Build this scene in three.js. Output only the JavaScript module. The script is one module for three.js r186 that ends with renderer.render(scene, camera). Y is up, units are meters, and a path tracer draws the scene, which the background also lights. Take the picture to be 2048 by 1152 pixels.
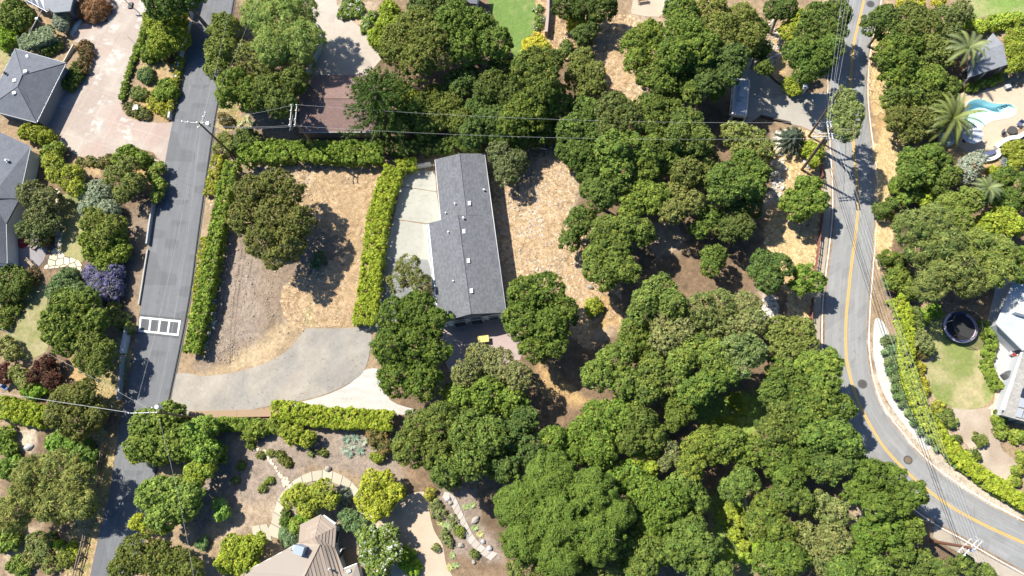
import * as THREE from 'three';
import { Sky } from 'three/addons/objects/Sky.js';
import { mergeGeometries } from 'three/addons/utils/BufferGeometryUtils.js';

// ---------------------------------------------------------------- camera, sky, sun, exposure
const scene = new THREE.Scene();
const FOCAL = 1365, CAM_H = 92, NADIR = [1150, 960];           // focal length in photo pixels, metres above ground, where "straight down" lands
const camera = new THREE.PerspectiveCamera(2 * Math.atan(576 / FOCAL) * 180 / Math.PI, 16 / 9, 1, 6000);
const down = new THREE.Vector3((NADIR[0] - 1024) / FOCAL, -(NADIR[1] - 576) / FOCAL, -1).normalize();
const AY = down.clone().negate();
const AX = new THREE.Vector3(1, 0, 0).addScaledVector(AY, -AY.x).normalize();
const AZ = new THREE.Vector3().crossVectors(AX, AY);
camera.position.set(0, CAM_H, 0);
camera.quaternion.setFromRotationMatrix(new THREE.Matrix4().makeBasis(
  new THREE.Vector3(AX.x, AY.x, AZ.x), new THREE.Vector3(AX.y, AY.y, AZ.y), new THREE.Vector3(AX.z, AY.z, AZ.z)));
camera.updateMatrixWorld();
scene.add(camera);

const ELEV = 53 * Math.PI / 180, SUN = new THREE.Vector3(-0.815 * Math.cos(ELEV), Math.sin(ELEV), -0.58 * Math.cos(ELEV)).normalize();
const sky = new Sky();
sky.name = 'sky'; sky.userData.kind = 'structure';
sky.scale.setScalar(5000);
sky.material.uniforms.sunPosition.value.copy(SUN);
sky.material.uniforms.turbidity.value = 3;
sky.material.uniforms.rayleigh.value = 1.2;
sky.material.uniforms.mieCoefficient.value = 0.004;
scene.add(sky);
scene.environmentIntensity = 0.1;
const sun = new THREE.DirectionalLight(new THREE.Color(1, 0.95, 0.84), 5);
sun.position.copy(SUN).multiplyScalar(300);
sun.target.position.set(-10, 0, -30); sun.position.add(sun.target.position);
sun.castShadow = true; sun.shadow.mapSize.set(4096, 4096);
Object.assign(sun.shadow.camera, { left: -110, right: 110, top: 90, bottom: -90, near: 50, far: 600 });
scene.add(sun, sun.target);
const renderer = new THREE.WebGLRenderer({ antialias: true });
renderer.setSize(1024, 576);
renderer.shadowMap.enabled = true;
renderer.toneMapping = THREE.LinearToneMapping;
renderer.toneMappingExposure = 1.58;

// ---------------------------------------------------------------- helpers
let seed = 12345;
const rnd = () => { seed = (seed + 0x6D2B79F5) | 0; let t = Math.imul(seed ^ (seed >>> 15), 1 | seed); t = (t + Math.imul(t ^ (t >>> 7), 61 | t)) ^ t; return ((t ^ (t >>> 14)) >>> 0) / 4294967296; };
const rr = (a, b) => a + (b - a) * rnd();
const V = (x, y, z) => new THREE.Vector3(x, y, z);
const hash = (x, y) => { let h = Math.imul(x | 0, 374761393) + Math.imul(y | 0, 668265263) | 0; h = Math.imul(h ^ (h >>> 13), 1274126177); return ((h ^ (h >>> 16)) >>> 0) / 4294967296; };
const noise = (x, y) => { const i = Math.floor(x), j = Math.floor(y), f = x - i, g = y - j, u = f * f * (3 - 2 * f), v = g * g * (3 - 2 * g);
  const a = hash(i, j), b = hash(i + 1, j), c = hash(i, j + 1), d = hash(i + 1, j + 1); return a + (b - a) * u + (c - a) * v + (a - b - c + d) * u * v; };
const fbm = (x, y, n = 3) => { let s = 0, a = 0.5, t = 0; for (let i = 0; i < n; i++) { s += a * noise(x, y); t += a; a *= 0.5; x = x * 2.03 + 17.1; y = y * 2.03 - 9.7; } return s / t; };
const clamp = (x, a = 0, b = 1) => Math.min(b, Math.max(a, x));
const sstep = (a, b, x) => { x = clamp((x - a) / (b - a)); return x * x * (3 - 2 * x); };
const mix3 = (a, b, t) => [a[0] + (b[0] - a[0]) * t, a[1] + (b[1] - a[1]) * t, a[2] + (b[2] - a[2]) * t];
const srgb = (v) => v <= 0.0031308 ? v * 12.92 : 1.055 * Math.pow(v, 1 / 2.4) - 0.055;

// a point of the place: where the sight line through a photo pixel meets the level y
function P(px, py, y = 0) {
  const c = V((px - 1024) / FOCAL, -(py - 576) / FOCAL, -1);
  const w = V(c.dot(AX), c.dot(AY), c.dot(AZ));
  return w.multiplyScalar((y - CAM_H) / w.y).add(V(0, CAM_H, 0)).setY(y);
}
const PX = (pts, y = 0) => pts.map(([a, b]) => P(a, b, y));
const mpp = (px, py, y = 0) => P(px + 1, py, y).distanceTo(P(px, py, y));

const taken = {};
const numbered = (n) => { const k = (taken[n] = (taken[n] ?? -1) + 1); return k ? n + '_' + String(k).padStart(3, '0') : n; };
function tag(o, label, category, group) { o.userData.label = label; o.userData.category = category; if (group) o.userData.group = group; return o; }
function thing(name, label, category, pos = V(0, 0, 0), turn = 0, group) {
  const o = new THREE.Group(); o.name = numbered(name); o.position.copy(pos); o.rotation.y = turn; scene.add(o);
  return tag(o, label, category, group);
}
function mesh(name, geo, mat, parent = scene) {
  const m = new THREE.Mesh(geo, mat); m.name = parent === scene ? numbered(name) : name; m.castShadow = m.receiveShadow = true; parent.add(m); return m;
}
function struct(name, geo, mat, label) { const m = mesh(name, geo, mat); m.userData.kind = 'structure'; if (label) { m.userData.label = label; } return m; }

const mats = {};
function M(key, r, g, b, rough = 0.8, extra = {}) { return mats[key] ??= new THREE.MeshStandardMaterial({ color: new THREE.Color().setRGB(r, g, b), roughness: rough, side: THREE.DoubleSide, ...extra }); }
function tex(w, h, fn, color = true) {
  const d = new Uint8Array(w * h * 4);
  for (let j = 0, k = 0; j < h; j++) for (let i = 0; i < w; i++, k += 4) {
    const c = fn((i + 0.5) / w, (j + 0.5) / h, i, j);
    if (color) { d[k] = clamp(srgb(c[0])) * 255; d[k + 1] = clamp(srgb(c[1])) * 255; d[k + 2] = clamp(srgb(c[2])) * 255; }
    else d[k] = d[k + 1] = d[k + 2] = clamp(c) * 255;
    d[k + 3] = 255;
  }
  const t = new THREE.DataTexture(d, w, h); t.magFilter = THREE.LinearFilter; t.minFilter = THREE.LinearMipmapLinearFilter; t.generateMipmaps = true;
  t.wrapS = t.wrapT = THREE.RepeatWrapping; if (color) t.colorSpace = THREE.SRGBColorSpace; t.needsUpdate = true; return t;
}
// tileable grain: value noise wrapped at n cells
const tnoise = (u, v, n, s = 0) => { const x = u * n, y = v * n, i = Math.floor(x), j = Math.floor(y), f = x - i, g = y - j, a = f * f * (3 - 2 * f), b = g * g * (3 - 2 * g), w = (p) => ((p % n) + n) % n + s * 131;
  const q = hash(w(i), w(j)), r = hash(w(i + 1), w(j)), t = hash(w(i), w(j + 1)), z = hash(w(i + 1), w(j + 1)); return q + (r - q) * a + (t - q) * b + (q - r - t + z) * a * b; };
const grain = tex(512, 512, (u, v) => 0.45 * tnoise(u, v, 128, 1) + 0.3 * tnoise(u, v, 40, 2) + 0.25 * hash(u * 4096, v * 4096), false);   // bump

// closed outline -> smoothed polygon in the xz plane
function smooth(pts, n = 6, closed = true) { return new THREE.CatmullRomCurve3(pts, closed, 'centripetal').getPoints(pts.length * n).slice(0, closed ? -1 : undefined); }
function inside(p, poly) { let c = false; for (let i = 0, j = poly.length - 1; i < poly.length; j = i++) { const a = poly[i], b = poly[j]; if ((a.z > p.z) !== (b.z > p.z) && p.x < (b.x - a.x) * (p.z - a.z) / (b.z - a.z) + a.x) c = !c; } return c; }
function edgeDist(p, poly) { let m = 1e9; for (let i = 0, j = poly.length - 1; i < poly.length; j = i++) { const a = poly[j], b = poly[i], dx = b.x - a.x, dz = b.z - a.z, t = clamp(((p.x - a.x) * dx + (p.z - a.z) * dz) / (dx * dx + dz * dz + 1e-9)); m = Math.min(m, Math.hypot(a.x + dx * t - p.x, a.z + dz * t - p.z)); } return m; }
const paved = [];                                                  // outlines the ground stays flat under
// a level sheet with its own texture, uv 0 to 1 over its box, painted by fn(x, z) in metres
function sheet(name, poly, y, fn, { ppm = 9, rough = 0.9, bump = 0.01, label, hole, keep = true, parent, thick = 0 } = {}) {
  if (keep) paved.push(poly);
  const xs = poly.map(p => p.x), zs = poly.map(p => p.z), x0 = Math.min(...xs), x1 = Math.max(...xs), z0 = Math.min(...zs), z1 = Math.max(...zs);
  const sh = new THREE.Shape(poly.map(p => new THREE.Vector2(p.x, -p.z)));
  if (hole) sh.holes.push(new THREE.Path(hole.map(p => new THREE.Vector2(p.x, -p.z))));
  const g = thick ? new THREE.ExtrudeGeometry(sh, { depth: thick, bevelEnabled: false }) : new THREE.ShapeGeometry(sh);
  g.rotateX(-Math.PI / 2); g.translate(0, y - thick, 0);
  const pos = g.attributes.position, uv = g.attributes.uv, uv2 = new Float32Array(pos.count * 2);
  for (let i = 0; i < pos.count; i++) { uv.setXY(i, (pos.getX(i) - x0) / (x1 - x0), (pos.getZ(i) - z0) / (z1 - z0)); uv2[2 * i] = pos.getX(i) / 4; uv2[2 * i + 1] = pos.getZ(i) / 4; }
  g.setAttribute('uv1', new THREE.BufferAttribute(uv2, 2));
  const w = Math.ceil(clamp((x1 - x0) * ppm, 32, 1024)), h = Math.ceil(clamp((z1 - z0) * ppm, 32, 1024));
  const map = tex(w, h, (u, v) => fn(x0 + u * (x1 - x0), z0 + v * (z1 - z0))); map.wrapS = map.wrapT = THREE.ClampToEdgeWrapping;
  const gr = grain.clone(); gr.channel = 1;
  const mat = new THREE.MeshStandardMaterial({ map, roughness: rough, bumpMap: gr, bumpScale: bump, side: THREE.DoubleSide });
  if (parent) return mesh(name, g, mat, parent);
  return struct(name, g, mat, label);
}
// a strip between two sampled edges (same count), uv: u 0..1 across, v metres / 10 along
function strip(L, R, y) {
  const n = L.length, pos = [], uv = [], idx = []; let s = 0;
  for (let i = 0; i < n; i++) {
    if (i) s += L[i].clone().add(R[i]).distanceTo(L[i - 1].clone().add(R[i - 1])) / 2;
    pos.push(L[i].x, y, L[i].z, R[i].x, y, R[i].z); uv.push(0, s / 20, 1, s / 20);
    if (i) { const a = 2 * i - 2; idx.push(a, a + 1, a + 2, a + 1, a + 3, a + 2); }
  }
  const g = new THREE.BufferGeometry(); g.setAttribute('position', new THREE.Float32BufferAttribute(pos, 3)); g.setAttribute('uv', new THREE.Float32BufferAttribute(uv, 2)); g.setIndex(idx); g.computeVertexNormals(); return g;
}
const curve = (pts, n) => new THREE.CatmullRomCurve3(pts, false, 'centripetal').getSpacedPoints(n);
function offsetLine(pts, d) { return pts.map((p, i) => { const a = pts[Math.max(0, i - 1)], b = pts[Math.min(pts.length - 1, i + 1)], t = b.clone().sub(a).setY(0).normalize(); return V(p.x - t.z * d, p.y, p.z + t.x * d); }); }
// solid ribbon (wall, kerb) along pts from y0 to y1
function ribbon(pts, w, y0, y1) {
  const L = offsetLine(pts, -w / 2), R = offsetLine(pts, w / 2), sh = new THREE.Shape([...L, ...R.reverse()].map(p => new THREE.Vector2(p.x, -p.z)));
  const g = new THREE.ExtrudeGeometry(sh, { depth: y1 - y0, bevelEnabled: false }); g.rotateX(-Math.PI / 2); g.translate(0, y0, 0);
  const p = g.attributes.position, uv = g.attributes.uv; for (let i = 0; i < p.count; i++) uv.setXY(i, (p.getX(i) + p.getZ(i) * 0.6) / 3, (p.getY(i) + p.getZ(i) * 0.4) / 3);
  return g;
}
function box(w, h, d, x = 0, y = 0, z = 0, ry = 0) { const g = new THREE.BoxGeometry(w, h, d); if (ry) g.rotateY(ry); g.translate(x, y, z); return g; }
function cyl(r0, r1, h, x = 0, y = 0, z = 0, n = 12) { const g = new THREE.CylinderGeometry(r1, r0, h, n); g.translate(x, y, z); return g; }
function bar(a, b, r0, r1 = r0, n = 7) {                            // tapered rod from a to b
  const d = b.clone().sub(a), g = new THREE.CylinderGeometry(r1, r0, d.length(), n);
  g.applyQuaternion(new THREE.Quaternion().setFromUnitVectors(V(0, 1, 0), d.clone().normalize())); g.translate((a.x + b.x) / 2, (a.y + b.y) / 2, (a.z + b.z) / 2); return g;
}
const join = (gs) => mergeGeometries(gs.map(g => { const q = g.index ? g.toNonIndexed() : g; for (const k of Object.keys(q.attributes)) if (!['position', 'normal', 'uv'].includes(k)) q.deleteAttribute(k); return q; }));
// ---------------------------------------------------------------- roads
const asphalt = (base, patch) => tex(512, 2048, (u, v) => {
  const s = fbm(u * 26, v * 3, 2), w = sstep(0.62, 0.8, fbm(u * 40 + 3, v * 5 + 8, 2)), c = fbm(u * 9, v * 60, 3), f = hash(u * 512, v * 2048), wheel = Math.exp(-(((u - 0.25) / 0.09) ** 2)) + Math.exp(-(((u - 0.75) / 0.09) ** 2));
  const crack = Math.abs(noise(u * 4 + 0.9 * noise(v * 40, 3), v * 9) - 0.5) < 0.006 ? 0.7 : 1;
  const k = (0.86 + 0.22 * s + 0.14 * (c - 0.5) + 0.13 * (f - 0.5) + 0.10 * w + 0.06 * wheel) * crack * (1 - patch * sstep(0.6, 0.7, noise(u * 2.1 + 5, v * 11)));
  return [base[0] * k, base[1] * k, base[2] * k];
});
const asphaltMat = (base, patch, rough = 0.88) => new THREE.MeshStandardMaterial({ map: asphalt(base, patch), roughness: rough, side: THREE.DoubleSide, bumpMap: grain, bumpScale: 0.004 });
const N = 120;
const lrL = curve(PX([[402, -40], [395, 0], [377, 100], [360, 180], [345, 245], [329, 330], [312, 420], [297, 505], [283, 600], [268, 700], [250, 800], [234, 890], [216, 1000], [198, 1070], [180, 1152], [170, 1190]]), N);
const lrR = curve(PX([[478, -40], [468, 0], [453, 100], [439, 190], [428, 250], [419, 310], [406, 400], [395, 480], [383, 570], [371, 640], [358, 705], [341, 785], [325, 870], [309, 960], [290, 1050], [265, 1152], [256, 1190]]), N);
const narrow = struct('road', strip(lrL, lrR, 0.02), asphaltMat([0.16, 0.163, 0.172], 0.15), 'narrow grey residential road with the ladder speed marking');
paved.push([...lrL, ...lrR.slice().reverse()]);
const rrC = curve(PX([[1736, -40], [1728, 0], [1716, 50], [1708, 85], [1702, 150], [1702, 220], [1708, 303], [1715, 375], [1715, 428], [1710, 478], [1702, 538], [1697, 585], [1692, 640], [1693, 716], [1701, 756], [1716, 801], [1731, 833], [1748, 864], [1773, 901], [1811, 941], [1848, 974], [1898, 1011], [1961, 1046], [2048, 1086], [2120, 1116]]), 200);
const rrL = curve(PX([[1690, -40], [1682, 0], [1669, 50], [1662, 85], [1656, 150], [1656, 230], [1661, 303], [1665, 375], [1665, 428], [1659, 490], [1652, 545], [1646, 600], [1644, 650], [1645, 710], [1653, 765], [1668, 815], [1684, 850], [1704, 885], [1733, 925], [1777, 970], [1822, 1014], [1871, 1049], [1926, 1079], [1986, 1114], [2048, 1148], [2110, 1180]]), 200);
const rrR = curve(PX([[1771, -40], [1763, 0], [1748, 65], [1739, 120], [1736, 190], [1741, 250], [1748, 300], [1754, 345], [1755, 388], [1752, 463], [1746, 538], [1742, 590], [1739, 640], [1738, 690], [1742, 730], [1750, 768], [1764, 806], [1786, 841], [1806, 866], [1836, 901], [1873, 936], [1923, 971], [1986, 1009], [2048, 1041], [2120, 1078]]), 200);
const wide = struct('road', strip(offsetLine(rrL, -0.35), offsetLine(rrR, 0.3), 0.02), asphaltMat([0.265, 0.263, 0.258], 0.1), 'curving two lane road with a double yellow line');
paved.push([...offsetLine(rrL, -0.5), ...offsetLine(rrR, 0.45).reverse()]);
const paint = (c, wear) => new THREE.MeshStandardMaterial({ side: THREE.DoubleSide, roughness: 0.7, map: tex(64, 1024, (u, v) => { const k = 1 - wear * sstep(0.55, 0.75, fbm(u * 8, v * 90, 3)), n = 0.92 + 0.12 * hash(u * 64, v * 1024); return [c[0] * k * n, c[1] * k * n, c[2] * k * n]; }) });
const whitePaint = paint([0.72, 0.72, 0.7], 0.25), yellowPaint = paint([0.62, 0.39, 0.09], 0.15);
for (const d of [-0.1, 0.1]) mesh('centre_line', strip(offsetLine(rrC, d - 0.07), offsetLine(rrC, d + 0.07), 0.026), yellowPaint, wide);
mesh('edge_line', strip(offsetLine(rrL, -0.07), offsetLine(rrL, 0.07), 0.026), whitePaint, wide);
mesh('edge_line', strip(offsetLine(rrR, -0.07), offsetLine(rrR, 0.07), 0.026), whitePaint, wide);
{ // ladder marking over the speed hump
  const A = P(280, 633), B = P(362, 641), C = P(357, 672), D = P(276.5, 663.5), q = (u, v) => A.clone().lerp(B, u).lerp(D.clone().lerp(C, u), v);
  const quad = (u0, v0, u1, v1, y) => { const l = [q(u0, v0), q(u0, v1)], r = [q(u1, v0), q(u1, v1)]; return strip(l, r, y); };
  const fresh = new THREE.MeshStandardMaterial({ map: asphalt([0.105, 0.108, 0.115], 0), roughness: 0.9, side: THREE.DoubleSide });
  const hump = mesh('speed_hump', quad(-0.02, -0.15, 1.02, 1.15, 0.025), fresh, narrow);
  for (const v of [[0, 0.13], [0.87, 1]]) mesh('painted_bar', quad(0, v[0], 1, v[1], 0.03), whitePaint, hump);
  for (const u of [0, 0.245, 0.475, 0.705, 0.955]) mesh('painted_bar', quad(u, 0.13, u + 0.045, 0.87, 0.0305), whitePaint, hump);
}
{ // dark sealed strip along the right edge of the narrow road
  mesh('sealed_edge', strip(offsetLine(lrR, -0.32), offsetLine(lrR, 0.0), 0.026), new THREE.MeshStandardMaterial({ map: asphalt([0.12, 0.125, 0.13], 0.2), roughness: 0.92, side: THREE.DoubleSide }), narrow);
  // a low tarred kerb ends the carriageway on that side
  mesh('kerb', ribbon(lrR.map(p => p.clone()), 0.16, 0.0, 0.13), M('tarkerb', 0.06, 0.055, 0.05, 0.95), narrow);
}
for (const [x, y, lab] of [[1741, 8, 'iron manhole cover near the top end of the wide road'], [1725, 768, 'dark manhole cover in the outer lane where the road starts to bend'], [1816, 920, 'rust centred manhole cover on the curve of the wide road']]) {
  const g = thing('manhole_cover', lab, 'manhole', P(x, y, 0.026));
  const r = y > 900 ? 0.55 : 0.6;
  mesh('collar', cyl(r, r, 0.006, 0, 0.003, 0, 24), M('collar', 0.09, 0.088, 0.085, 0.95), g);
  mesh('lid', cyl(0.34, 0.34, 0.008, 0, 0.008, 0, 24), y > 900 ? M('ironlid', 0.2, 0.13, 0.07, 0.8) : M('darklid', 0.06, 0.058, 0.056, 0.7), g);
  for (let k = -2; k <= 2; k++) mesh('rib', box(0.5 - Math.abs(k) * 0.08, 0.006, 0.03, 0, 0.014, k * 0.11), M('ironrib', 0.11, 0.09, 0.07, 0.7), g);
}

// ---------------------------------------------------------------- paved surfaces
const concrete = (c, o = {}) => (x, z) => { const k = 0.9 + 0.22 * (fbm(x * 0.25 + (o.s || 0), z * 0.25, 3) - 0.5) * 2 * (o.a ?? 0.6) + 0.1 * (fbm(x * 2.2, z * 2.2, 2) - 0.5) + 0.07 * (hash(x * 9, z * 9) - 0.5) - 0.22 * (o.a ?? 0.6) * sstep(0.66, 0.8, fbm(x * 0.55 + 31, z * 0.55 + (o.s || 0), 3)), q = Math.abs(noise(x * 0.5 + 0.8 * noise(x * 2, z * 2), z * 0.5) - 0.5) < 0.004 ? 0.78 : 1; return [c[0] * k * q, c[1] * k * q, c[2] * k * q]; };
const driveFn = (x, z) => {                                        // pink-grey drive with worn white patches
  const b = mix3([0.4, 0.325, 0.275], [0.46, 0.395, 0.335], sstep(0.35, 0.65, fbm(x * 0.3, z * 0.3, 3)));
  const u = x * 0.94 + z * 0.34, w = -x * 0.34 + z * 0.94;           // along the pour
  const patch = sstep(0.56, 0.66, fbm(Math.floor(u / 2.6) * 3.1 + u * 0.3, Math.floor(w / 2.1) * 0.3 + w * 0.25, 2) - 0.04) * sstep(0.42, 0.62, fbm(u * 1.2, w * 2.2, 4));
  const j = Math.min(Math.abs(((u % 3.4) + 3.4) % 3.4 - 1.7), Math.abs(((w % 4.2) + 4.2) % 4.2 - 2.1)) < 0.07 ? 1.13 : 1;
  const rust = sstep(0.6, 0.75, fbm(x * 0.16 + 9, z * 0.16 - 4, 2));
  const k = (0.93 + 0.14 * (fbm(x * 3, z * 3, 2) - 0.5) + 0.08 * (hash(x * 9, z * 9) - 0.5)) * j;
  const c = mix3(mix3(b, [0.42, 0.29, 0.24], rust * 0.5), [0.62, 0.58, 0.53], patch * 0.6); return [c[0] * k, c[1] * k, c[2] * k];
};
sheet('driveway', PX([[200, -30], [300, -30], [297, 0], [288, 45], [268, 105], [244, 190], [240, 205], [246, 222], [262, 238], [310, 246], [346, 245], [329, 330], [306, 305], [262, 293], [240, 306], [200, 321], [155, 312], [118, 284], [90, 247], [132, 170], [165, 160], [180, 125], [182, 95], [150, 84], [140, 60], [166, 48], [215, 42]]), 0.012, driveFn, { label: 'wide pinkish concrete drive of the hip roofed house' });
// main house: pale slabs cut by joints, then the old asphalt apron and gravel
{
  const g = new THREE.Group(); g.name = numbered('driveway'); g.userData.kind = 'structure'; g.userData.label = 'pale concrete drive in slabs beside the long grey house'; scene.add(g);
  const fn = concrete([0.44, 0.425, 0.365], { a: 0.9 });
  const edge = (pts) => PX(pts);
  for (const [k, pts] of [[[812, 345], [845, 340], [870, 345], [873, 383], [800, 372]], [[799.6, 373.5], [873, 384.5], [882, 440], [856, 447], [788, 438]], [[787.6, 439.5], [853, 449], [868, 520], [760, 516]]].entries())
    sheet('slab', edge(pts), 0.03 + k * 0.0005, fn, { parent: g, bump: 0.004, thick: 0.03 });
  sheet('slab', edge([[845, 449], [853, 449], [862, 500], [880, 560], [868, 560], [850, 500]]), 0.036, concrete([0.48, 0.465, 0.4]), { parent: g, thick: 0.03 });
}
sheet('driveway', PX([[760, 515], [868, 520], [870, 560], [800, 600], [790, 660], [735, 660], [745, 610]]), 0.016, concrete([0.27, 0.27, 0.265], { a: 0.9 }), { label: 'weathered asphalt strip between hedge and big oak' });
const apronFn = (x, z) => { const s = fbm((x + z) * 0.5, (x - z) * 0.18, 3), k = 0.9 + 0.3 * (s - 0.5) + 0.16 * (fbm(x * 3, z * 3, 2) - 0.5) + 0.12 * (hash(x * 8, z * 8) - 0.5); const o = Math.abs(noise(x * 1.1, z * 2.3) - 0.5) < 0.01 && noise(x * 0.4, z * 0.4) > 0.6 ? 0.6 : 1; const c = mix3([0.31, 0.285, 0.25], [0.39, 0.345, 0.285], sstep(0.3, 0.7, fbm(x * 0.3, z * 0.3, 3))); return [c[0] * k * o, c[1] * k * o, c[2] * k * o]; };
sheet('driveway', smooth(PX([[352, 748], [338, 790], [334, 824], [400, 829], [470, 825], [540, 812], [610, 800], [660, 785], [700, 765], [726, 745], [740, 700], [740, 655], [690, 657], [640, 657], [612, 658], [598, 675], [575, 700], [540, 722], [480, 742], [410, 752]]), 4), 0.02, apronFn, { label: 'curved worn asphalt apron joining the narrow road' });
sheet('gravel_drive', smooth(PX([[538, 814], [610, 802], [660, 787], [700, 767], [730, 740], [760, 740], [780, 800], [835, 822], [800, 830], [720, 824], [640, 813], [560, 812]]), 4), 0.016, (x, z) => { const k = 0.8 + 0.3 * fbm(x * 0.6, z * 2.4, 3) + 0.22 * (hash(x * 9, z * 9) - 0.5); return [0.54 * k, 0.5 * k, 0.45 * k]; }, { bump: 0.05, label: 'pale gravel spread below the asphalt apron' });
sheet('patio', PX([[880, 640], [1010, 625], [1050, 690], [1040, 720], [960, 740], [900, 745], [880, 700]]), 0.016, concrete([0.43, 0.335, 0.31], { a: 0.4 }), { label: 'pink concrete patio at the south end of the grey house' });
sheet('driveway', PX([[600, -20], [672, -20], [674, 10], [690, 30], [735, 66], [738, 84], [775, 92], [770, 110], [700, 190], [605, 175], [615, 130], [640, 100], [643, 75], [628, 47], [615, 20]]), 0.012, concrete([0.5, 0.43, 0.36], { a: 0.5 }), { label: 'beige concrete drive above the brown roofed garage' });
sheet('driveway', PX([[1478, 130], [1500, 100], [1530, 135], [1550, 158], [1575, 176], [1620, 186], [1652, 186], [1654, 250], [1640, 268], [1600, 252], [1560, 244], [1520, 232], [1500, 245], [1465, 245], [1460, 200]]), 0.012, concrete([0.40, 0.365, 0.315], { a: 0.7 }), { label: 'dusty paved pull in beside the wide road' });
sheet('patio', PX([[1268, -15], [1368, -15], [1362, 12], [1330, 24], [1318, 34], [1290, 33], [1262, 27]]), 0.02, concrete([0.52, 0.43, 0.32], { a: 0.5 }), { label: 'tan terrace at the top edge of the hillside' });
sheet('patio', smooth(PX([[795, 1000], [830, 985], [850, 985], [858, 1020], [868, 1060], [885, 1090], [893, 1130], [910, 1170], [790, 1170], [780, 1120], [770, 1080], [745, 1060], [760, 1030]]), 4), 0.014, (x, z) => { const k = 0.9 + 0.2 * (fbm(x * 0.8, z * 0.8, 3) - 0.5) + 0.1 * (hash(x * 9, z * 9) - 0.5); return [0.55 * k, 0.43 * k, 0.32 * k]; }, { bump: 0.02, label: 'beige decomposed granite court beside the tile roofed house' });
sheet('patio', smooth(PX([[2000, 560], [1985, 600], [1975, 640], [1968, 660], [1985, 680], [1992, 700], [1980, 715], [1982, 730], [1995, 760], [2002, 790], [2012, 795], [2060, 700], [2060, 560]]), 4), 0.02, concrete([0.5, 0.475, 0.455], { a: 0.5 }), { label: 'bright white concrete patio between yard and pale roof' });
sheet('court', smooth(PX([[1905, 812], [1950, 818], [1985, 808], [1992, 780], [2012, 778], [2012, 840], [2000, 880], [2005, 900], [2040, 930], [2020, 970], [1975, 960], [1945, 910], [1920, 860]]), 4), 0.012, (x, z) => { const k = 0.88 + 0.25 * (fbm(x * 0.7, z * 0.7, 3) - 0.5) + 0.14 * (hash(x * 9, z * 9) - 0.5); const c = mix3([0.52, 0.43, 0.33], [0.42, 0.33, 0.25], sstep(0.5, 0.7, fbm(x * 0.3 + 4, z * 0.3, 2))); return [c[0] * k, c[1] * k, c[2] * k]; }, { bump: 0.03, label: 'tan earth court below the trampoline lawn' });
sheet('patio', PX([[0, 535], [0, 448], [20, 455], [45, 440], [80, 480], [95, 500], [88, 520], [78, 533], [50, 538], [20, 540]]), 0.014, concrete([0.30, 0.28, 0.29], { a: 1.1, s: 4 }), { label: 'stained grey patio beside the second grey roof' });
sheet('concrete_bank', smooth(PX([[1752, 636], [1747, 660], [1746, 700], [1752, 740], [1766, 785], [1790, 825], [1822, 866], [1850, 900], [1862, 895], [1838, 850], [1812, 800], [1795, 750], [1785, 700], [1775, 660], [1762, 640]]), 4), 0.05, concrete([0.6, 0.58, 0.54], { a: 0.5 }), { label: 'whitewashed concrete bank on the outer side of the bend' });
sheet('road_shoulder', [...curve(PX([[1660, 300], [1662, 375], [1661, 428], [1655, 490], [1648, 545], [1642, 600], [1640, 650], [1641, 700]]), 40), ...curve(PX([[1624, 700], [1626, 650], [1628, 600], [1632, 545], [1638, 490], [1645, 428], [1648, 375], [1650, 300]]), 40)], 0.008, concrete([0.42, 0.36, 0.28], { a: 0.7 }), { label: 'dusty tan shoulder along the rail fence' });
sheet('road_shoulder', [...curve(PX([[1868, 1051], [1924, 1083], [1984, 1118], [2060, 1158]]), 20), ...curve(PX([[2040, 1175], [1970, 1135], [1900, 1095], [1866, 1075]]), 20)], 0.008, concrete([0.44, 0.38, 0.3], { a: 0.7 }), { label: 'sandy shoulder at the foot of the leaning utility pole' });
// lawns
const turf = (g, d, amt = 0.55, s = 0) => (x, z) => { const t = sstep(amt - 0.22, amt + 0.22, fbm(x * 0.28 + s, z * 0.28 - s, 3) * 0.7 + 0.3 * fbm(x * 1.3, z * 1.3, 2)), k = 0.8 + 0.3 * fbm(x * 3.5, z * 3.5, 2) + 0.22 * (hash(x * 10, z * 10) - 0.5); const c = mix3(g, d, t); return [c[0] * k, c[1] * k, c[2] * k]; };
sheet('lawn', smooth(PX([[975, -20], [985, 25], [1000, 60], [1020, 95], [1035, 125], [1050, 115], [1048, 85], [1070, 60], [1072, 25], [1060, -20]]), 4), 0.012, turf([0.15, 0.24, 0.05], [0.33, 0.33, 0.13], 0.6), { bump: 0.05, keep: true, label: 'green lawn behind the white flower border' });
sheet('lawn', PX([[1938, -20], [2075, -20], [2075, 30], [1990, 30], [1950, 38], [1938, 25]]), 0.012, turf([0.2, 0.3, 0.06], [0.36, 0.36, 0.15], 0.55, 7), { bump: 0.05, label: 'mown lawn in the upper corner beyond the pool house' });
sheet('lawn', smooth(PX([[1893, 628], [1865, 645], [1856, 680], [1860, 700], [1868, 720], [1850, 728], [1858, 760], [1870, 795], [1905, 815], [1950, 818], [1978, 805], [1990, 780], [1986, 745], [1973, 725], [1985, 700], [1965, 665], [1940, 635], [1920, 625]]), 4), 0.014, turf([0.22, 0.26, 0.07], [0.45, 0.38, 0.2], 0.5, 3), { bump: 0.05, label: 'patchy dry lawn around the trampoline' });
sheet('lawn', smooth(PX([[120, 395], [112, 440], [118, 500], [165, 525], [175, 470], [170, 400], [150, 385]]), 4), 0.014, turf([0.2, 0.22, 0.07], [0.36, 0.32, 0.14], 0.5, 13), { bump: 0.05, label: 'small lawn between flagstone path and sage shrub' });
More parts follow.
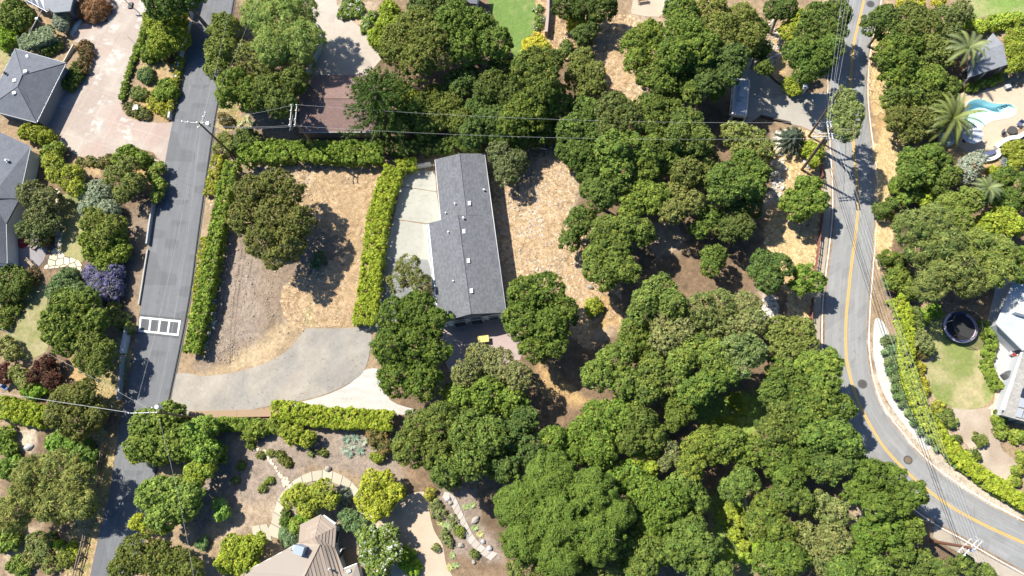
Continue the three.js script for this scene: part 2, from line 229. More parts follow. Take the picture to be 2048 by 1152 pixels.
sheet('lawn', smooth(PX([[85, 560], [95, 600], [90, 650], [95, 700], [40, 720], [10, 690], [20, 650], [50, 620], [60, 580]]), 4), 0.014, turf([0.24, 0.24, 0.08], [0.4, 0.34, 0.18], 0.45, 19), { bump: 0.05, label: 'olive dry lawn near the left edge' });

// swimming pool, cut into its deck
const poolOut = smooth(PX([[1930, 220], [1935, 205], [1950, 198], [1965, 198], [1980, 204], [2000, 207], [2020, 207], [2031, 216], [2031, 228], [2020, 235], [2000, 239], [1985, 242], [1968, 252], [1958, 263], [1945, 268], [1934, 258], [1926, 240]]), 6);
const deckOut = smooth(PX([[1925, 185], [1950, 190], [1975, 178], [2010, 172], [2060, 180], [2062, 230], [2060, 245], [2035, 260], [2010, 275], [1995, 285], [1988, 298], [1985, 320], [1955, 318], [1925, 300], [1905, 280], [1900, 240]]), 5);
sheet('pool_deck', deckOut, 0.03, concrete([0.56, 0.44, 0.32], { a: 0.35 }), { hole: poolOut, label: 'tan pool deck around the kidney shaped pool' });
{
  const pool = thing('swimming_pool', 'turquoise kidney shaped swimming pool with white steps', 'pool');
  const n = poolOut.length, pos = [], idx = [], c = poolOut.reduce((a, p) => a.add(p), V(0, 0, 0)).divideScalar(n);
  const rim = (k, y) => poolOut.forEach(p => pos.push(c.x + (p.x - c.x) * k, y, c.z + (p.z - c.z) * k));
  rim(1, 0.03); rim(1, -1.1); rim(0.93, -1.35);
  for (let r = 0; r < 2; r++) for (let i = 0; i < n; i++) { const a = r * n + i, b = r * n + (i + 1) % n; idx.push(a, b, a + n, b, b + n, a + n); }
  const cap = THREE.ShapeUtils.triangulateShape(poolOut.map(p => new THREE.Vector2(p.x, p.z)), []); for (const t of cap) idx.push(...t.map(k => k + 2 * n));
  const g = new THREE.BufferGeometry(); g.setAttribute('position', new THREE.Float32BufferAttribute(pos, 3)); g.setIndex(idx); g.computeVertexNormals();
  mesh('basin', g, M('plaster', 0.62, 0.84, 0.87, 0.7), pool);
  const wsh = new THREE.ShapeGeometry(new THREE.Shape(poolOut.map(p => new THREE.Vector2(p.x, -p.z)))); wsh.rotateX(-Math.PI / 2); wsh.translate(0, -0.1, 0);
  mesh('water', wsh, new THREE.MeshPhysicalMaterial({ color: new THREE.Color().setRGB(0.9, 0.985, 0.99), transmission: 1, thickness: 0, roughness: 0.03, ior: 1.33, side: THREE.DoubleSide, bumpMap: grain, bumpScale: 0.004 }), pool);
  const cop = curve([...poolOut, poolOut[0]], 90); mesh('coping', ribbon(cop, 0.22, 0.02, 0.06), M('coping', 0.58, 0.47, 0.36, 0.8), pool);
  for (let k = 0; k < 3; k++) { const l = curve(PX([[2006 + k * 7, 207 + k], [2015 + k * 7, 216 + k], [2014 + k * 7, 234 - k]], 0), 12); mesh('step', ribbon(l, 0.5, -1.3, -0.85 + k * 0.22), M('plasterstep', 0.66, 0.8, 0.82, 0.7), pool); }
}
// outlines of the slab and stone paths laid further down: the ground is levelled under them
paved.push(PX([[110, 495], [122, 502], [130, 512], [145, 516], [158, 522], [166, 532], [170, 545], [165, 557], [155, 552], [145, 540], [137, 532], [122, 535], [105, 537], [88, 538], [92, 525], [97, 510]]),
  PX([[108, 378], [120, 377], [123, 400], [121, 430], [125, 470], [122, 496], [110, 492], [112, 450], [109, 410]]),
  PX([[1992, 778], [2012, 780], [2008, 800], [2002, 828], [1985, 835], [1975, 818], [1988, 806]]),
  [...PX([[530, 1068], [540, 1052], [546, 1036], [551, 1009], [562, 988], [587, 961], [609, 949], [632, 941], [659, 941], [684, 950], [704, 964], [722, 985], [738, 1010], [752, 1035], [766, 1058]]), ...PX([[556, 1078], [562, 1058], [567, 1036], [571, 1014], [577, 994], [593, 975], [614, 965], [634, 961], [654, 961], [675, 968], [690, 978], [704, 996], [718, 1020], [732, 1046], [746, 1072]]).reverse()],
  [...PX([[503, 1053], [518, 1050], [535, 1048]]), ...PX([[506, 1072], [525, 1076], [545, 1082]]).reverse()],
  [...PX([[889, 983], [905, 988], [914, 1000], [922, 1019], [934, 1044], [947, 1071], [969, 1094], [996, 1107]]), ...PX([[884, 996], [897, 1000], [903, 1010], [910, 1026], [920, 1048], [932, 1076], [955, 1103], [982, 1121]]).reverse()],
  [...PX([[1486, 995], [1499, 1060], [1520, 1120], [1535, 1160]]), ...PX([[1552, 1160], [1532, 1118], [1507, 1058], [1492, 993]])]);
// ---------------------------------------------------------------- the ground: one sheet, its earth, straw, mulch and litter where the photo has them
const GX0 = -104, GX1 = 76, GZ0 = -86, GZ1 = 20;
const EARTH = {
  straw: [[0.50, 0.355, 0.195], [0.36, 0.24, 0.13]], gold: [[0.56, 0.4, 0.2], [0.43, 0.28, 0.135]], dirt: [[0.32, 0.24, 0.17], [0.22, 0.16, 0.11]], tan: [[0.52, 0.405, 0.285], [0.41, 0.3, 0.2]],
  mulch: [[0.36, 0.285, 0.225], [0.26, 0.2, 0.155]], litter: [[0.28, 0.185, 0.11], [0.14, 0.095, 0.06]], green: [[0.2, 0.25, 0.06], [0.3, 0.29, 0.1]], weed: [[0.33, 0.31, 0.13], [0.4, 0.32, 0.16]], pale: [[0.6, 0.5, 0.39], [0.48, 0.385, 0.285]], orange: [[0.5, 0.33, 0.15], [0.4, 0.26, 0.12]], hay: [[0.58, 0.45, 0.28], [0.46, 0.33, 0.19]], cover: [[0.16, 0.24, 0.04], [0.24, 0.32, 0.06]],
};
const zones = [
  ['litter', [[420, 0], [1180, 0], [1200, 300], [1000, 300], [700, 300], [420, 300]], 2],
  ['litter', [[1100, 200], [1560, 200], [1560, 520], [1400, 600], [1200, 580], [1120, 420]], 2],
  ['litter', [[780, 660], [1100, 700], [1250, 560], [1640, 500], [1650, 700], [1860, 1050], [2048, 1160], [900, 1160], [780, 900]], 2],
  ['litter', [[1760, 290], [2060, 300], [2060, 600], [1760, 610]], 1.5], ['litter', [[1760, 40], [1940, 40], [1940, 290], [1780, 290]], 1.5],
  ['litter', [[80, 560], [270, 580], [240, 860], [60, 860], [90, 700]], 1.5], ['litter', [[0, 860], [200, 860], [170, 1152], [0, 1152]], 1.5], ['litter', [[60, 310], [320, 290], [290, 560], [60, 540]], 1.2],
  ['gold', [[1060, 0], [1110, 0], [1105, 60], [1085, 90], [1110, 130], [1130, 125], [1180, 90], [1240, 40], [1260, 100], [1320, 200], [1200, 200], [1180, 120], [1115, 80], [1100, 100], [1070, 70]], 0.8],
  ['tan', [[1190, 70], [1250, 80], [1290, 140], [1330, 190], [1240, 205], [1215, 190]], 0.8], ['tan', [[1260, 10], [1320, 30], [1330, 60], [1250, 60]], 0.7],
  ['tan', [[985, 306], [1105, 306], [1165, 390], [1120, 470], [1130, 520], [1190, 560], [1230, 640], [1250, 660], [1180, 700], [1140, 640], [1120, 560], [1010, 590]], 1],
  ['pale', [[1000, 400], [1080, 380], [1110, 440], [1090, 520], [1020, 540]], 2.5], ['orange', [[1120, 470], [1160, 500], [1215, 590], [1250, 660], [1190, 650], [1130, 540]], 0.8],
  ['tan', [[1290, 440], [1360, 450], [1370, 500], [1320, 520], [1290, 480]], 1], ['orange', [[1065, 720], [1100, 740], [1180, 810], [1150, 820], [1080, 780]], 0.8],
  ['gold', [[1752, 70], [1780, 60], [1770, 130], [1765, 200], [1790, 260], [1810, 290], [1790, 340], [1775, 400], [1785, 470], [1775, 540], [1750, 560], [1758, 400], [1745, 250], [1740, 130]], 0.4],
  ['gold', [[1560, 270], [1650, 270], [1645, 360], [1642, 500], [1625, 650], [1590, 640], [1560, 560], [1530, 480], [1540, 350]], 0.9], ['pale', [[1545, 260], [1570, 260], [1560, 400], [1530, 430]], 0.8], ['pale', [[1510, 580], [1545, 600], [1560, 640], [1530, 640]], 0.6],
  ['gold', [[1560, 40], [1575, 60], [1570, 150], [1545, 160], [1535, 110]], 0.7], ['orange', [[1280, 990], [1480, 990], [1490, 1040], [1400, 1010]], 1],
  ['cover', [[1390, 790], [1500, 770], [1540, 830], [1500, 880], [1400, 860]], 1], ['cover', [[1410, 990], [1480, 980], [1520, 1080], [1500, 1150], [1440, 1110]], 1],
  ['tan', [[1690, 1000], [1740, 980], [1760, 1060], [1700, 1050]], 0.8],
  ['dirt', [[425, 325], [760, 325], [735, 480], [730, 650], [610, 655], [540, 720], [410, 750], [385, 745], [420, 560]], 0.7],
  ['straw', [[600, 335], [765, 335], [740, 430], [720, 540], [640, 440], [600, 400]], 1.4], ['hay', [[400, 748], [480, 715], [560, 655], [620, 575], [700, 560], [725, 652], [612, 656], [570, 702], [520, 735], [430, 752]], 1.2], ['mulch', [[432, 480], [520, 520], [520, 680], [440, 720], [405, 735], [425, 580]], 1.2], ['weed', [[590, 590], [660, 580], [690, 640], [620, 650], [600, 630]], 1.4], ['tan', [[500, 330], [700, 335], [690, 380], [520, 370]], 1.6],
  ['mulch', [[430, 850], [800, 850], [800, 990], [740, 980], [690, 940], [620, 940], [570, 980], [545, 1040], [500, 1060], [380, 1090], [400, 920]], 0.8], ['tan', [[440, 1010], [545, 990], [545, 1045], [500, 1050], [430, 1070]], 1.2], ['mulch', [[860, 980], [950, 985], [1010, 1120], [900, 1120]], 0.6], ['mulch', [[560, 960], [690, 965], [760, 1080], [690, 1100], [560, 1100]], 0.8],
  ['dirt', [[435, 190], [470, 200], [590, 240], [590, 275], [440, 280], [425, 260]], 0.8], ['orange', [[437, 200], [470, 215], [490, 260], [440, 260]], 0.5],
  ['gold', [[230, 855], [245, 860], [215, 1000], [170, 1152], [140, 1152], [185, 980]], 0.5], ['pale', [[20, 860], [80, 855], [70, 905], [10, 920]], 0.6], ['tan', [[0, 1060], [80, 1050], [60, 1152], [0, 1152]], 1],
  ['orange', [[245, 230], [370, 100], [370, 150], [345, 240], [300, 240]], 0.5], ['straw', [[290, 130], [360, 110], [350, 180], [300, 170]], 0.6], ['orange', [[270, 320], [320, 330], [310, 380], [265, 370]], 0.5], ['straw', [[150, 320], [205, 320], [195, 350], [160, 350]], 0.5],
  ['dirt', [[235, 610], [275, 620], [255, 700], [240, 800], [200, 780], [230, 680]], 0.5], ['dirt', [[245, 410], [312, 400], [285, 600], [245, 600]], 0.5], ['orange', [[130, 720], [190, 745], [240, 790], [220, 810], [150, 750]], 0.5],
  ['straw', [[0, 0], [50, 0], [110, 50], [80, 70], [30, 60], [0, 120]], 0.6], ['weed', [[0, 90], [30, 100], [20, 130], [0, 150]], 0.6], ['straw', [[100, 40], [125, 70], [140, 88], [120, 80]], 0.4],
  ['gold', [[1880, 280], [2010, 330], [2048, 300], [2048, 360], [1960, 400], [1890, 330]], 0.8], ['tan', [[1800, 640], [1870, 640], [1870, 800], [1990, 960], [1950, 950], [1830, 800]], 0.7], ['tan', [[1640, 0], [1660, 0], [1650, 60], [1640, 60]], 0.5],
  ['pale', [[1742, 640], [1755, 640], [1752, 720], [1780, 800], [1850, 890], [1990, 985], [2048, 1020], [2048, 1050], [1920, 985], [1810, 890], [1750, 790]], 0.3], ['cover', [[1960, 640], [1975, 640], [1990, 720], [1975, 740]], 0.5], ['tan', [[650, 0], [760, 0], [740, 60], [690, 40]], 0.5],
].map(([k, p, s]) => ({ k, poly: PX(p), s }));
const QW = 361, QH = 213, keys = Object.keys(EARTH), wts = keys.map(() => new Float32Array(QW * QH));
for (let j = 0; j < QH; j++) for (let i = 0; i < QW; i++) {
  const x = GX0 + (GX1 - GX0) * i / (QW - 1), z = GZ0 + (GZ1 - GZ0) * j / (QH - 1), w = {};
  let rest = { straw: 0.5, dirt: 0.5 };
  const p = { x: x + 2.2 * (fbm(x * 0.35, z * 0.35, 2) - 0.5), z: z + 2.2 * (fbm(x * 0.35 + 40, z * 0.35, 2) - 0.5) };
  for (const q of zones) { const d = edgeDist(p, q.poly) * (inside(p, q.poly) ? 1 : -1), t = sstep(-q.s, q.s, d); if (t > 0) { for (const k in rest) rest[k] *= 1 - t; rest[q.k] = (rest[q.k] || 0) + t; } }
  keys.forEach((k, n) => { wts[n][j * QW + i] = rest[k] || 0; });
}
const ruts = [[[[484, 500], [474, 560], [466, 620], [461, 690], [459, 730]], 0.1], [[[491, 505], [481, 565], [473, 625], [468, 690]], 0.08], [[[462, 500], [452, 560], [444, 640]], 0.06], [[[505, 520], [497, 560]], 0.07]].map(([l, w]) => ({ l: curve(PX(l), 40), w }));
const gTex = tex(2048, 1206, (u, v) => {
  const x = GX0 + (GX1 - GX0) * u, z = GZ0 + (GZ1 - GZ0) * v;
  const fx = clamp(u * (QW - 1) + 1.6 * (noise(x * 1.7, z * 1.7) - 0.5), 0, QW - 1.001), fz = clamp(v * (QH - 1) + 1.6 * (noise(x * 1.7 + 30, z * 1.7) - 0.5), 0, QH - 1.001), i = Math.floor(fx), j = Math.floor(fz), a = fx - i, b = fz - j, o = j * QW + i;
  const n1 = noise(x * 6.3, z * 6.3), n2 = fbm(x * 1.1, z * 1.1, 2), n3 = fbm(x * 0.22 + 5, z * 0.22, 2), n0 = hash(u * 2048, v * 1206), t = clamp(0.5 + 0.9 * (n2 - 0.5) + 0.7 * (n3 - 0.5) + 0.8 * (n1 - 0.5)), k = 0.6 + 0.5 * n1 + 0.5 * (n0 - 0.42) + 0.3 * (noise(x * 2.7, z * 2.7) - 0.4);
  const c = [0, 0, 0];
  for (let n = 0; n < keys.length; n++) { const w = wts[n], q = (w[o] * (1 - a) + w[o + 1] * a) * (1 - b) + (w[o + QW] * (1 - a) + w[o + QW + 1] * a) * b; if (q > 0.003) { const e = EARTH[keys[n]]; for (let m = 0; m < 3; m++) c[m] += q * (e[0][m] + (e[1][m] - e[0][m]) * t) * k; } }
  if (x > -60 && x < -38 && z > -35 && z < -12) for (const r of ruts) { let d = 9; for (const p of r.l) d = Math.min(d, Math.hypot(p.x - x - 0.15 * (noise(z * 2, 7) - 0.5), (p.z - z) * 0.55)); if (d < r.w * (0.6 + n2)) { c[0] *= 0.62; c[1] *= 0.6; c[2] *= 0.58; } }
  return c;
});
gTex.wrapS = gTex.wrapT = THREE.MirroredRepeatWrapping;
const pavedBox = paved.map(p => [Math.min(...p.map(q => q.x)) - 3, Math.max(...p.map(q => q.x)) + 3, Math.min(...p.map(q => q.z)) - 3, Math.max(...p.map(q => q.z)) + 3]);
const GC = 0.5, HW = Math.round((GX1 - GX0) / GC) + 1, HH = Math.round((GZ1 - GZ0) / GC) + 1, hgt = new Float32Array(HW * HH);
for (let j = 0; j < HH; j++) for (let i = 0; i < HW; i++) {
  const p = { x: GX0 + i * GC, z: GZ0 + j * GC }; let d = 3;
  paved.forEach((q, n) => { const b = pavedBox[n]; if (p.x > b[0] && p.x < b[1] && p.z > b[2] && p.z < b[3]) d = inside(p, q) ? 0 : Math.min(d, edgeDist(p, q)); });
  hgt[j * HW + i] = -0.02 + sstep(0.4, 2.2, d) * (0.42 * (fbm(p.x * 0.18, p.z * 0.18, 2) - 0.42) + 0.16 * (fbm(p.x * 0.9, p.z * 0.9, 2) - 0.4) + 0.07 * hash(i, j));
}
const groundY = (x, z) => { const u = clamp((x - GX0) / GC, 0, HW - 1.001), v = clamp((z - GZ0) / GC, 0, HH - 1.001), i = Math.floor(u), j = Math.floor(v), a = u - i, b = v - j, o = j * HW + i; return (hgt[o] * (1 - a) + hgt[o + 1] * a) * (1 - b) + (hgt[o + HW] * (1 - a) + hgt[o + HW + 1] * a) * b; };
{
  const ax = (a, b) => { const o = [-2400, -1200, -600, -300, -150, -60, -20].map(d => a + d); for (let t = a; t < b + 1e-6; t += GC) o.push(t); [20, 60, 150, 300, 600, 1200, 2400].forEach(d => o.push(b + d)); return o; };
  const xs = ax(GX0, GX1), zs = ax(GZ0, GZ1), pos = [], uv = [], uv1 = [], idx = [], n = xs.length;
  for (const z of zs) for (const x of xs) { pos.push(x, x < GX0 || x > GX1 || z < GZ0 || z > GZ1 ? -0.02 : groundY(x, z), z); uv.push((x - GX0) / (GX1 - GX0), (z - GZ0) / (GZ1 - GZ0)); uv1.push(x / 3, z / 3); }
  for (let j = 0; j + 1 < zs.length; j++) for (let i = 0; i + 1 < n; i++) {
    const c = { x: (xs[i] + xs[i + 1]) / 2, z: (zs[j] + zs[j + 1]) / 2 };
    if (c.x > 40 && c.x < 70 && c.z < -40 && c.z > -65 && (inside(c, poolOut) || edgeDist(c, poolOut) < 0.6)) continue;   // the pool is dug here
    const a = j * n + i; idx.push(a, a + n, a + 1, a + 1, a + n, a + n + 1);
  }
  const g = new THREE.BufferGeometry(); g.setAttribute('position', new THREE.Float32BufferAttribute(pos, 3)); g.setAttribute('uv', new THREE.Float32BufferAttribute(uv, 2)); g.setAttribute('uv1', new THREE.Float32BufferAttribute(uv1, 2)); g.setIndex(idx); g.computeVertexNormals();
  const b = grain.clone(); b.channel = 1;
  struct('ground', g, new THREE.MeshStandardMaterial({ map: gTex, roughness: 1, bumpMap: b, bumpScale: 0.035, side: THREE.DoubleSide }), 'dry Californian hillside ground');
}
const onGround = (px, py) => { const p = P(px, py); p.y = groundY(p.x, p.z); return p; };
// ---------------------------------------------------------------- foliage
const leafMat = new THREE.MeshPhysicalMaterial({ vertexColors: true, roughness: 0.8, side: THREE.DoubleSide, specularIntensity: 0.3, transmission: 0.3, thickness: 0 });
const barkMat = new THREE.MeshStandardMaterial({ roughness: 1, map: tex(128, 256, (u, v) => { const k = 0.5 + 0.9 * tnoise(u, v, 16, 5) * tnoise(u, v * 0.5, 32, 3); return [0.34 * k, 0.28 * k, 0.22 * k]; }), bumpMap: grain, bumpScale: 0.02, side: THREE.DoubleSide });
class Leaves {
  constructor() { this.p = []; this.c = []; this.i = []; }
  // one leaf cluster face: a pointed blade at (x,y,z) with normal n, along t, length l, width w
  put(x, y, z, nx, ny, nz, tx, ty, tz, l, w, col) {
    let d = nx * tx + ny * ty + nz * tz; tx -= nx * d; ty -= ny * d; tz -= nz * d; d = Math.hypot(tx, ty, tz) || 1; tx /= d; ty /= d; tz /= d;
    const bx = ny * tz - nz * ty, by = nz * tx - nx * tz, bz = nx * ty - ny * tx, a = l * 0.5, b = l * 0.55, c = w * 0.62;
    this.p.push(x - tx * a + bx * c, y - ty * a + by * c, z - tz * a + bz * c, x + tx * b, y + ty * b, z + tz * b, x - tx * a - bx * c, y - ty * a - by * c, z - tz * a - bz * c);
    for (let k = 0; k < 3; k++) this.c.push(col[0], col[1], col[2]);
  }
  geo() {
    const g = new THREE.BufferGeometry(); g.setAttribute('position', new THREE.Float32BufferAttribute(this.p, 3)); g.setAttribute('color', new THREE.Float32BufferAttribute(this.c, 3));
    g.computeVertexNormals(); return g;
  }
}
const randDir = (ymin = -1) => { const y = rr(ymin, 1), a = rr(0, 6.2832), s = Math.sqrt(1 - y * y); return [s * Math.cos(a), y, s * Math.sin(a)]; };
// kinds: colours (base colour of the leaf), puff size, leaf size, leaves per puff, how full
const BRIGHT = 2.0, MORE = 1.0, THICK = 1.02, FINE = 0.64;
const KIND = {
  oak: { c: [[0.078, 0.112, 0.026], [0.105, 0.14, 0.034], [0.064, 0.096, 0.024]], pr: 0.62, l: 0.34, w: 0.24, n: 42, d: 1.35, j: 0.75 },
  dark: { c: [[0.055, 0.085, 0.024], [0.075, 0.105, 0.03]], pr: 0.58, l: 0.32, w: 0.22, n: 42, d: 1.35, j: 0.75 },
  olive: { c: [[0.1, 0.122, 0.036], [0.118, 0.138, 0.045], [0.085, 0.108, 0.03]], pr: 0.55, l: 0.32, w: 0.2, n: 38, d: 1.25, j: 0.85 },
  grey: { c: [[0.12, 0.14, 0.06], [0.15, 0.17, 0.08], [0.1, 0.125, 0.05]], pr: 0.5, l: 0.28, w: 0.18, n: 34, d: 1.1, j: 0.9 },
  sparse: { c: [[0.12, 0.14, 0.05], [0.15, 0.165, 0.06]], pr: 0.5, l: 0.3, w: 0.16, n: 26, d: 0.75, j: 1 },
  feather: { c: [[0.17, 0.205, 0.06], [0.21, 0.24, 0.08], [0.14, 0.18, 0.05]], pr: 0.75, l: 0.62, w: 0.1, n: 60, d: 1.15, j: 0.8 },
  pepper: { c: [[0.135, 0.165, 0.05], [0.165, 0.195, 0.065], [0.11, 0.14, 0.045]], pr: 0.7, l: 0.55, w: 0.13, n: 52, d: 1.2, j: 0.8 },
  fine: { c: [[0.085, 0.125, 0.03], [0.11, 0.155, 0.035]], pr: 0.45, l: 0.5, w: 0.13, n: 34, d: 1.25, j: 0.85, flat: 1 },
  broad: { c: [[0.115, 0.16, 0.034], [0.145, 0.195, 0.045], [0.09, 0.13, 0.03]], pr: 0.5, l: 0.36, w: 0.28, n: 34, d: 1.3, j: 0.7 },
  lime: { c: [[0.17, 0.205, 0.03], [0.2, 0.235, 0.042], [0.135, 0.17, 0.03]], pr: 0.42, l: 0.3, w: 0.2, n: 30, d: 1.4, j: 0.8 },
  clipped: { c: [[0.185, 0.225, 0.03], [0.215, 0.25, 0.042], [0.15, 0.19, 0.028]], pr: 0.3, l: 0.27, w: 0.17, n: 24, d: 1.5, j: 0.8 },
  broadhedge: { c: [[0.125, 0.175, 0.034], [0.155, 0.205, 0.045], [0.1, 0.145, 0.03]], pr: 0.34, l: 0.28, w: 0.2, n: 24, d: 1.5, j: 0.8 },
  vivid: { c: [[0.12, 0.2, 0.03], [0.15, 0.235, 0.04]], pr: 0.38, l: 0.3, w: 0.2, n: 34, d: 1.5, j: 0.8 },
  yellow: { c: [[0.25, 0.255, 0.03], [0.21, 0.23, 0.035], [0.28, 0.27, 0.05]], pr: 0.36, l: 0.24, w: 0.16, n: 32, d: 1.4, j: 0.8 },
  golden: { c: [[0.24, 0.25, 0.045], [0.2, 0.21, 0.04], [0.15, 0.165, 0.04]], pr: 0.42, l: 0.28, w: 0.18, n: 30, d: 1.2, j: 0.85 },
  sage: { c: [[0.19, 0.225, 0.19], [0.22, 0.26, 0.22]], pr: 0.2, l: 0.22, w: 0.11, n: 22, d: 1.5, j: 0.8 },
  blue: { c: [[0.13, 0.13, 0.26], [0.1, 0.12, 0.13], [0.155, 0.15, 0.32]], pr: 0.24, l: 0.24, w: 0.14, n: 24, d: 1.5, j: 0.8 },
  bluegreen: { c: [[0.105, 0.155, 0.09], [0.13, 0.185, 0.11], [0.09, 0.135, 0.07]], pr: 0.28, l: 0.28, w: 0.12, n: 26, d: 1.5, j: 0.8 },
  silver: { c: [[0.17, 0.19, 0.19], [0.2, 0.22, 0.225]], pr: 0.42, l: 0.26, w: 0.16, n: 32, d: 1.2, j: 0.9 },
  purple: { c: [[0.075, 0.03, 0.032], [0.1, 0.045, 0.045], [0.055, 0.028, 0.025]], pr: 0.42, l: 0.28, w: 0.18, n: 30, d: 1.1, j: 0.9 },
  rust: { c: [[0.14, 0.095, 0.055], [0.115, 0.095, 0.05], [0.085, 0.09, 0.04]], pr: 0.36, l: 0.26, w: 0.16, n: 28, d: 1.2, j: 0.9 },
  straw: { c: [[0.2, 0.12, 0.075], [0.155, 0.085, 0.05], [0.24, 0.155, 0.1]], pr: 0.4, l: 0.5, w: 0.06, n: 44, d: 1.4, j: 0.8 },
  flower: { c: [[0.1, 0.15, 0.035], [0.125, 0.18, 0.05]], pr: 0.34, l: 0.36, w: 0.22, n: 22, d: 1.2, j: 0.9, fl: 0.16 },
  lush: { c: [[0.1, 0.155, 0.035], [0.125, 0.185, 0.05]], pr: 0.34, l: 0.42, w: 0.26, n: 20, d: 1.2, j: 0.9 },
};
for (const k of Object.values(KIND)) { k.c = k.c.map(c => [c[0] * BRIGHT * 1.07, c[1] * BRIGHT * 1.04, c[2] * BRIGHT * 0.72]); if (k.pr > 0.4) { k.pr *= FINE; k.l *= 0.84; k.w *= 0.82; } else { k.n *= 1.3; } k.n = Math.round(k.n * MORE); k.d *= THICK; }
const jit = (c, a) => { const k = 1 + rr(-a, a), h = rr(-a, a) * 0.5; return [Math.max(0.005, c[0] * k * (1 + h)), Math.max(0.005, c[1] * k), Math.max(0.005, c[2] * k * (1 - h * 0.5))]; };
function puff(L, K, x, y, z, r, out, tint, n) {
  const base = jit(K.c[Math.floor(rnd() * K.c.length)], 0.12);
  for (let k = 0; k < n; k++) {
    let d = randDir(); const o = d[0] * out[0] + d[1] * out[1] + d[2] * out[2]; if (o < -0.25) d = [-d[0], -d[1], -d[2]];
    const s = r * rr(0.55, 1.2), nx = d[0] + rr(-K.j, K.j), ny = d[1] * 0.9 + 0.25 + rr(-K.j, K.j), nz = d[2] + rr(-K.j, K.j), m = 1 / Math.hypot(nx, ny, nz), t = randDir(), c = jit([base[0] * tint[0], base[1] * tint[1], base[2] * tint[2]], 0.22), q = rr(0.75, 1.3); if (K.fl && rnd() < K.fl) { c[0] = 0.72; c[1] = 0.71; c[2] = 0.66; }
    const tx = t[0] + d[0] * 1.2, ty = t[1] + d[1] * 0.6, tz = t[2] + d[2] * 1.2;
    L.put(x + d[0] * s, y + d[1] * s * 0.85, z + d[2] * s, nx * m, ny * m, nz * m, tx, ty, tz, K.l * q, K.w * q, c);
  }
}
// crown from lobes [{x,y,z,r,v}] (local metres)
function crownGeo(K, lobes, full = 1) {
  const L = new Leaves(), lum = K.flat ? 0.82 : rr(0.82, 1.2), tint = [lum * rr(0.93, 1.08), lum * rr(0.95, 1.04), lum * rr(0.85, 1.2)];
  for (const b of lobes) {
    const n = Math.max(5, Math.round(K.d * full * 1.5 * b.r * (b.r + b.v) / (K.pr * K.pr) * 0.62)), bump = [rr(0, 9), rr(0, 9)];
    const stray = K.flat ? n * K.n * 0.95 : n * K.n * 0.14;           // single leaves that break the outline between the tufts
    for (let k = 0; k < stray; k++) {
      const d = randDir(-0.25), x0 = b.x + d[0] * b.r, z0 = b.z + d[2] * b.r, s = K.flat ? 0.74 + 0.36 * noise(x0 * 1.5, z0 * 1.5) + rr(-0.08, 0.06) : rr(0.8, 1.1), c = jit(K.c[Math.floor(rnd() * K.c.length)].map((v, i) => v * tint[i]), 0.28), t = randDir(), q = rr(0.7, 1.25), nx = d[0] + rr(-0.8, 0.8), ny = d[1] + 0.3 + rr(-0.6, 0.6), nz = d[2] + rr(-0.8, 0.8), m = 1 / Math.hypot(nx, ny, nz);
      L.put(b.x + d[0] * b.r * s, b.y + d[1] * b.v * s, b.z + d[2] * b.r * s, nx * m, ny * m, nz * m, t[0] + d[0], t[1], t[2] + d[2], K.l * q, K.w * q, c);
    }
    for (let k = K.flat ? n * 0.75 : 0; k < n * 1.4; k++) {
      const inner = k > n, d = randDir(inner ? 0 : -0.3), a = Math.atan2(d[2], d[0]);
      const s = inner ? rr(0.35, 0.72) : (0.72 + 0.34 * noise(a * 1.6 + bump[0], d[1] * 2.2 + bump[1]) + rr(-0.07, 0.09));
      const x = b.x + d[0] * b.r * s, y = b.y + d[1] * b.v * s, z = b.z + d[2] * b.r * s;
      let hid = false; for (const o of lobes) if (o !== b) { const q = ((x - o.x) / o.r) ** 2 + ((y - o.y) / o.v) ** 2 + ((z - o.z) / o.r) ** 2; if (q < 0.36) { hid = true; break; } }
      if (hid || (K.flat && !inner && rnd() < 0.5)) continue;
      puff(L, K, x, y, z, K.pr * (inner ? 1.5 : K.flat ? rr(0.8, 1.15) : rr(0.6, 1.3)), d, tint, inner ? Math.round(K.n * 0.55) : K.n);
    }
  }
  return L.geo();
}
function trunkGeo(lobes, h, r0) {
  const gs = [], mid = lobes.reduce((a, b) => a.add(V(b.x, b.y, b.z)), V(0, 0, 0)).divideScalar(lobes.length), fork = V(mid.x * 0.3 + rr(-0.2, 0.2), h * 0.32, mid.z * 0.3 + rr(-0.2, 0.2));
  gs.push(bar(V(0, -0.35, 0), fork, r0, r0 * 0.75, 8));
  for (const b of lobes) { const e = V(b.x, b.y + b.v * 0.2, b.z), k = fork.clone().lerp(e, 0.5).add(V(rr(-0.3, 0.3), h * 0.05, rr(-0.3, 0.3))); gs.push(bar(fork, k, r0 * 0.5, r0 * 0.3, 6), bar(k, e, r0 * 0.3, r0 * 0.12, 5));
    for (let q = 0; q < 6; q++) { const d = randDir(0), s = q < 3 ? 0.75 : 0.98; gs.push(bar(k.clone().lerp(e, 0.6), V(e.x + d[0] * b.r * s, e.y + d[1] * b.v * s, e.z + d[2] * b.r * s), r0 * 0.16, 0.02, 4)); } }
  return join(gs);
}
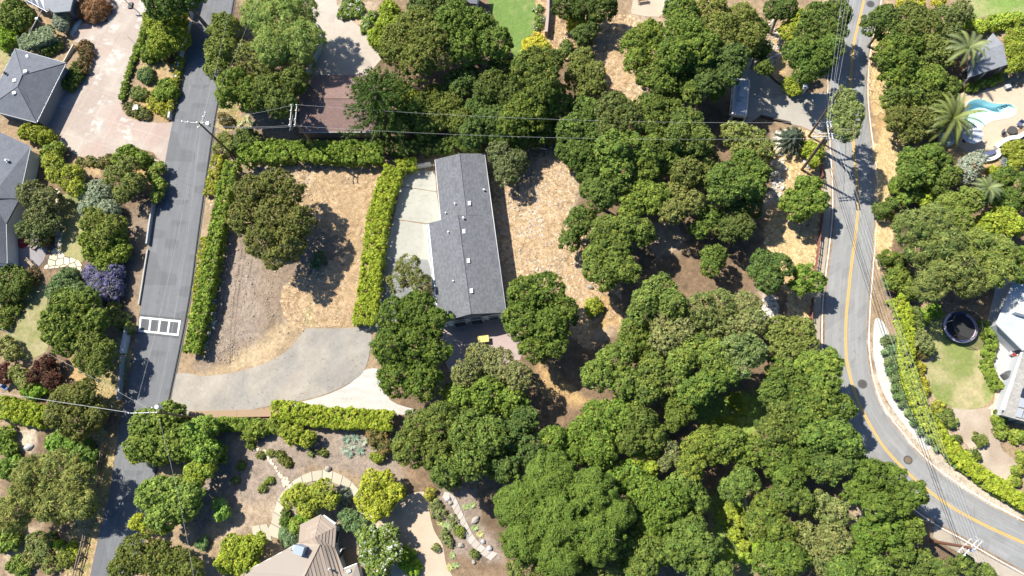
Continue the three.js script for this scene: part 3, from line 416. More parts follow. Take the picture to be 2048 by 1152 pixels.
// a tree or shrub whose crown covers the given photo discs, standing on the ground; low = shrub
function plant(name, kind, discs, h, label, category, group, { low = false, full = 1, base } = {}) {
  const K = KIND[kind]; if (!low && h > 6) h *= 0.86 + 0.36 * hash(discs[0][0], discs[0][1]);
  const lobes = discs.map(([x, y, r, dh]) => { const e = mpp(x, y, h * 0.7) * r, v = low ? Math.min(e * 0.95, h * 0.62) : Math.min(e * 0.95, h * 0.45), top = h - (dh ?? (low ? rr(0, 0.1) * h : rr(0, 0.16) * h)), cy = Math.max(v * 0.5, top - v * 0.95), p = P(x, y, cy + v * 0.35); return { x: p.x, y: cy, z: p.z, r: e * 0.99, v }; });
  const c = lobes.reduce((a, b) => a.add(V(b.x, 0, b.z)), V(0, 0, 0)).divideScalar(lobes.length);
  c.y = groundY(c.x, c.z);
  const o = thing(name, label, category, c, 0, group);
  for (const b of lobes) { b.x -= c.x; b.z -= c.z; }
  mesh(low ? 'foliage' : 'crown', crownGeo(K, lobes, full), leafMat, o);
  mesh(low ? 'stem' : 'trunk', trunkGeo(lobes, h, low ? 0.06 + h * 0.012 : 0.1 + h * 0.022), barkMat, o);
  return o;
}
const T = (kind, discs, h, label, opt) => plant(kind === 'feather' || kind === 'pepper' ? 'feathery_tree' : kind === 'oak' || kind === 'dark' || kind === 'olive' || kind === 'grey' || kind === 'sparse' ? 'oak_tree' : 'broadleaf_tree', kind, discs, h, label, 'tree', undefined, opt);
const S = (kind, discs, h, label, group, opt = {}) => plant('shrub', kind, discs, h, label, 'shrub', group, { low: true, ...opt });
// clipped or climbing hedge along a photo polyline: w metres wide, h metres tall
function hedge(kind, line, w, h, label, { name = 'hedge', cat = 'hedge', full = 1, ragged = 0.12, y0 = 0, core = true } = {}) {
  const K = KIND[kind], pts = curve(PX(line, h * 0.8), 60), o = thing(name, label, cat, V(pts[0].x, y0, pts[0].z)), L = new Leaves(), tint = [1, 1, 1];
  let len = 0; for (let i = 1; i < pts.length; i++) len += pts[i].distanceTo(pts[i - 1]);
  const n = Math.round(full * K.d * len * (w + h * 1.2) / (K.pr * K.pr) * 0.6);
  for (let k = 0; k < n; k++) {
    const f = rnd() * (pts.length - 1.001), i = Math.floor(f), p = pts[i].clone().lerp(pts[i + 1], f - i), t = pts[i + 1].clone().sub(pts[i]).setY(0).normalize(), side = rnd() < w / (w + h * 0.9);
    const wob = 1 + ragged * 2.4 * (noise(f * 0.45 + len, w * 7) - 0.5), hw = w / 2 * wob;
    const a = side ? rr(-1, 1) : (rnd() < 0.5 ? -1 : 1) * rr(0.86, 1), y = side ? h * (1 - ragged * rr(0, 1.2)) * (0.9 + 0.2 * noise(f * 0.8, a * 2)) : h * Math.sqrt(rnd()) * 0.95, out = side ? [0, 1, 0] : [-t.z * Math.sign(a), 0.5, t.x * Math.sign(a)];
    puff(L, K, p.x - t.z * a * hw - o.position.x, y, p.z + t.x * a * hw - o.position.z, K.pr * rr(0.55, 1.05), out, tint, Math.round(K.n * 0.8));
  }
  mesh('foliage', L.geo(), leafMat, o);
  if (core) { const stems = []; for (let s = 0; s < len; s += 0.7) { const f = s / len * (pts.length - 1.001), i = Math.floor(f), p = pts[i]; stems.push(bar(V(p.x - o.position.x, -0.3, p.z - o.position.z), V(p.x - o.position.x + rr(-0.3, 0.3), h * 0.8, p.z - o.position.z + rr(-0.3, 0.3)), 0.04, 0.015, 5)); } mesh('stem', join(stems), barkMat, o); }
  return o;
}
// rosette of stiff leaves (agave, yucca), each leaf a part
function rosette(name, px, py, r, h, n, col, label, category, group, w = 0.16) {
  const p = onGround(px, py), o = thing(name, label, category, p, rr(0, 6), group), m = M('ros' + col.join(), ...col, 0.6), gs = [];
  for (let k = 0; k < 4; k++) {                                    // four leaf shapes shared round the plant
    const g = new THREE.BufferGeometry(), up = [0.25, 0.6, 1.05, 0.9][k], pos = [], idx = [];
    for (let s = 0; s <= 5; s++) { const t = s / 5, x = r * t * Math.cos(up * (1 - 0.35 * t)), y = h * (0.15 + t * Math.sin(up)) - 0.12 * t * t, q = w * Math.sin(Math.PI * (0.18 + 0.82 * t)) * 0.5; pos.push(x, y + q * 0.5, -q, x, y, 0, x, y + q * 0.5, q); if (s) { const a = 3 * s - 3; idx.push(a, a + 3, a + 1, a + 1, a + 3, a + 4, a + 1, a + 4, a + 2, a + 2, a + 4, a + 5); } }
    g.setAttribute('position', new THREE.Float32BufferAttribute(pos, 3)); g.setIndex(idx); g.computeVertexNormals(); gs.push(g);
  }
  for (let k = 0; k < n; k++) { const b = mesh('leaf', gs[k % 4], m, o); b.rotation.y = k * 2.4; b.scale.setScalar(rr(0.8, 1.1)); }
  return o;
}
// feather palm: trunk, crown of fronds, each frond a part
function palm(px, py, y, len, n, h, col, label, trunkTo, wide = 0.14) {
  const top = P(px, py, h), b = trunkTo ? P(...trunkTo) : top.clone(); b.y = groundY(b.x, b.z);
  const o = thing('palm_tree', label, 'palm', b), m = M('frond' + col.join(), ...col, 0.6), m2 = M('frondyoung' + col.join(), col[0] * 1.55, col[1] * 1.5, col[2] * 1.2, 0.6);
  const t = V(top.x - b.x, h - b.y, top.z - b.z); mesh('trunk', bar(V(0, -0.3, 0), t, len * 0.09, len * 0.07, 10), barkMat, o);
  const variants = [];
  for (let v = 0; v < 5; v++) {
    const up = [1.25, 0.8, 0.45, 0.1, -0.25][v], pos = [], idx = []; let x = 0, yy = 0, a = up; const seg = 26, pts = [];
    for (let s = 0; s <= seg; s++) { pts.push([x, yy, a]); x += len / seg * Math.cos(a); yy += len / seg * Math.sin(a); a -= (1.5 + up * 0.5) / seg * (0.5 + s / seg); }
    for (let s = 1; s <= seg; s++) { const [x0, y0] = pts[s - 1], [x1, y1, an] = pts[s], q = s / seg, lw = len * wide * Math.sin(Math.PI * (0.12 + 0.86 * q)) + 0.03, o0 = pos.length / 3;
      pos.push(x0, y0, -0.03, x1, y1, -0.03, x0, y0, 0.03, x1, y1, 0.03); idx.push(o0, o0 + 1, o0 + 2, o0 + 1, o0 + 3, o0 + 2);
      for (const sd of [-1, 1]) { const o1 = pos.length / 3, dx = Math.cos(an) * lw * 0.75, dy = Math.sin(an) * lw * 0.75 - lw * 0.18; pos.push(x0, y0, 0, x1, y1, 0, x1 + dx, y1 + dy + lw * 0.22, sd * lw); idx.push(o1, o1 + 1, o1 + 2); } }
    const g = new THREE.BufferGeometry(); g.setAttribute('position', new THREE.Float32BufferAttribute(pos, 3)); g.setIndex(idx); g.computeVertexNormals(); variants.push(g);
  }
  for (let k = 0; k < n; k++) { const f = mesh('frond', variants[k % 5], k % 3 ? m : m2, o); f.position.copy(t); f.rotation.y = k * 2.39996 + rr(-0.1, 0.1); f.scale.setScalar(rr(0.85, 1.1)); }
  return o;
}
// ---------------------------------------------------------------- trees (discs: photo x, y, radius of each lobe of the crown)
T('feather', [[520, 20, 42], [560, 45, 55], [602, 75, 40], [590, 15, 40], [545, 90, 35]], 12, 'tall feathery light green tree above the brown roofed garage');
T('olive', [[448, 55, 30], [440, 98, 32], [432, 135, 24]], 8, 'olive green oak overhanging the upper end of the narrow road');
T('sparse', [[500, 115, 38], [540, 130, 36], [590, 125, 38]], 9, 'thin crowned oak showing bare limbs below the feathery tree');
T('oak', [[465, 165, 34], [500, 185, 34], [450, 190, 20]], 8, 'rounded oak nearest the road pole with the leaning crossarm');
T('oak', [[540, 180, 38], [560, 205, 28], [585, 160, 28]], 8, 'oak between the thin oak and the double crossarm pole');
T('olive', [[830, 50, 42], [800, 85, 42], [865, 85, 46], [835, 118, 36]], 9, 'broad olive oak beside the lime shrub bank at the top');
T('oak', [[905, 45, 46], [950, 52, 42], [990, 80, 32], [930, 85, 42]], 9, 'broad dark oak bordering the upper green lawn');
T('dark', [[900, 10, 34], [862, 6, 28], [835, 18, 22]], 6, 'low dark tree at the top edge by the roof corner');
T('dark', [[915, 165, 26], [938, 152, 24]], 6, 'small isolated oak crown over a black gap in the upper wood');
T('olive', [[868, 190, 28], [895, 212, 36], [868, 232, 30], [925, 238, 32]], 6.5, 'yellowish oak just right of the monkey puzzle tree');
T('dark', [[850, 255, 24], [800, 245, 24], [832, 225, 22]], 5, 'deep green thicket tree beside the garage eave');
T('dark', [[1008, 140, 36], [985, 172, 36], [1030, 188, 38]], 7.5, 'dark oak below the tip of the upper lawn');
T('oak', [[1060, 132, 38], [1095, 122, 30], [1085, 168, 36]], 9, 'oak standing behind the yellow ball shrub');
T('oak', [[1060, 215, 42], [1108, 200, 34], [1030, 240, 38]], 6.8, 'wide oak above the north end of the long grey roof');
T('dark', [[958, 218, 30], [985, 242, 36], [948, 262, 30]], 6, 'dark oak over the hedge line north of the grey house');
T('dark', [[1080, 255, 34], [1002, 275, 28], [1045, 272, 28]], 5, 'oak touching the wires north of the bare slope');
T('olive', [[1165, 118, 26], [1160, 150, 30], [1186, 142, 24], [1175, 176, 26], [1196, 168, 18]], 6, 'slim olive oak along the straw gully');
T('dark', [[1168, 68, 24], [1184, 56, 15]], 4.5, 'small dark tree beside the yellow flowering bush');
T('dark', [[1130, 6, 25], [1165, 12, 30], [1205, 12, 30]], 7, 'oak at the top edge left of the terrace');
T('oak', [[1272, 85, 32], [1300, 62, 26], [1310, 105, 38], [1275, 118, 24]], 9, 'westmost oak of the clump below the terrace railing');
T('oak', [[1330, 160, 34], [1365, 165, 34], [1300, 148, 26], [1385, 182, 20]], 8, 'lowest oak of the clump left of the motorhome');
T('oak', [[1370, 60, 44], [1400, 95, 44], [1350, 105, 34], [1362, 18, 32]], 10, 'tallest oak in the middle of the clump above the motorhome');
T('olive', [[1440, 60, 44], [1480, 38, 38], [1425, 18, 34], [1500, 72, 32]], 10, 'oak at the top edge between terrace and wide road');
T('dark', [[1440, 125, 36], [1402, 140, 34], [1470, 112, 30], [1412, 168, 24], [1458, 150, 22]], 11, 'oak crown shading the motorhome from the west');
T('oak', [[1520, 92, 22], [1515, 55, 26], [1530, 130, 16]], 7, 'narrow oak on the corner of the dusty pull in');
T('dark', [[1552, 18, 22], [1575, 12, 20]], 8, 'shadowed tree at the top edge beside the bright roadside oak');
T('broad', [[1437, 182, 12], [1430, 192, 9]], 4, 'bright sapling just left of the motorhome');
T('oak', [[1642, 35, 36], [1675, 25, 30], [1666, 60, 28], [1622, 60, 28]], 9, 'oak overhanging the west lane at the top of the wide road');
T('dark', [[1600, 100, 32], [1640, 108, 36], [1665, 88, 26], [1615, 135, 28]], 9, 'round oak casting a deep shadow on the wide road');
T('lime', [[1580, 60, 20], [1600, 38, 22]], 6, 'yellow green tree behind the round roadside oak');
T('dark', [[1748, 45, 24], [1775, 30, 26], [1785, 55, 26]], 7, 'oak reaching over the east lane near the upper manhole');
T('olive', [[1820, 30, 32], [1850, 48, 36], [1815, 62, 28]], 8, 'grey green oak north of the pool, second from the road');
T('grey', [[1890, 35, 32], [1920, 25, 26], [1900, 65, 28]], 6, 'pale oak beside the corner lawn');
T('oak', [[1790, 95, 30], [1820, 88, 28], [1775, 115, 22], [1810, 122, 28]], 8, 'oak next to the straw verge below the overhanging oak');
T('olive', [[1860, 92, 30], [1886, 106, 28], [1852, 122, 26]], 5.5, 'oak left of the slender feather palm');
T('oak', [[1790, 152, 28], [1830, 150, 32], [1865, 155, 30]], 6, 'wide oak midway along the straw verge');
T('oak', [[1792, 195, 26], [1830, 192, 32], [1870, 190, 30], [1898, 172, 22]], 5, 'oak between the verge and the pool house');
T('olive', [[1800, 235, 28], [1840, 235, 28], [1825, 262, 26]], 5.5, 'southern oak of the verge wood near the date palm');
T('olive', [[1880, 225, 26], [1860, 250, 24]], 4.5, 'oak behind the date palm fronds');
T('grey', [[1690, 195, 22], [1685, 225, 28], [1706, 228, 26], [1690, 256, 26]], 10, 'loose grey green eucalyptus leaning over the wide road');
T('grey', [[1470, 265, 26], [1500, 276, 32], [1525, 296, 28], [1487, 292, 24]], 7, 'grey oak below the motorhome drive');
T('oak', [[1170, 225, 36], [1145, 255, 33], [1190, 262, 33]], 7, 'northwest oak of the big central canopy under the wires');
T('olive', [[1225, 215, 34], [1255, 236, 36], [1222, 252, 30]], 9, 'oak at the foot of the straw gully, canopy edge');
T('oak', [[1300, 215, 36], [1336, 226, 36], [1306, 252, 34]], 10, 'oak in the central canopy straight below the lowest clump oak');
T('oak', [[1375, 245, 33], [1396, 276, 33], [1356, 270, 28]], 9, 'oak on the canopy edge facing the motorhome');
T('dark', [[1140, 295, 30], [1165, 312, 33], [1185, 342, 30]], 6, 'oak on the west canopy edge at the top of the bare slope');
T('oak', [[1225, 295, 36], [1256, 290, 30], [1236, 332, 33]], 10, 'high oak inside the west half of the central canopy');
T('oak', [[1300, 302, 36], [1332, 310, 33], [1292, 336, 30]], 10, 'high oak in the very middle of the central canopy');
T('olive', [[1400, 320, 33], [1372, 340, 33], [1420, 350, 26]], 9, 'lighter oak in the east half of the central canopy');
T('oak', [[1205, 385, 33], [1235, 370, 28], [1180, 376, 20]], 8, 'oak on the canopy edge above the bare rocky slope');
T('oak', [[1280, 380, 36], [1312, 396, 30], [1262, 410, 26]], 9, 'oak in the south of the central canopy beside a dark hollow');
T('grey', [[1350, 390, 33], [1386, 402, 28], [1346, 420, 26]], 8, 'thin oak with pale twigs over the dark hollow');
T('oak', [[1450, 350, 30], [1482, 366, 28], [1446, 386, 26]], 9, 'oak on the east canopy edge below the grey oak');
T('oak', [[1492, 322, 26], [1516, 346, 26], [1506, 376, 24]], 8, 'oak facing the leaning road pole across the straw bank');
T('dark', [[1470, 425, 30], [1500, 410, 26], [1462, 456, 26], [1486, 450, 24]], 8, 'oak at the southeast corner of the central canopy');
T('dark', [[1420, 432, 24], [1402, 456, 20]], 7, 'low oak in deep shade inside the dark hollow');
T('dark', [[1150, 452, 24], [1166, 436, 26], [1140, 480, 20]], 6, 'small dark oak on the rocky slope west of the spreading oak');
T('oak', [[1215, 462, 36], [1256, 450, 28], [1285, 462, 26], [1232, 492, 33], [1195, 512, 30], [1236, 530, 33], [1210, 552, 28], [1256, 542, 22], [1188, 540, 22]], 9, 'spreading free standing oak east of the bare rocky slope');
T('oak', [[1428, 514, 25], [1420, 536, 18]], 6, 'small upright oak in the clearing left of two roadside oaks');
T('dark', [[1530, 525, 28], [1560, 530, 26], [1540, 560, 26], [1515, 545, 18]], 7, 'dark oak on the straw bank west of the rail fence');
T('oak', [[1610, 550, 23], [1630, 562, 20], [1600, 570, 17]], 6, 'small oak leaning over the rail fence');
T('broad', [[1585, 402, 24], [1615, 390, 28], [1640, 402, 20], [1600, 420, 24], [1605, 365, 15], [1630, 366, 13]], 6, 'bright roadside oak just below the leaning pole');
T('oak', [[1320, 580, 33], [1292, 600, 26], [1345, 606, 28], [1282, 626, 22]], 8, 'oak south of the clearing, beside the lime bush gully');
T('oak', [[1050, 588, 36], [1090, 580, 36], [1120, 620, 33], [1045, 640, 38], [1095, 650, 40], [1070, 690, 33], [1112, 690, 22]], 9, 'large round oak hugging the southeast corner of the grey house');
T('oak', [[790, 630, 36], [836, 620, 38], [870, 642, 28], [780, 692, 40], [832, 692, 43], [868, 702, 28], [790, 752, 38], [842, 762, 38]], 10, 'largest oak standing between the asphalt apron and the grey house');
T('sparse', [[815, 530, 24], [795, 562, 24], [842, 572, 22], [830, 550, 18]], 6, 'thin grey oak over the pale drive beside the house wall');
T('grey', [[1000, 302, 26], [1030, 320, 28], [1012, 346, 24], [1014, 322, 26]], 5, 'small grey green tree at the northeast corner of the grey house');
T('olive', [[500, 380, 33], [545, 365, 33], [580, 382, 26], [490, 430, 36], [545, 430, 43], [590, 442, 33], [520, 480, 33], [570, 486, 33], [545, 515, 20]], 9, 'lone spreading oak on the empty dry lot');
T('grey', [[960, 716, 30], [1000, 730, 33], [930, 748, 28], [1036, 750, 28]], 8, 'twiggy oak just below the pink patio');
T('oak', [[925, 792, 36], [975, 790, 38], [1022, 802, 33]], 9, 'oak in the wood directly below the twiggy patio oak');
T('oak', [[840, 850, 33], [880, 840, 33], [820, 892, 36], [870, 900, 38]], 9, 'oak above the mulched garden with the agave bed');
T('oak', [[930, 862, 40], [980, 870, 38], [940, 920, 40], [892, 942, 33]], 10, 'high oak between the garden oak and the great fine leaved tree');
T('dark', [[1020, 872, 33], [1050, 840, 26], [1010, 930, 34], [1060, 900, 28]], 9, 'dark oak on the north edge of the great fine leaved tree');
plant('broadleaf_tree', 'fine', [[1100, 960, 58, 1], [1040, 1012, 52, 1.2], [1120, 1040, 66, 0.3], [1050, 1080, 48, 1.2], [1180, 990, 56, 0.8], [1190, 1070, 60, 0.5], [1120, 1110, 50, 0.8], [1230, 1030, 40, 1.5]], 11, 'great even crowned fine leaved tree at the bottom centre', 'tree');
T('oak', [[1150, 890, 38], [1200, 900, 36], [1110, 880, 28]], 9, 'oak bordering the great fine leaved tree on its upper right');
T('oak', [[1270, 660, 30], [1300, 680, 33], [1260, 696, 28]], 8, 'northwest oak of the large southern wood');
T('oak', [[1230, 722, 36], [1200, 750, 33], [1250, 762, 33]], 9, 'oak on the west edge of the southern wood above the orange track');
T('grey', [[1330, 642, 28], [1360, 662, 33], [1330, 682, 28]], 8, 'oak in the southern wood right below the gully oak');
T('grey', [[1400, 620, 36], [1440, 610, 36], [1420, 650, 33]], 9, 'pale twigged oak at the north edge of the southern wood');
T('grey', [[1490, 612, 33], [1510, 640, 30], [1470, 652, 30]], 9, 'oak beside the pale path opening west of the rail fence');
T('oak', [[1390, 700, 36], [1430, 712, 36], [1362, 722, 30]], 9, 'oak in the heart of the southern wood');
T('grey', [[1470, 700, 33], [1502, 702, 33], [1482, 732, 26]], 9, 'oak left of the yellowish roadside oak');
T('oak', [[1310, 742, 36], [1350, 762, 33], [1290, 782, 28]], 9, 'oak in the west of the southern wood over a black hollow');
T('oak', [[1420, 762, 28], [1390, 782, 30], [1452, 748, 24]], 8, 'oak above the bright green undergrowth');
T('oak', [[1360, 816, 30], [1385, 800, 26], [1350, 840, 20]], 8, 'oak left of the bright green undergrowth');
T('olive', [[1560, 662, 30], [1600, 660, 33], [1580, 696, 33], [1612, 690, 22]], 8, 'yellowish oak at the end of the rail fence');
T('broad', [[1630, 730, 33], [1660, 725, 28], [1652, 762, 30]], 9, 'oak pushing out over the bend beside the lower manhole');
T('oak', [[1570, 745, 33], [1600, 772, 33], [1550, 782, 28]], 9, 'oak behind the one that pushes over the bend');
T('oak', [[1650, 800, 33], [1682, 816, 28], [1620, 822, 30]], 9, 'oak along the inner side of the bend below the manhole');
T('oak', [[1570, 822, 33], [1590, 860, 33], [1545, 862, 28]], 9, 'oak right of the bright green undergrowth');
T('oak', [[1640, 870, 33], [1680, 866, 30], [1702, 890, 25]], 9, 'oak with its shadow on the yellow line of the bend');
T('oak', [[1460, 882, 33], [1500, 900, 33], [1432, 900, 28]], 8, 'oak south of the bright green undergrowth');
T('oak', [[1560, 920, 36], [1610, 920, 33], [1580, 956, 30]], 9, 'oak midway between undergrowth and the curving road');
T('oak', [[1660, 932, 33], [1650, 902, 28], [1692, 922, 24]], 9, 'oak beside the bare limbs clearing, upper left');
T('oak', [[1740, 946, 33], [1780, 960, 36], [1720, 982, 28], [1800, 1000, 33], [1760, 1012, 33], [1830, 986, 24]], 9, 'broad oak leaning over the inside of the lower curve');
T('grey', [[1672, 1030, 30], [1642, 1010, 28]], 7, 'thin oak left of the bare limbs clearing');
T('oak', [[1600, 1000, 28], [1570, 992, 26]], 8, 'small oak between the track bushes and the limbs clearing');
T('oak', [[1540, 1010, 28], [1520, 1050, 33], [1560, 1062, 30]], 8, 'oak on the right bank of the narrow foot track');
T('grey', [[1620, 1080, 36], [1672, 1080, 33], [1650, 1116, 33]], 8, 'oak with grey dead twigs below the limbs clearing');
T('oak', [[1740, 1070, 33], [1780, 1060, 28], [1720, 1112, 33]], 8, 'oak at the bottom between dead twigs and lower pole');
T('oak', [[1820, 1062, 28], [1800, 1100, 30]], 7, 'oak whose edge hides the foot of the lower pole');
T('oak', [[1580, 1122, 36], [1540, 1122, 33]], 8, 'bottom edge oak beside the foot track');
T('oak', [[1690, 1142, 36], [1750, 1142, 33]], 8, 'bottom edge oak below the dead twigged oak');
T('oak', [[1850, 1128, 28], [1890, 1142, 25], [1820, 1142, 28]], 6, 'bottom edge oak under the lower pole crossarms');
T('oak', [[1930, 1130, 20], [1972, 1148, 20]], 5, 'low oak along the lower white edge line');
T('oak', [[1200, 832, 36], [1240, 830, 33], [1170, 860, 28]], 9, 'oak right of the orange track, lower end');
T('oak', [[1280, 842, 33], [1300, 872, 33], [1265, 882, 26]], 9, 'oak above the cluster of lime crowns');
T('oak', [[1390, 900, 30], [1420, 880, 26], [1380, 932, 26]], 8, 'oak right of the cluster of lime crowns');
T('oak', [[1290, 990, 38], [1340, 1000, 36], [1310, 1040, 38]], 9, 'oak right of the great fine leaved tree');
T('oak', [[1258, 952, 32], [1230, 962, 28]], 9, 'oak wedged between lime crowns and the great tree');
T('oak', [[1372, 970, 33], [1392, 1000, 26]], 8, 'oak at the left side of the bright track bushes');
T('oak', [[1260, 1092, 40], [1310, 1092, 40], [1280, 1132, 36]], 9, 'bottom oak right of the great fine leaved tree');
T('oak', [[1382, 1062, 33], [1360, 1100, 36], [1412, 1092, 28]], 8, 'bottom oak left of the foot track');
T('olive', [[1220, 1135, 34], [1180, 1145, 30], [1050, 1140, 30], [1100, 1150, 30]], 7, 'grey green crown along the bottom edge under the great tree');
T('oak', [[1490, 962, 28], [1462, 980, 24]], 7, 'oak at the top of the narrow foot track');
T('oak', [[1400, 1138, 28], [1442, 1142, 26]], 7, 'small oak at the bottom edge on the left track bank');
T('lime', [[1275, 922, 17], [1300, 936, 15], [1306, 905, 12]], 7.5, 'lime crown cluster amid the dark oaks');
T('grey', [[1340, 896, 15], [1352, 916, 15], [1330, 930, 12]], 7.5, 'pale round crowns beside the lime crown cluster');
// left side gardens
T('lime', [[330, 55, 36], [312, 40, 28], [345, 35, 26], [350, 75, 24], [320, 85, 26]], 5, 'yellow green tree in the planter between drive and road');
T('dark', [[315, 2, 28], [345, -5, 30], [372, -22, 32], [340, -35, 36], [395, -45, 34]], 11, 'tall dark tree at the top edge shading the narrow road');
T('broad', [[290, 850, 32], [330, 842, 36], [312, 888, 40], [355, 885, 36], [272, 894, 24]], 7, 'bright leafy tree over the road at the bottom left pole');
T('broad', [[385, 880, 36], [405, 858, 26], [412, 905, 26]], 6, 'dark leafy tree beside the brown retaining terrace');
T('lime', [[390, 946, 23], [412, 936, 18], [386, 966, 16]], 5, 'lime green tree above the mulched garden corner');
T('broad', [[308, 990, 36], [345, 990, 36], [322, 1030, 33], [362, 1012, 30], [380, 985, 22]], 7, 'leafy tree overhanging the lower narrow road');
T('olive', [[270, 1110, 36], [310, 1120, 33], [350, 1132, 36], [240, 1136, 22], [382, 1142, 22]], 7, 'olive crowned tree at the bottom beside the narrow road');
T('pepper', [[60, 950, 38], [110, 940, 40], [150, 962, 33], [50, 1000, 38], [110, 1000, 43], [158, 1010, 28], [20, 1030, 33]], 8, 'wide soft olive tree left of the log fence');
T('olive', [[130, 800, 33], [165, 790, 30], [150, 840, 36], [110, 830, 22], [192, 830, 20]], 7, 'round oak left of the road under the white wire');
T('broad', [[130, 612, 33], [165, 602, 28], [110, 642, 30], [150, 652, 33], [190, 640, 22], [130, 682, 26], [104, 670, 18]], 7, 'glossy dark tree below the sage mound');
T('olive', [[180, 690, 28], [205, 702, 22], [195, 736, 22], [170, 720, 20]], 6, 'tree above the white road wall, lower left');
T('olive', [[232, 350, 23], [256, 332, 20], [266, 366, 20], [246, 386, 18]], 5, 'small tree beside the drive entrance wall');
T('olive', [[190, 442, 26], [225, 452, 23], [206, 472, 22]], 4.5, 'tree between the small lawn and the shaded verge');
T('golden', [[110, 340, 20], [136, 352, 26], [102, 322, 18], [150, 376, 16]], 4.5, 'golden green tree near the second grey roof');
T('grey', [[60, 386, 26], [90, 400, 26], [76, 430, 26]], 4.5, 'grey green tree covering the second roof corner');
T('grey', [[70, 462, 24], [96, 446, 20], [46, 456, 16]], 4, 'feathery small tree above the stained patio');
// right side
T('oak', [[1830, 320, 30], [1860, 310, 26], [1820, 350, 26], [1850, 346, 26]], 6, 'oak below the date palm on the garden bank');
T('oak', [[1885, 322, 22], [1900, 350, 22], [1880, 366, 20]], 5, 'oak left of the silver tree');
T('silver', [[1940, 332, 25], [1956, 316, 16], [1930, 350, 20]], 4, 'silver leaved tree below the white pool wall');
T('olive', [[1905, 410, 30], [1940, 400, 30], [1920, 440, 28]], 7, 'olive tree left of the small palm');
T('oak', [[2010, 352, 22], [2036, 362, 20], [1992, 396, 26], [2022, 402, 28]], 6, 'oak right of the small palm');
T('pepper', [[1830, 450, 38], [1870, 440, 36], [1850, 490, 40], [1900, 482, 36]], 9, 'feathery pepper tree nearest the straw verge');
T('pepper', [[1960, 492, 38], [2000, 500, 36], [1992, 540, 36]], 9, 'feathery pepper tree above the pale roof');
T('pepper', [[1880, 546, 40], [1920, 532, 38], [1942, 562, 33], [1860, 572, 28]], 9, 'feathery pepper tree directly above the trampoline');
T('lime', [[1980, 452, 28], [2010, 432, 26], [2036, 450, 22]], 6, 'yellow green tree behind the pepper trees');
T('oak', [[2032, 510, 22], [2038, 545, 20]], 6, 'tree at the right edge above the blue shaded roof');

// ---------------------------------------------------------------- shrubs and hedges
S('broad', [[25, 20, 24], [40, 35, 22], [15, 40, 20]], 3, 'bright green shrub at the top left corner');
S('vivid', [[8, 72, 20], [15, 85, 15]], 2.4, 'vivid shrub at the left edge above the hip roof');
S('sage', [[121, 30, 13], [123, 50, 12], [118, 42, 13]], 2.4, 'upright clipped sage shrub beside the pale blue boat');
S('rust', [[165, 92, 13], [172, 105, 13], [168, 122, 12], [162, 138, 12]], 1.4, 'rusty shrub row curving along the drive edge');
S('dark', [[150, 150, 14], [140, 165, 14], [152, 135, 12]], 1.6, 'dark shrubs at the hip roofed house wall');
S('dark', [[110, 90, 14], [95, 100, 12]], 1.2, 'low dark bush behind the long clipped sage hedge');
S('lime', [[55, 262, 16], [75, 265, 18], [92, 275, 16]], 2.6, 'lime shrub between the two grey roofs');
S('broad', [[110, 298, 16], [95, 305, 14]], 2.4, 'green shrub below the lime shrub between the roofs');
S('broad', [[308, 92, 20], [300, 105, 18], [318, 98, 16]], 2.2, 'rounded green shrub at the top of the dry planter');
S('bluegreen', [[288, 148, 15], [294, 155, 12]], 1.3, 'grey green grass shrub inside the planter wall');
S('grey', [[275, 185, 14], [285, 190, 12]], 1.1, 'pale shrub low in the planter');
S('broad', [[332, 172, 18], [322, 185, 16], [340, 185, 14]], 1.8, 'green shrub against the road side of the planter');
S('golden', [[308, 208, 16], [320, 215, 12]], 1.2, 'golden shrub at the planter end');
S('grey', [[262, 215, 14], [275, 222, 12], [288, 228, 12]], 1, 'grey shrubs around the square stone pier');
S('rust', [[335, 118, 10]], 0.8, 'brown dried bush on the straw of the planter');
S('sage', [[195, 388, 30], [216, 420, 22], [182, 414, 24], [172, 385, 18]], 3, 'big blue green mound shrub beside the small lawn');
S('broad', [[190, 500, 25], [230, 482, 22], [212, 522, 22], [240, 505, 18], [175, 480, 16]], 3, 'dense green shrub above the violet mound');
S('blue', [[205, 560, 30], [190, 545, 24], [222, 575, 24], [225, 545, 20], [195, 580, 22]], 2.4, 'violet flowering mound beside the narrow road');
S('bluegreen', [[130, 565, 28], [115, 585, 22], [148, 585, 24], [135, 555, 20]], 2.2, 'blue green mound at the end of the flagstone path');
S('grey', [[240, 640, 16], [226, 616, 12], [258, 656, 10]], 1.3, 'greyish shrub above the ladder marking wall');
S('broad', [[305, 345, 12], [320, 332, 11], [318, 368, 13], [312, 392, 11]], 2.2, 'shrub strip on the road wall below the drive');
S('broad', [[285, 318, 16], [256, 305, 15], [240, 315, 14]], 1.6, 'shrub around the boulder at the drive entrance');
S('grey', [[160, 325, 10], [180, 322, 10], [200, 325, 10], [215, 318, 10]], 0.7, 'low grey shrub border under the pink drive');
S('rust', [[90, 478, 12], [85, 468, 9]], 1.2, 'small maroon brown bush by the stained patio');
S('olive', [[20, 555, 26], [45, 565, 18], [10, 585, 22], [30, 580, 18]], 2.8, 'round olive shrub below the stained patio');
S('rust', [[62, 548, 13], [66, 560, 10]], 1.4, 'tan green bush beside the wooden chairs');
S('olive', [[15, 625, 20], [30, 610, 14], [5, 640, 18]], 1.2, 'clipped curved hedge mound at the left edge');
S('grey', [[10, 690, 18], [20, 705, 16]], 2.6, 'grey green shrub at the left edge by the flagpole wire');
S('purple', [[85, 735, 20], [102, 760, 17], [70, 750, 15], [95, 720, 14]], 3, 'deep purple leaved shrub below the olive lawn');
S('purple', [[5, 740, 14], [8, 755, 12]], 2.2, 'red purple shrub cut by the left edge');
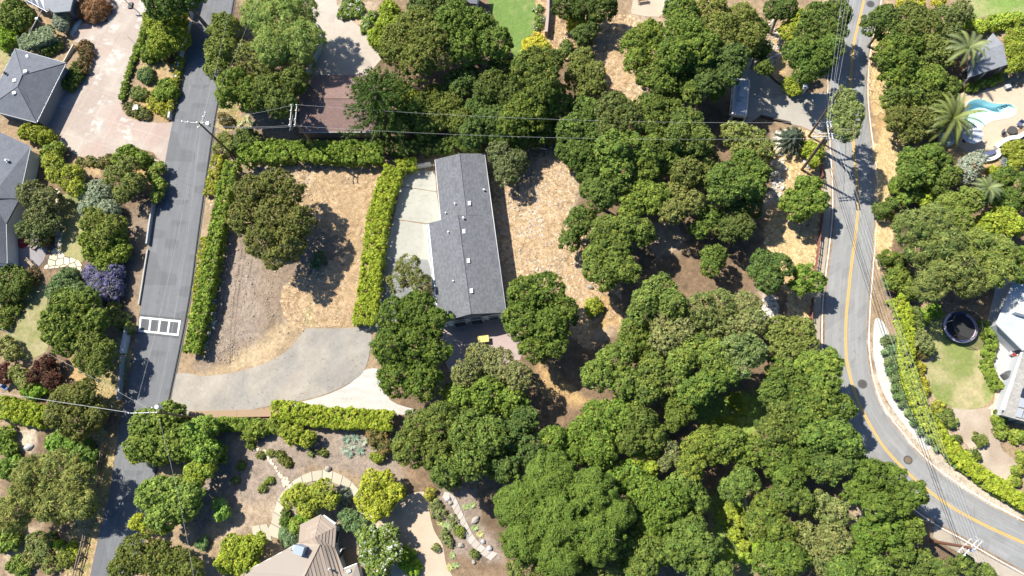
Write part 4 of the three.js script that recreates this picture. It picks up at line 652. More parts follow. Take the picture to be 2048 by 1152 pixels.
S('grey', [[45, 755, 16], [30, 745, 14], [50, 770, 14]], 1.8, 'grey green bush left of the purple shrub');
S('vivid', [[70, 785, 12], [55, 782, 10], [82, 780, 9]], 1.3, 'vivid low bush under the purple shrub');
hedge('clipped', [[-10, 812], [30, 820], [60, 828], [92, 835]], 2.6, 2.2, 'lime green hedge at the left edge under the white wire');
S('lush', [[110, 882, 17], [125, 875, 14], [140, 892, 16]], 1.6, 'large leaved lush plants beside the boulder');
S('lush', [[168, 898, 17], [152, 912, 15], [182, 918, 14], [175, 930, 14]], 1.6, 'large leaved lush plants beside the log fence');
S('lush', [[8, 888, 18], [12, 870, 14], [20, 900, 12]], 1.5, 'large leaved clump at the left edge, upper one');
S('lush', [[12, 935, 16], [28, 925, 14]], 1.5, 'large leaved clump at the left edge, lower one');
for (const [k, d, h, l] of [['grey', [[70, 1085, 20], [85, 1105, 20]], 1.2, 'grey shrub spread at the bottom left'], ['grey', [[95, 1080, 14], [60, 1120, 18], [100, 1130, 18]], 1, 'lower grey ground shrub at the bottom left'], ['olive', [[135, 1120, 14], [130, 1105, 12]], 1.2, 'olive round bush near the log fence foot'], ['lime', [[118, 1090, 8], [140, 1095, 9], [150, 1110, 8]], 0.9, 'yellow green bush near the log fence foot'], ['broad', [[15, 1070, 20], [5, 1085, 18], [25, 1085, 14]], 2, 'green bush at the left edge below the soft olive tree'], ['broad', [[30, 1130, 16], [45, 1140, 14]], 1.4, 'green bush at the bottom left corner']]) S(k, d, h, l);
// long hedges of the empty lot
hedge('broadhedge', [[478, 310], [530, 303], [600, 302], [680, 304], [768, 305]], 3.0, 2.4, 'long leafy hedge along the top of the empty lot');
hedge('broadhedge', [[466, 325], [452, 375], [436, 450], [425, 505], [415, 560], [404, 615], [393, 660], [383, 705]], 1.9, 2.3, 'long leafy hedge between the narrow road and the empty lot');
hedge('golden', [[436, 310], [428, 350], [419, 390]], 1.6, 1.1, 'yellow green ground cover on the road verge, upper part', { name: 'ground_cover', cat: 'ground cover' });
hedge('golden', [[411, 475], [404, 520], [399, 560], [393, 610], [385, 640]], 1.2, 0.7, 'yellow green ground cover on the road verge, lower part', { name: 'ground_cover', cat: 'ground cover' });
hedge('clipped', [[790, 335], [772, 380], [757, 430], [747, 500], [741, 560], [734, 610], [727, 650]], 2.9, 2.0, 'lime green clipped hedge between lot and pale drive', { ragged: 0.08 });
hedge('clipped', [[793, 334], [812, 330], [832, 328]], 1.6, 1.8, 'lime hedge end turning toward the grey roof');
hedge('dark', [[775, 290], [830, 292], [890, 288], [960, 285]], 2.2, 2.2, 'dark hedge behind the top of the grey house');
hedge('clipped', [[545, 822], [580, 822], [620, 830], [670, 836], [730, 838], [785, 842]], 2.4, 2, 'lime hedge below the gravel drive');
hedge('broad', [[400, 850], [440, 848], [490, 850], [540, 855]], 1.4, 1.4, 'green hedge below the brown terrace');
S('lime', [[590, 870, 20], [615, 878, 16], [570, 862, 14]], 2.4, 'lime bush under the lime hedge');
S('broad', [[520, 858, 18], [500, 868, 14], [555, 850, 16]], 2, 'dark green bush beside the lime bush');
S('lime', [[1189, 612, 17], [1185, 622, 12]], 1.6, 'vivid green round bush alone on the bare slope');
S('yellow', [[1072, 90, 25], [1060, 100, 16], [1085, 98, 16]], 2.4, 'yellow ball shrub beside the upper lawn');
S('yellow', [[1150, 36, 13], [1160, 48, 12], [1142, 48, 9]], 1.4, 'yellow flowering bush on the straw gully');
S('dark', [[1132, 92, 12], [1130, 104, 10]], 1.8, 'small dark bush in the gully');
S('lime', [[778, 18, 20], [772, 50, 24], [755, 72, 22], [790, 45, 16], [765, 85, 16]], 2.6, 'lime shrub bank beside the white rose bed');
S('lime', [[800, 178, 18], [826, 195, 20], [805, 205, 16], [790, 195, 12]], 2.4, 'lime shrubs right of the monkey puzzle trunk');
S('lime', [[1582, 168, 18], [1605, 158, 17], [1625, 150, 10], [1592, 178, 14]], 2, 'lime shrub beside the white gate pier');
S('lime', [[1618, 296, 16], [1632, 302, 16], [1625, 322, 13]], 2.6, 'lime shrub at the foot of the leaning pole');
S('yellow', [[1810, 4, 14], [1838, 3, 12], [1880, 3, 12]], 2, 'yellow flowering hedge at the top edge');
S('lime', [[1935, 46, 13], [1962, 52, 16], [1985, 46, 16], [2010, 40, 18], [2036, 38, 16]], 2, 'lime shrub belt below the corner lawn');
S('lime', [[2036, 75, 24], [2030, 102, 22], [2036, 125, 18], [2025, 135, 12]], 3, 'large pale green shrub right of the pool house');
S('broad', [[1910, 168, 12], [1945, 175, 10], [1962, 168, 9], [1985, 162, 9], [2000, 155, 8]], 1, 'low shrub strip under the pool house porch');
S('lime', [[2035, 312, 20], [2040, 292, 16], [2020, 298, 14], [2030, 330, 14]], 1.8, 'lime shrub at the right edge below the fire pit');
S('lime', [[1996, 345, 10], [2010, 352, 10], [1984, 340, 9]], 1, 'small lime bush beside the blue agave');
S('broad', [[1800, 370, 20], [1828, 386, 19], [1812, 395, 14]], 3, 'green bush on the bank by the straw verge');
S('lime', [[1865, 384, 18], [1850, 398, 13], [1878, 375, 12]], 2.5, 'lime bush between the bank trees');
S('dark', [[1768, 420, 18], [1785, 408, 14]], 2.6, 'dark bush closest to the verge, above the orange lily');
S('golden', [[1782, 430, 6], [1788, 434, 5]], 0.8, 'orange flower clump on the road verge');
S('oak', [[1800, 552, 25], [1820, 576, 22], [1784, 562, 14]], 2.6, 'green bush where the vine bank begins');
S('oak', [[1778, 516, 17], [1798, 520, 16]], 2.4, 'green bush on the verge above the vine bank');
hedge('clipped', [[1790, 595], [1805, 620], [1812, 660], [1812, 700], [1816, 740], [1826, 780], [1845, 822], [1870, 860], [1905, 900], [1950, 940], [2000, 975], [2060, 1010]], 1.7, 1.7, 'long yellow green vine hedge along the outer bend', { ragged: 0.1 });
{ // upright climbers on the concrete bank
  const spots = [[1778, 680], [1781, 700], [1784, 720], [1788, 738], [1793, 755], [1799, 772], [1807, 789], [1816, 806], [1826, 822], [1837, 838], [1850, 856], [1866, 874], [1884, 892], [1904, 909], [1926, 926], [1950, 943], [1976, 960], [2004, 977], [2034, 995]];
  for (const [x, y] of spots) S('bluegreen', [[x + rr(-3, 3), y, 9], [x - 9, y + 4, 6], [x + 8, y - 2, 7]], 1.1, 'dark climbing shrub in the row planted on the concrete bank', 'climbers on the concrete bank');
}
hedge('broad', [[1962, 640], [1970, 660], [1982, 680], [1978, 705], [1972, 720], [1980, 745], [1990, 765], [1997, 776]], 1.1, 0.7, 'low clipped hedge curving between lawn and white patio');
S('olive', [[1830, 628, 16], [1838, 648, 13], [1822, 645, 10]], 1.6, 'olive bush left of the trampoline');
S('grey', [[1845, 678, 18], [1855, 692, 15], [1838, 690, 12]], 2.2, 'round grey green shrub at the lawn edge, below the olive bush');
S('rust', [[1840, 708, 12], [1850, 705, 10]], 1, 'brownish shrub under the round grey shrub');
S('vivid', [[1855, 628, 14], [1870, 620, 12], [1848, 640, 10]], 0.5, 'vivid ground cover patch left of the trampoline');
S('golden', [[1826, 725, 12], [1840, 735, 12], [1835, 752, 11]], 0.9, 'golden shrub trio beside the vine hedge, upper');
S('golden', [[1845, 762, 10], [1850, 780, 10], [1836, 772, 8]], 0.8, 'golden shrub trio beside the vine hedge, lower');
S('golden', [[1878, 812, 12], [1870, 820, 9]], 0.9, 'golden ball shrub below the dry lawn');
S('olive', [[1893, 830, 14], [1903, 845, 12], [1880, 842, 11]], 1.1, 'olive shrub next to the golden ball shrub');
S('olive', [[1960, 878, 12], [1963, 885, 9]], 1, 'round olive shrub on the tan court');
S('dark', [[1945, 905, 9], [1955, 910, 8]], 0.9, 'dark round shrub at the lower tan court');
S('dark', [[1912, 880, 8]], 0.7, 'small dark shrub by the vine hedge');
S('broad', [[2000, 835, 13], [2000, 848, 11]], 1.2, 'clipped square green shrub at the lower house corner');
S('broad', [[2000, 862, 14]], 1.1, 'clipped round green shrub below the square one');
S('broad', [[2034, 872, 14]], 1.1, 'clipped round green shrub at the right edge');
S('broad', [[2036, 940, 10], [2030, 962, 10], [2042, 915, 10]], 1, 'green shrub strip on the right edge of the court');
// bottom garden
T('lime', [[600, 990, 24], [640, 985, 24], [660, 1000, 16], [615, 1015, 20], [580, 1000, 16]], 4, 'bright tree inside the curved concrete path');
T('lime', [[745, 965, 24], [770, 960, 18], [735, 1000, 24], [765, 1005, 24], [790, 985, 18], [750, 1025, 18]], 4.5, 'bright airy tree right of the curved concrete path');
T('flower', [[735, 1075, 22], [775, 1070, 20], [745, 1105, 26], [780, 1105, 20], [755, 1135, 24]], 4.5, 'white flowering tree right of the tile roofed house');
S('lime', [[468, 1098, 26], [500, 1098, 22], [455, 1122, 24], [490, 1132, 24], [520, 1080, 12]], 3.4, 'large bright shrub left of the tile roofed house');
for (const [x, y, r, l] of [[572, 1027, 6, 'upper of three small clipped balls on the path edge'], [569, 1041, 7, 'middle of three small clipped balls on the path edge'], [571, 1056, 7, 'lower of three small clipped balls on the path edge']]) S('dark', [[x, y, r]], 0.9, l, 'clipped ball shrubs by the path', { full: 2 });
S('broad', [[590, 1047, 11], [588, 1054, 9]], 1.3, 'larger clipped ball beside the turret roof');
S('vivid', [[608, 1035, 10], [620, 1040, 8]], 1, 'vivid low shrub above the turret roof');
S('bluegreen', [[577, 1075, 17], [570, 1070, 12]], 1.5, 'blue grey round shrub left of the turret');
S('bluegreen', [[700, 1040, 20], [715, 1050, 16], [690, 1030, 12]], 2.2, 'blue green shrub right of the turret');
S('silver', [[688, 992, 12], [690, 1005, 10]], 1, 'silver leaved plant beside the path tree');
S('rust', [[760, 880, 20], [745, 870, 14], [770, 895, 12]], 2, 'dry brown shrub above the agave bed');
S('lime', [[755, 915, 9], [745, 912, 7], [764, 912, 7]], 1.2, 'lime bush tip below the dry brown shrub');
S('vivid', [[815, 1110, 14], [825, 1135, 14], [810, 1125, 12]], 1.2, 'green shrubs on the granite court by the flowering tree');
S('lush', [[440, 1008, 12], [446, 1025, 11], [438, 1030, 9]], 2.4, 'slender bright shrub in the tree shade');
S('bluegreen', [[408, 1085, 10], [400, 1090, 8]], 1, 'blue green shrub at the mulch edge');
S('lime', [[275, 1042, 15], [290, 1056, 12]], 3, 'lime bush on the road edge between leafy trees');
S('lime', [[262, 905, 12], [268, 915, 10]], 3.5, 'yellow green bush tip leaning over the road');
S('lush', [[438, 900, 12], [445, 915, 10]], 2, 'bright bush left of the pale stepping stones');
S('cover' in KIND ? 'cover' : 'lime', [[1470, 800, 14], [1480, 815, 12], [1440, 850, 14], [1460, 845, 12]], 1.2, 'bright green undergrowth in the southern wood');
S('lime', [[1462, 1020, 16], [1450, 1035, 14], [1478, 1040, 12], [1470, 1070, 14], [1485, 1090, 12]], 1.5, 'bright bush lining the narrow foot track');
S('lime', [[1412, 1000, 8], [1455, 1110, 12], [1490, 1115, 12]], 1.3, 'lower bright bush on the foot track');
S('vivid', [[1520, 1098, 14], [1532, 1112, 11]], 1.3, 'vivid leafy bush right of the foot track');
S('bluegreen', [[640, 515, 14], [632, 525, 10]], 0.9, 'grey leaved bush in the shade of the lone lot oak');
S('rust', [[447, 237, 12], [455, 240, 8]], 1.2, 'brown cactus shrub beside the road verge');
S('dark', [[493, 275, 20], [480, 285, 14], [505, 285, 14]], 2.4, 'dark round shrub at the corner where the hedges meet');
S('grey', [[450, 280, 16], [440, 295, 13], [460, 295, 14]], 1.8, 'grey green shrub at the road pole');
S('flower', [[700, 12, 20], [690, 25, 14], [715, 20, 14]], 0.9, 'white flowering rose bed at the top');
S('flower', [[735, 40, 10], [730, 55, 8], [745, 28, 8]], 0.8, 'white flowering roses along the mulch strip');
S('flower', [[1078, 18, 8], [1082, 35, 9], [1078, 52, 8]], 0.8, 'white flower border beside the green lawn');
hedge('broad', [[293, 40], [284, 75], [275, 95], [262, 135], [250, 170], [242, 200]], 0.8, 0.5, 'green creeper along the planter wall', { name: 'creeper', cat: 'creeper', core: false });
hedge('golden', [[360, 115], [354, 150], [346, 185], [340, 215], [325, 232]], 0.9, 0.8, 'golden creeper along the road wall', { name: 'creeper', cat: 'creeper', core: false });
hedge('sage', [[42, 92], [65, 82], [90, 72], [108, 64]], 2.8, 2.3, 'long clipped sage hedge above the hip roof', { ragged: 0.05 });
// dried ornamental grass heap on the drive
S('straw', [[178, 8, 20], [195, 18, 20], [185, 28, 16], [205, 5, 16], [170, 20, 14]], 1.8, 'big brown dried grass mound on the pink drive');
// ---------------------------------------------------------------- buildings
const shingleTex = (c, rows, amt) => tex(512, 512, (u, v) => { const r = Math.floor(v * rows), s = (u * rows * 0.6 + (r % 2) * 0.5 + 0.35 * hash(r, 7)), k = Math.floor(s), f = v * rows - r, e = f > 0.86 ? 0.8 : 1, q = 1 + amt * (hash(k % Math.round(rows * 0.6), r) - 0.5) + 0.22 * (hash(u * 512, v * 512) - 0.5) + 0.1 * (tnoise(u, v, 5, 2) - 0.5) + 0.12 * (tnoise(u, v, 13, 4) - 0.5); return [c[0] * q * e, c[1] * q * e, c[2] * q * e]; });
const shingleBump = (rows) => tex(256, 512, (u, v) => { const f = v * rows - Math.floor(v * rows); return 0.2 + 0.7 * f - (f > 0.93 ? 0.5 : 0); }, false);
const roofMat = (c, rows, amt, bump = 0.012) => new THREE.MeshStandardMaterial({ map: shingleTex(c, rows, amt), bumpMap: shingleBump(rows), bumpScale: bump, roughness: 0.92, side: THREE.DoubleSide });   // one texture tile = 4 m
const GREY = roofMat([0.15, 0.154, 0.165], 20, 0.3), GREY2 = roofMat([0.145, 0.153, 0.175], 16, 0.14, 0.03), BROWN = roofMat([0.225, 0.145, 0.125], 22, 0.16, 0.025), SLATE = roofMat([0.25, 0.26, 0.275], 20, 0.1), PALE = roofMat([0.46, 0.485, 0.5], 12, 0.04), GRAVEL = roofMat([0.36, 0.34, 0.31], 30, 0.3);
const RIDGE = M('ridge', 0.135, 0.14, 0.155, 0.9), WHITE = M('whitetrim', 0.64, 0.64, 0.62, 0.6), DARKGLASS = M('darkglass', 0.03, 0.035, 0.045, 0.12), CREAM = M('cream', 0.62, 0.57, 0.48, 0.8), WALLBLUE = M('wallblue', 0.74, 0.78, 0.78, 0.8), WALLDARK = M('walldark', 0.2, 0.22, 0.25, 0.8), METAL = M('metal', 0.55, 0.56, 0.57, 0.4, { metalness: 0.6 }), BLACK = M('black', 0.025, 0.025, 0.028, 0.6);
// flat-faced slab: top outline pts (world), thickness below, uv in metres/4 along and down the slope
function slab(pts, t, base = V(0, 0, 0)) {
  const n = V(0, 0, 0); pts.forEach((a, i) => { const b = pts[(i + 1) % pts.length]; n.x += (a.y - b.y) * (a.z + b.z); n.y += (a.z - b.z) * (a.x + b.x); n.z += (a.x - b.x) * (a.y + b.y); }); n.normalize();
  if (n.y < 0) { n.negate(); pts = pts.slice().reverse(); }
  const u = V(0, 1, 0).cross(n); if (u.lengthSq() < 1e-5) u.set(1, 0, 0); u.normalize(); const v = n.clone().cross(u);
  const pos = [], uv = [], put = (p, dy) => { const q = p.clone().sub(base); pos.push(q.x, q.y - dy, q.z); uv.push(q.dot(u) / 4, q.dot(v) / 4); };
  for (const f of THREE.ShapeUtils.triangulateShape(pts.map(p => new THREE.Vector2(p.x, -p.z)), [])) { f.forEach(k => put(pts[k], 0)); [...f].reverse().forEach(k => put(pts[k], t)); }
  pts.forEach((a, i) => { const b = pts[(i + 1) % pts.length]; put(a, 0); put(a, t); put(b, 0); put(b, 0); put(a, t); put(b, t); });
  const g = new THREE.BufferGeometry(); g.setAttribute('position', new THREE.Float32BufferAttribute(pos, 3)); g.setAttribute('uv', new THREE.Float32BufferAttribute(uv, 2)); g.computeVertexNormals(); return g;
}
function inset(poly, d) { const n = poly.length; let area = 0; poly.forEach((a, i) => { const b = poly[(i + 1) % n]; area += a.x * b.z - b.x * a.z; }); const s = area > 0 ? 1 : -1;
  return poly.map((p, i) => { const a = poly[(i + n - 1) % n], b = poly[(i + 1) % n], e = p.clone().sub(a).setY(0).normalize(), f = b.clone().sub(p).setY(0).normalize(), n1 = V(-e.z * s, 0, e.x * s), n2 = V(-f.z * s, 0, f.x * s), m = n1.clone().add(n2), k = d / Math.max(0.35, m.dot(n1)); return p.clone().addScaledVector(m, k); }); }
function extrudePoly(poly, y0, y1, base) { const sh = new THREE.Shape(poly.map(p => new THREE.Vector2(p.x - base.x, -(p.z - base.z)))); const g = new THREE.ExtrudeGeometry(sh, { depth: y1 - y0, bevelEnabled: false }); g.rotateX(-Math.PI / 2); g.translate(0, y0, 0); return g; }
const PH = (p) => p.map(([x, y, h]) => P(x, y, h));
// faces: lists of [px, py, height]; foot: eave outline
function house(name, label, faces, foot, eave, wall, mat, { thick = 0.22, over = 0.45, category = 'house', capMat = RIDGE } = {}) {
  const f = foot.map(([x, y]) => P(x, y, eave)), c = f.reduce((a, p) => a.add(p), V(0, 0, 0)).divideScalar(f.length).setY(0), o = thing(name, label, category, c);
  mesh('wall', extrudePoly(inset(f, over).map(p => p.setY(0)), -0.3, eave - 0.05, c), wall, o);
  const roof = new THREE.Group(); roof.name = 'roof'; o.add(roof);
  for (const q of faces) mesh('roof_face', slab(PH(q), thick, c), mat, roof);
  const cap = (a, b) => mesh('ridge_cap', bar(P(...a).sub(c).add(V(0, 0.02, 0)), P(...b).sub(c).add(V(0, -0.01, 0)), 0.06, 0.06, 6), capMat, roof);
  const gutter = (a, b, m = WHITE) => mesh('gutter', bar(P(...a).sub(c).add(V(0, -0.08, 0)), P(...b).sub(c).add(V(0, -0.08, 0)), 0.08, 0.08, 6), m, roof);
  return { o, c, roof, cap, gutter };
}
const skylight = (h, px, py, y, w, d, turn = 0) => { const p = P(px, py, y).sub(h.c), g = new THREE.Group(); g.name = 'skylight'; g.position.copy(p); g.rotation.y = turn; h.o.add(g); mesh('frame', box(w, 0.14, d, 0, 0.07, 0), WHITE, g); mesh('glass', box(w * 0.6, 0.03, d * 0.62, 0, 0.15, 0), M('skyglass', 0.42, 0.45, 0.48, 0.2), g); };
const pipe = (h, px, py, y, r = 0.07, m = METAL) => { const p = P(px, py, y).sub(h.c); mesh('vent_pipe', join([cyl(r * 1.9, r * 1.5, 0.06, p.x, p.y + 0.0, p.z), cyl(r, r, 0.42, p.x, p.y + 0.15, p.z), cyl(r * 1.5, r * 1.2, 0.08, p.x, p.y + 0.38, p.z)]), m, h.o); };
// long grey house
{
  const e = 3.6, a = 4.5, b = 4.8;
  const h = house('long_house', 'long grey shingle roofed house beside the pale slab drive', [
    [[870, 319, e], [919, 307, a], [933, 430, a], [882, 440, e]], [[919, 307, a], [969, 307, e], [985, 432, e], [933, 430, a]],
    [[853, 448, 3.45], [916, 430, b], [942, 628, b], [873, 646, 3.45]], [[916, 430, b], [985, 432, e + 0.02], [1012, 625, e + 0.02], [942, 628, b]]],
    [[870, 319], [969, 307], [985, 432], [1012, 625], [942, 632], [873, 646], [853, 448], [882, 440]], e, WALLBLUE, GREY, { over: 0.1 });
  h.cap([919, 307, a], [933, 430, a]); h.cap([916, 430, b], [942, 628, b]);
  h.gutter([969, 307, e], [1012, 625, e]); h.gutter([853, 448, 3.45], [873, 646, 3.45]); h.gutter([870, 319, e], [882, 440, e]);
  // gable end, door glass and louvred slots at the south end
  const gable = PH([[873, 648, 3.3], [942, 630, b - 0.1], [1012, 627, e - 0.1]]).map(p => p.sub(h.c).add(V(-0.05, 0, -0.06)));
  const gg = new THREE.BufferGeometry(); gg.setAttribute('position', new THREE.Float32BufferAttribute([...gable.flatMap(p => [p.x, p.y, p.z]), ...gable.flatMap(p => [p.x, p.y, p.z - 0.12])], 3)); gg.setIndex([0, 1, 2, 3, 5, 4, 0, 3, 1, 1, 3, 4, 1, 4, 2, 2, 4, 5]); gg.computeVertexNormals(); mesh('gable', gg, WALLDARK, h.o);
  const sa = P(873, 646, e).sub(h.c), sb = P(1012, 625, e).sub(h.c), dir = sb.clone().sub(sa).setY(0), turn = -Math.atan2(dir.z, dir.x);
  for (const [t, w, y, hh, n] of [[0.3, 1.6, 1.1, 2.1, 'sliding_door'], [0.55, 1.6, 1.1, 2.1, 'sliding_door'], [0.8, 1.3, 1.5, 1.1, 'window']]) { const p = sa.clone().lerp(sb, t), g = new THREE.Group(); g.name = n; g.position.set(p.x, y, p.z - 0.1 + 0.12 * Math.sin(t * 3)); g.rotation.y = turn; h.o.add(g); mesh('frame', box(w + 0.12, hh + 0.12, 0.1), WHITE, g); mesh('pane', box(w, hh, 0.06, 0, 0, 0.05), DARKGLASS, g); }
  for (const [x, y, w] of [[919, 637, 1.2], [946, 631, 0.3], [972, 629, 1.3]]) { const p = P(x, y, 4).sub(h.c); mesh('louvre', box(w, 0.22, 0.1, p.x, p.y - 0.2, p.z + 0.02, turn), BLACK, h.o); }
  for (const [x, y, z] of [[939, 407, 4.38], [928, 463, 4.6], [937, 522, 4.65], [943, 582, 4.72]]) skylight(h, x, y, z, 0.42, 0.62, 0.08);
  pipe(h, 910, 408, 4.15); pipe(h, 892, 427, 3.75); pipe(h, 897, 465, 4.3); pipe(h, 907, 563, 4.2); pipe(h, 968, 381, 3.75, 0.1); pipe(h, 927, 437, 4.62, 0.11);
  for (const t of [0.2, 0.45, 0.7]) { const p = P(969, 307, e).lerp(P(1012, 625, e), t).sub(h.c), g = new THREE.Group(); g.name = 'window'; g.position.set(p.x - 0.14, 1.7, p.z); g.rotation.y = Math.PI / 2 + 0.13; h.o.add(g); mesh('frame', box(1.5, 1.2, 0.1), WHITE, g); mesh('pane', box(1.35, 1.05, 0.05, 0, 0, 0.05), DARKGLASS, g); }
}
// hip roofed house, top left
{
  const e = 2.8, r = 4.9, h = house('hip_roofed_house', 'grey hip roofed house beside the pinkish drive', [
    [[30, 97, e], [132, 126, e], [45, 150, r]], [[132, 126, e], [73, 245, e], [35, 173, r], [45, 150, r]], [[73, 245, e], [-29, 218, e], [35, 173, r]], [[-29, 218, e], [30, 97, e], [45, 150, r], [35, 173, r]]],
    [[30, 97], [132, 126], [73, 245], [-29, 218]], e, WALLDARK, GREY2);
  for (const [a, b] of [[[30, 97, e], [45, 150, r]], [[132, 126, e], [45, 150, r]], [[73, 245, e], [35, 173, r]], [[-29, 218, e], [35, 173, r]], [[45, 150, r], [35, 173, r]]]) h.cap(a, b);
  h.gutter([30, 97, e], [132, 126, e]); h.gutter([132, 126, e], [73, 245, e], METAL); h.gutter([73, 245, e], [-29, 218, e]); h.gutter([-29, 218, e], [30, 97, e]);
  skylight(h, 55, 113, 3.2, 0.4, 0.55, 0.6); skylight(h, 51, 143, 4.7, 0.6, 0.55, 0.2); skylight(h, 30, 161, 4.5, 0.6, 0.55, 0.2); skylight(h, 29, 186, 4.4, 0.6, 0.55, 0.2); pipe(h, 11, 147, 3.6, 0.14, BLACK);
  const p = P(104, 186, 0).sub(h.c), g = new THREE.Group(); g.name = 'garage_door'; g.position.set(p.x - 0.55, 1.15, p.z - 0.25); g.rotation.y = Math.atan2(P(73, 245).x - P(132, 126).x, P(73, 245).z - P(132, 126).z) + Math.PI / 2; h.o.add(g); mesh('panel', box(4.2, 2.2, 0.1), M('gdoor', 0.3, 0.33, 0.37, 0.6), g); for (let k = 0; k < 3; k++) mesh('seam', box(4.2, 0.03, 0.12, 0, -0.55 + k * 0.55, 0), BLACK, g);
}
// second grey house, left edge
{
  const e = 2.8, h = house('grey_roofed_house', 'second grey roofed house cut by the left edge below the hip roof', [
    [[-40, 245, e], [61, 293, e], [38, 397, e], [-20, 397, 4.2]], [[-40, 245, e], [-20, 397, 4.2], [-60, 397, 3.5]],
    [[-20, 398, 4], [38, 399, e - 0.05], [12, 448, e - 0.05], [14, 526, e - 0.05], [-20, 528, 4]]],
    [[-40, 245], [61, 293], [38, 397], [12, 448], [14, 526], [-60, 528]], e, WALLBLUE, GREY2);
  h.gutter([61, 293, e], [38, 397, e]); h.gutter([12, 448, e - 0.05], [14, 526, e - 0.05]); h.gutter([14, 526, e - 0.05], [-10, 528, 3.5]); h.cap([0, 396, 3.7], [37, 397, e]);
  pipe(h, 15, 322, 3.55, 0.14, WHITE);
}
// brown roofed garage
{
  const e = 2.7, r = 4.2, h = house('garage', 'brown hip roofed garage below the beige drive', [
    [[598, 150, e], [755, 150, e], [716, 197, r], [646, 197, r]], [[755, 150, e], [751, 264, e], [716, 197, r]], [[751, 264, e], [598, 264, e], [646, 197, r], [716, 197, r]], [[598, 264, e], [598, 150, e], [646, 197, r]]],
    [[598, 150], [755, 150], [751, 264], [598, 264]], e, M('garagewall', 0.33, 0.25, 0.2, 0.9), BROWN, { category: 'garage', capMat: M('browncap', 0.21, 0.135, 0.115, 0.9) });
  for (const [a, b] of [[[646, 197, r], [716, 197, r]], [[598, 264, e], [646, 197, r]], [[598, 150, e], [646, 197, r]], [[751, 264, e], [716, 197, r]], [[755, 150, e], [716, 197, r]]]) h.cap(a, b);
  h.gutter([598, 264, e], [751, 264, e], METAL);
}
// tile roofed house at the bottom: every course of tiles is laid on its own
const TILES = [0, 1, 2].map(k => M('tile' + k, 0.36 + 0.03 * (k - 1), 0.285 + 0.022 * (k - 1), 0.225 + 0.018 * (k - 1), 0.9, { bumpMap: grain, bumpScale: 0.02 }));
function clipHalf(poly, n, d) { const out = []; poly.forEach((a, i) => { const b = poly[(i + 1) % poly.length], x = a.dot(n) - d, y = b.dot(n) - d; if (x >= 0) out.push(a); if ((x < 0) !== (y < 0)) out.push(a.clone().lerp(b, x / (x - y))); }); return out; }
function courses(parent, pts, c, step) {
  const n = pts[1].clone().sub(pts[0]).cross(pts[2].clone().sub(pts[0])).normalize(); if (n.y < 0) n.negate();
  const u = V(0, 1, 0).cross(n).normalize(), v = n.clone().cross(u); if (v.y < 0) v.negate();
  const ds = pts.map(p => p.dot(v)), lo = Math.min(...ds), hi = Math.max(...ds);
  for (let d = lo, k = 0; d < hi - 0.02; d += step, k++) {
    let q = clipHalf(clipHalf(pts, v, d), v.clone().negate(), -(d + step + 0.03)); if (q.length < 3) continue;
    q = q.map(p => p.clone().sub(c).addScaledVector(n, 0.075 * (1 - (p.dot(v) - d) / step) + 0.002));
    mesh('roof_course', slab(q, 0.05), TILES[Math.floor(hash(k, lo * 50) * 3)], parent);
  }
}
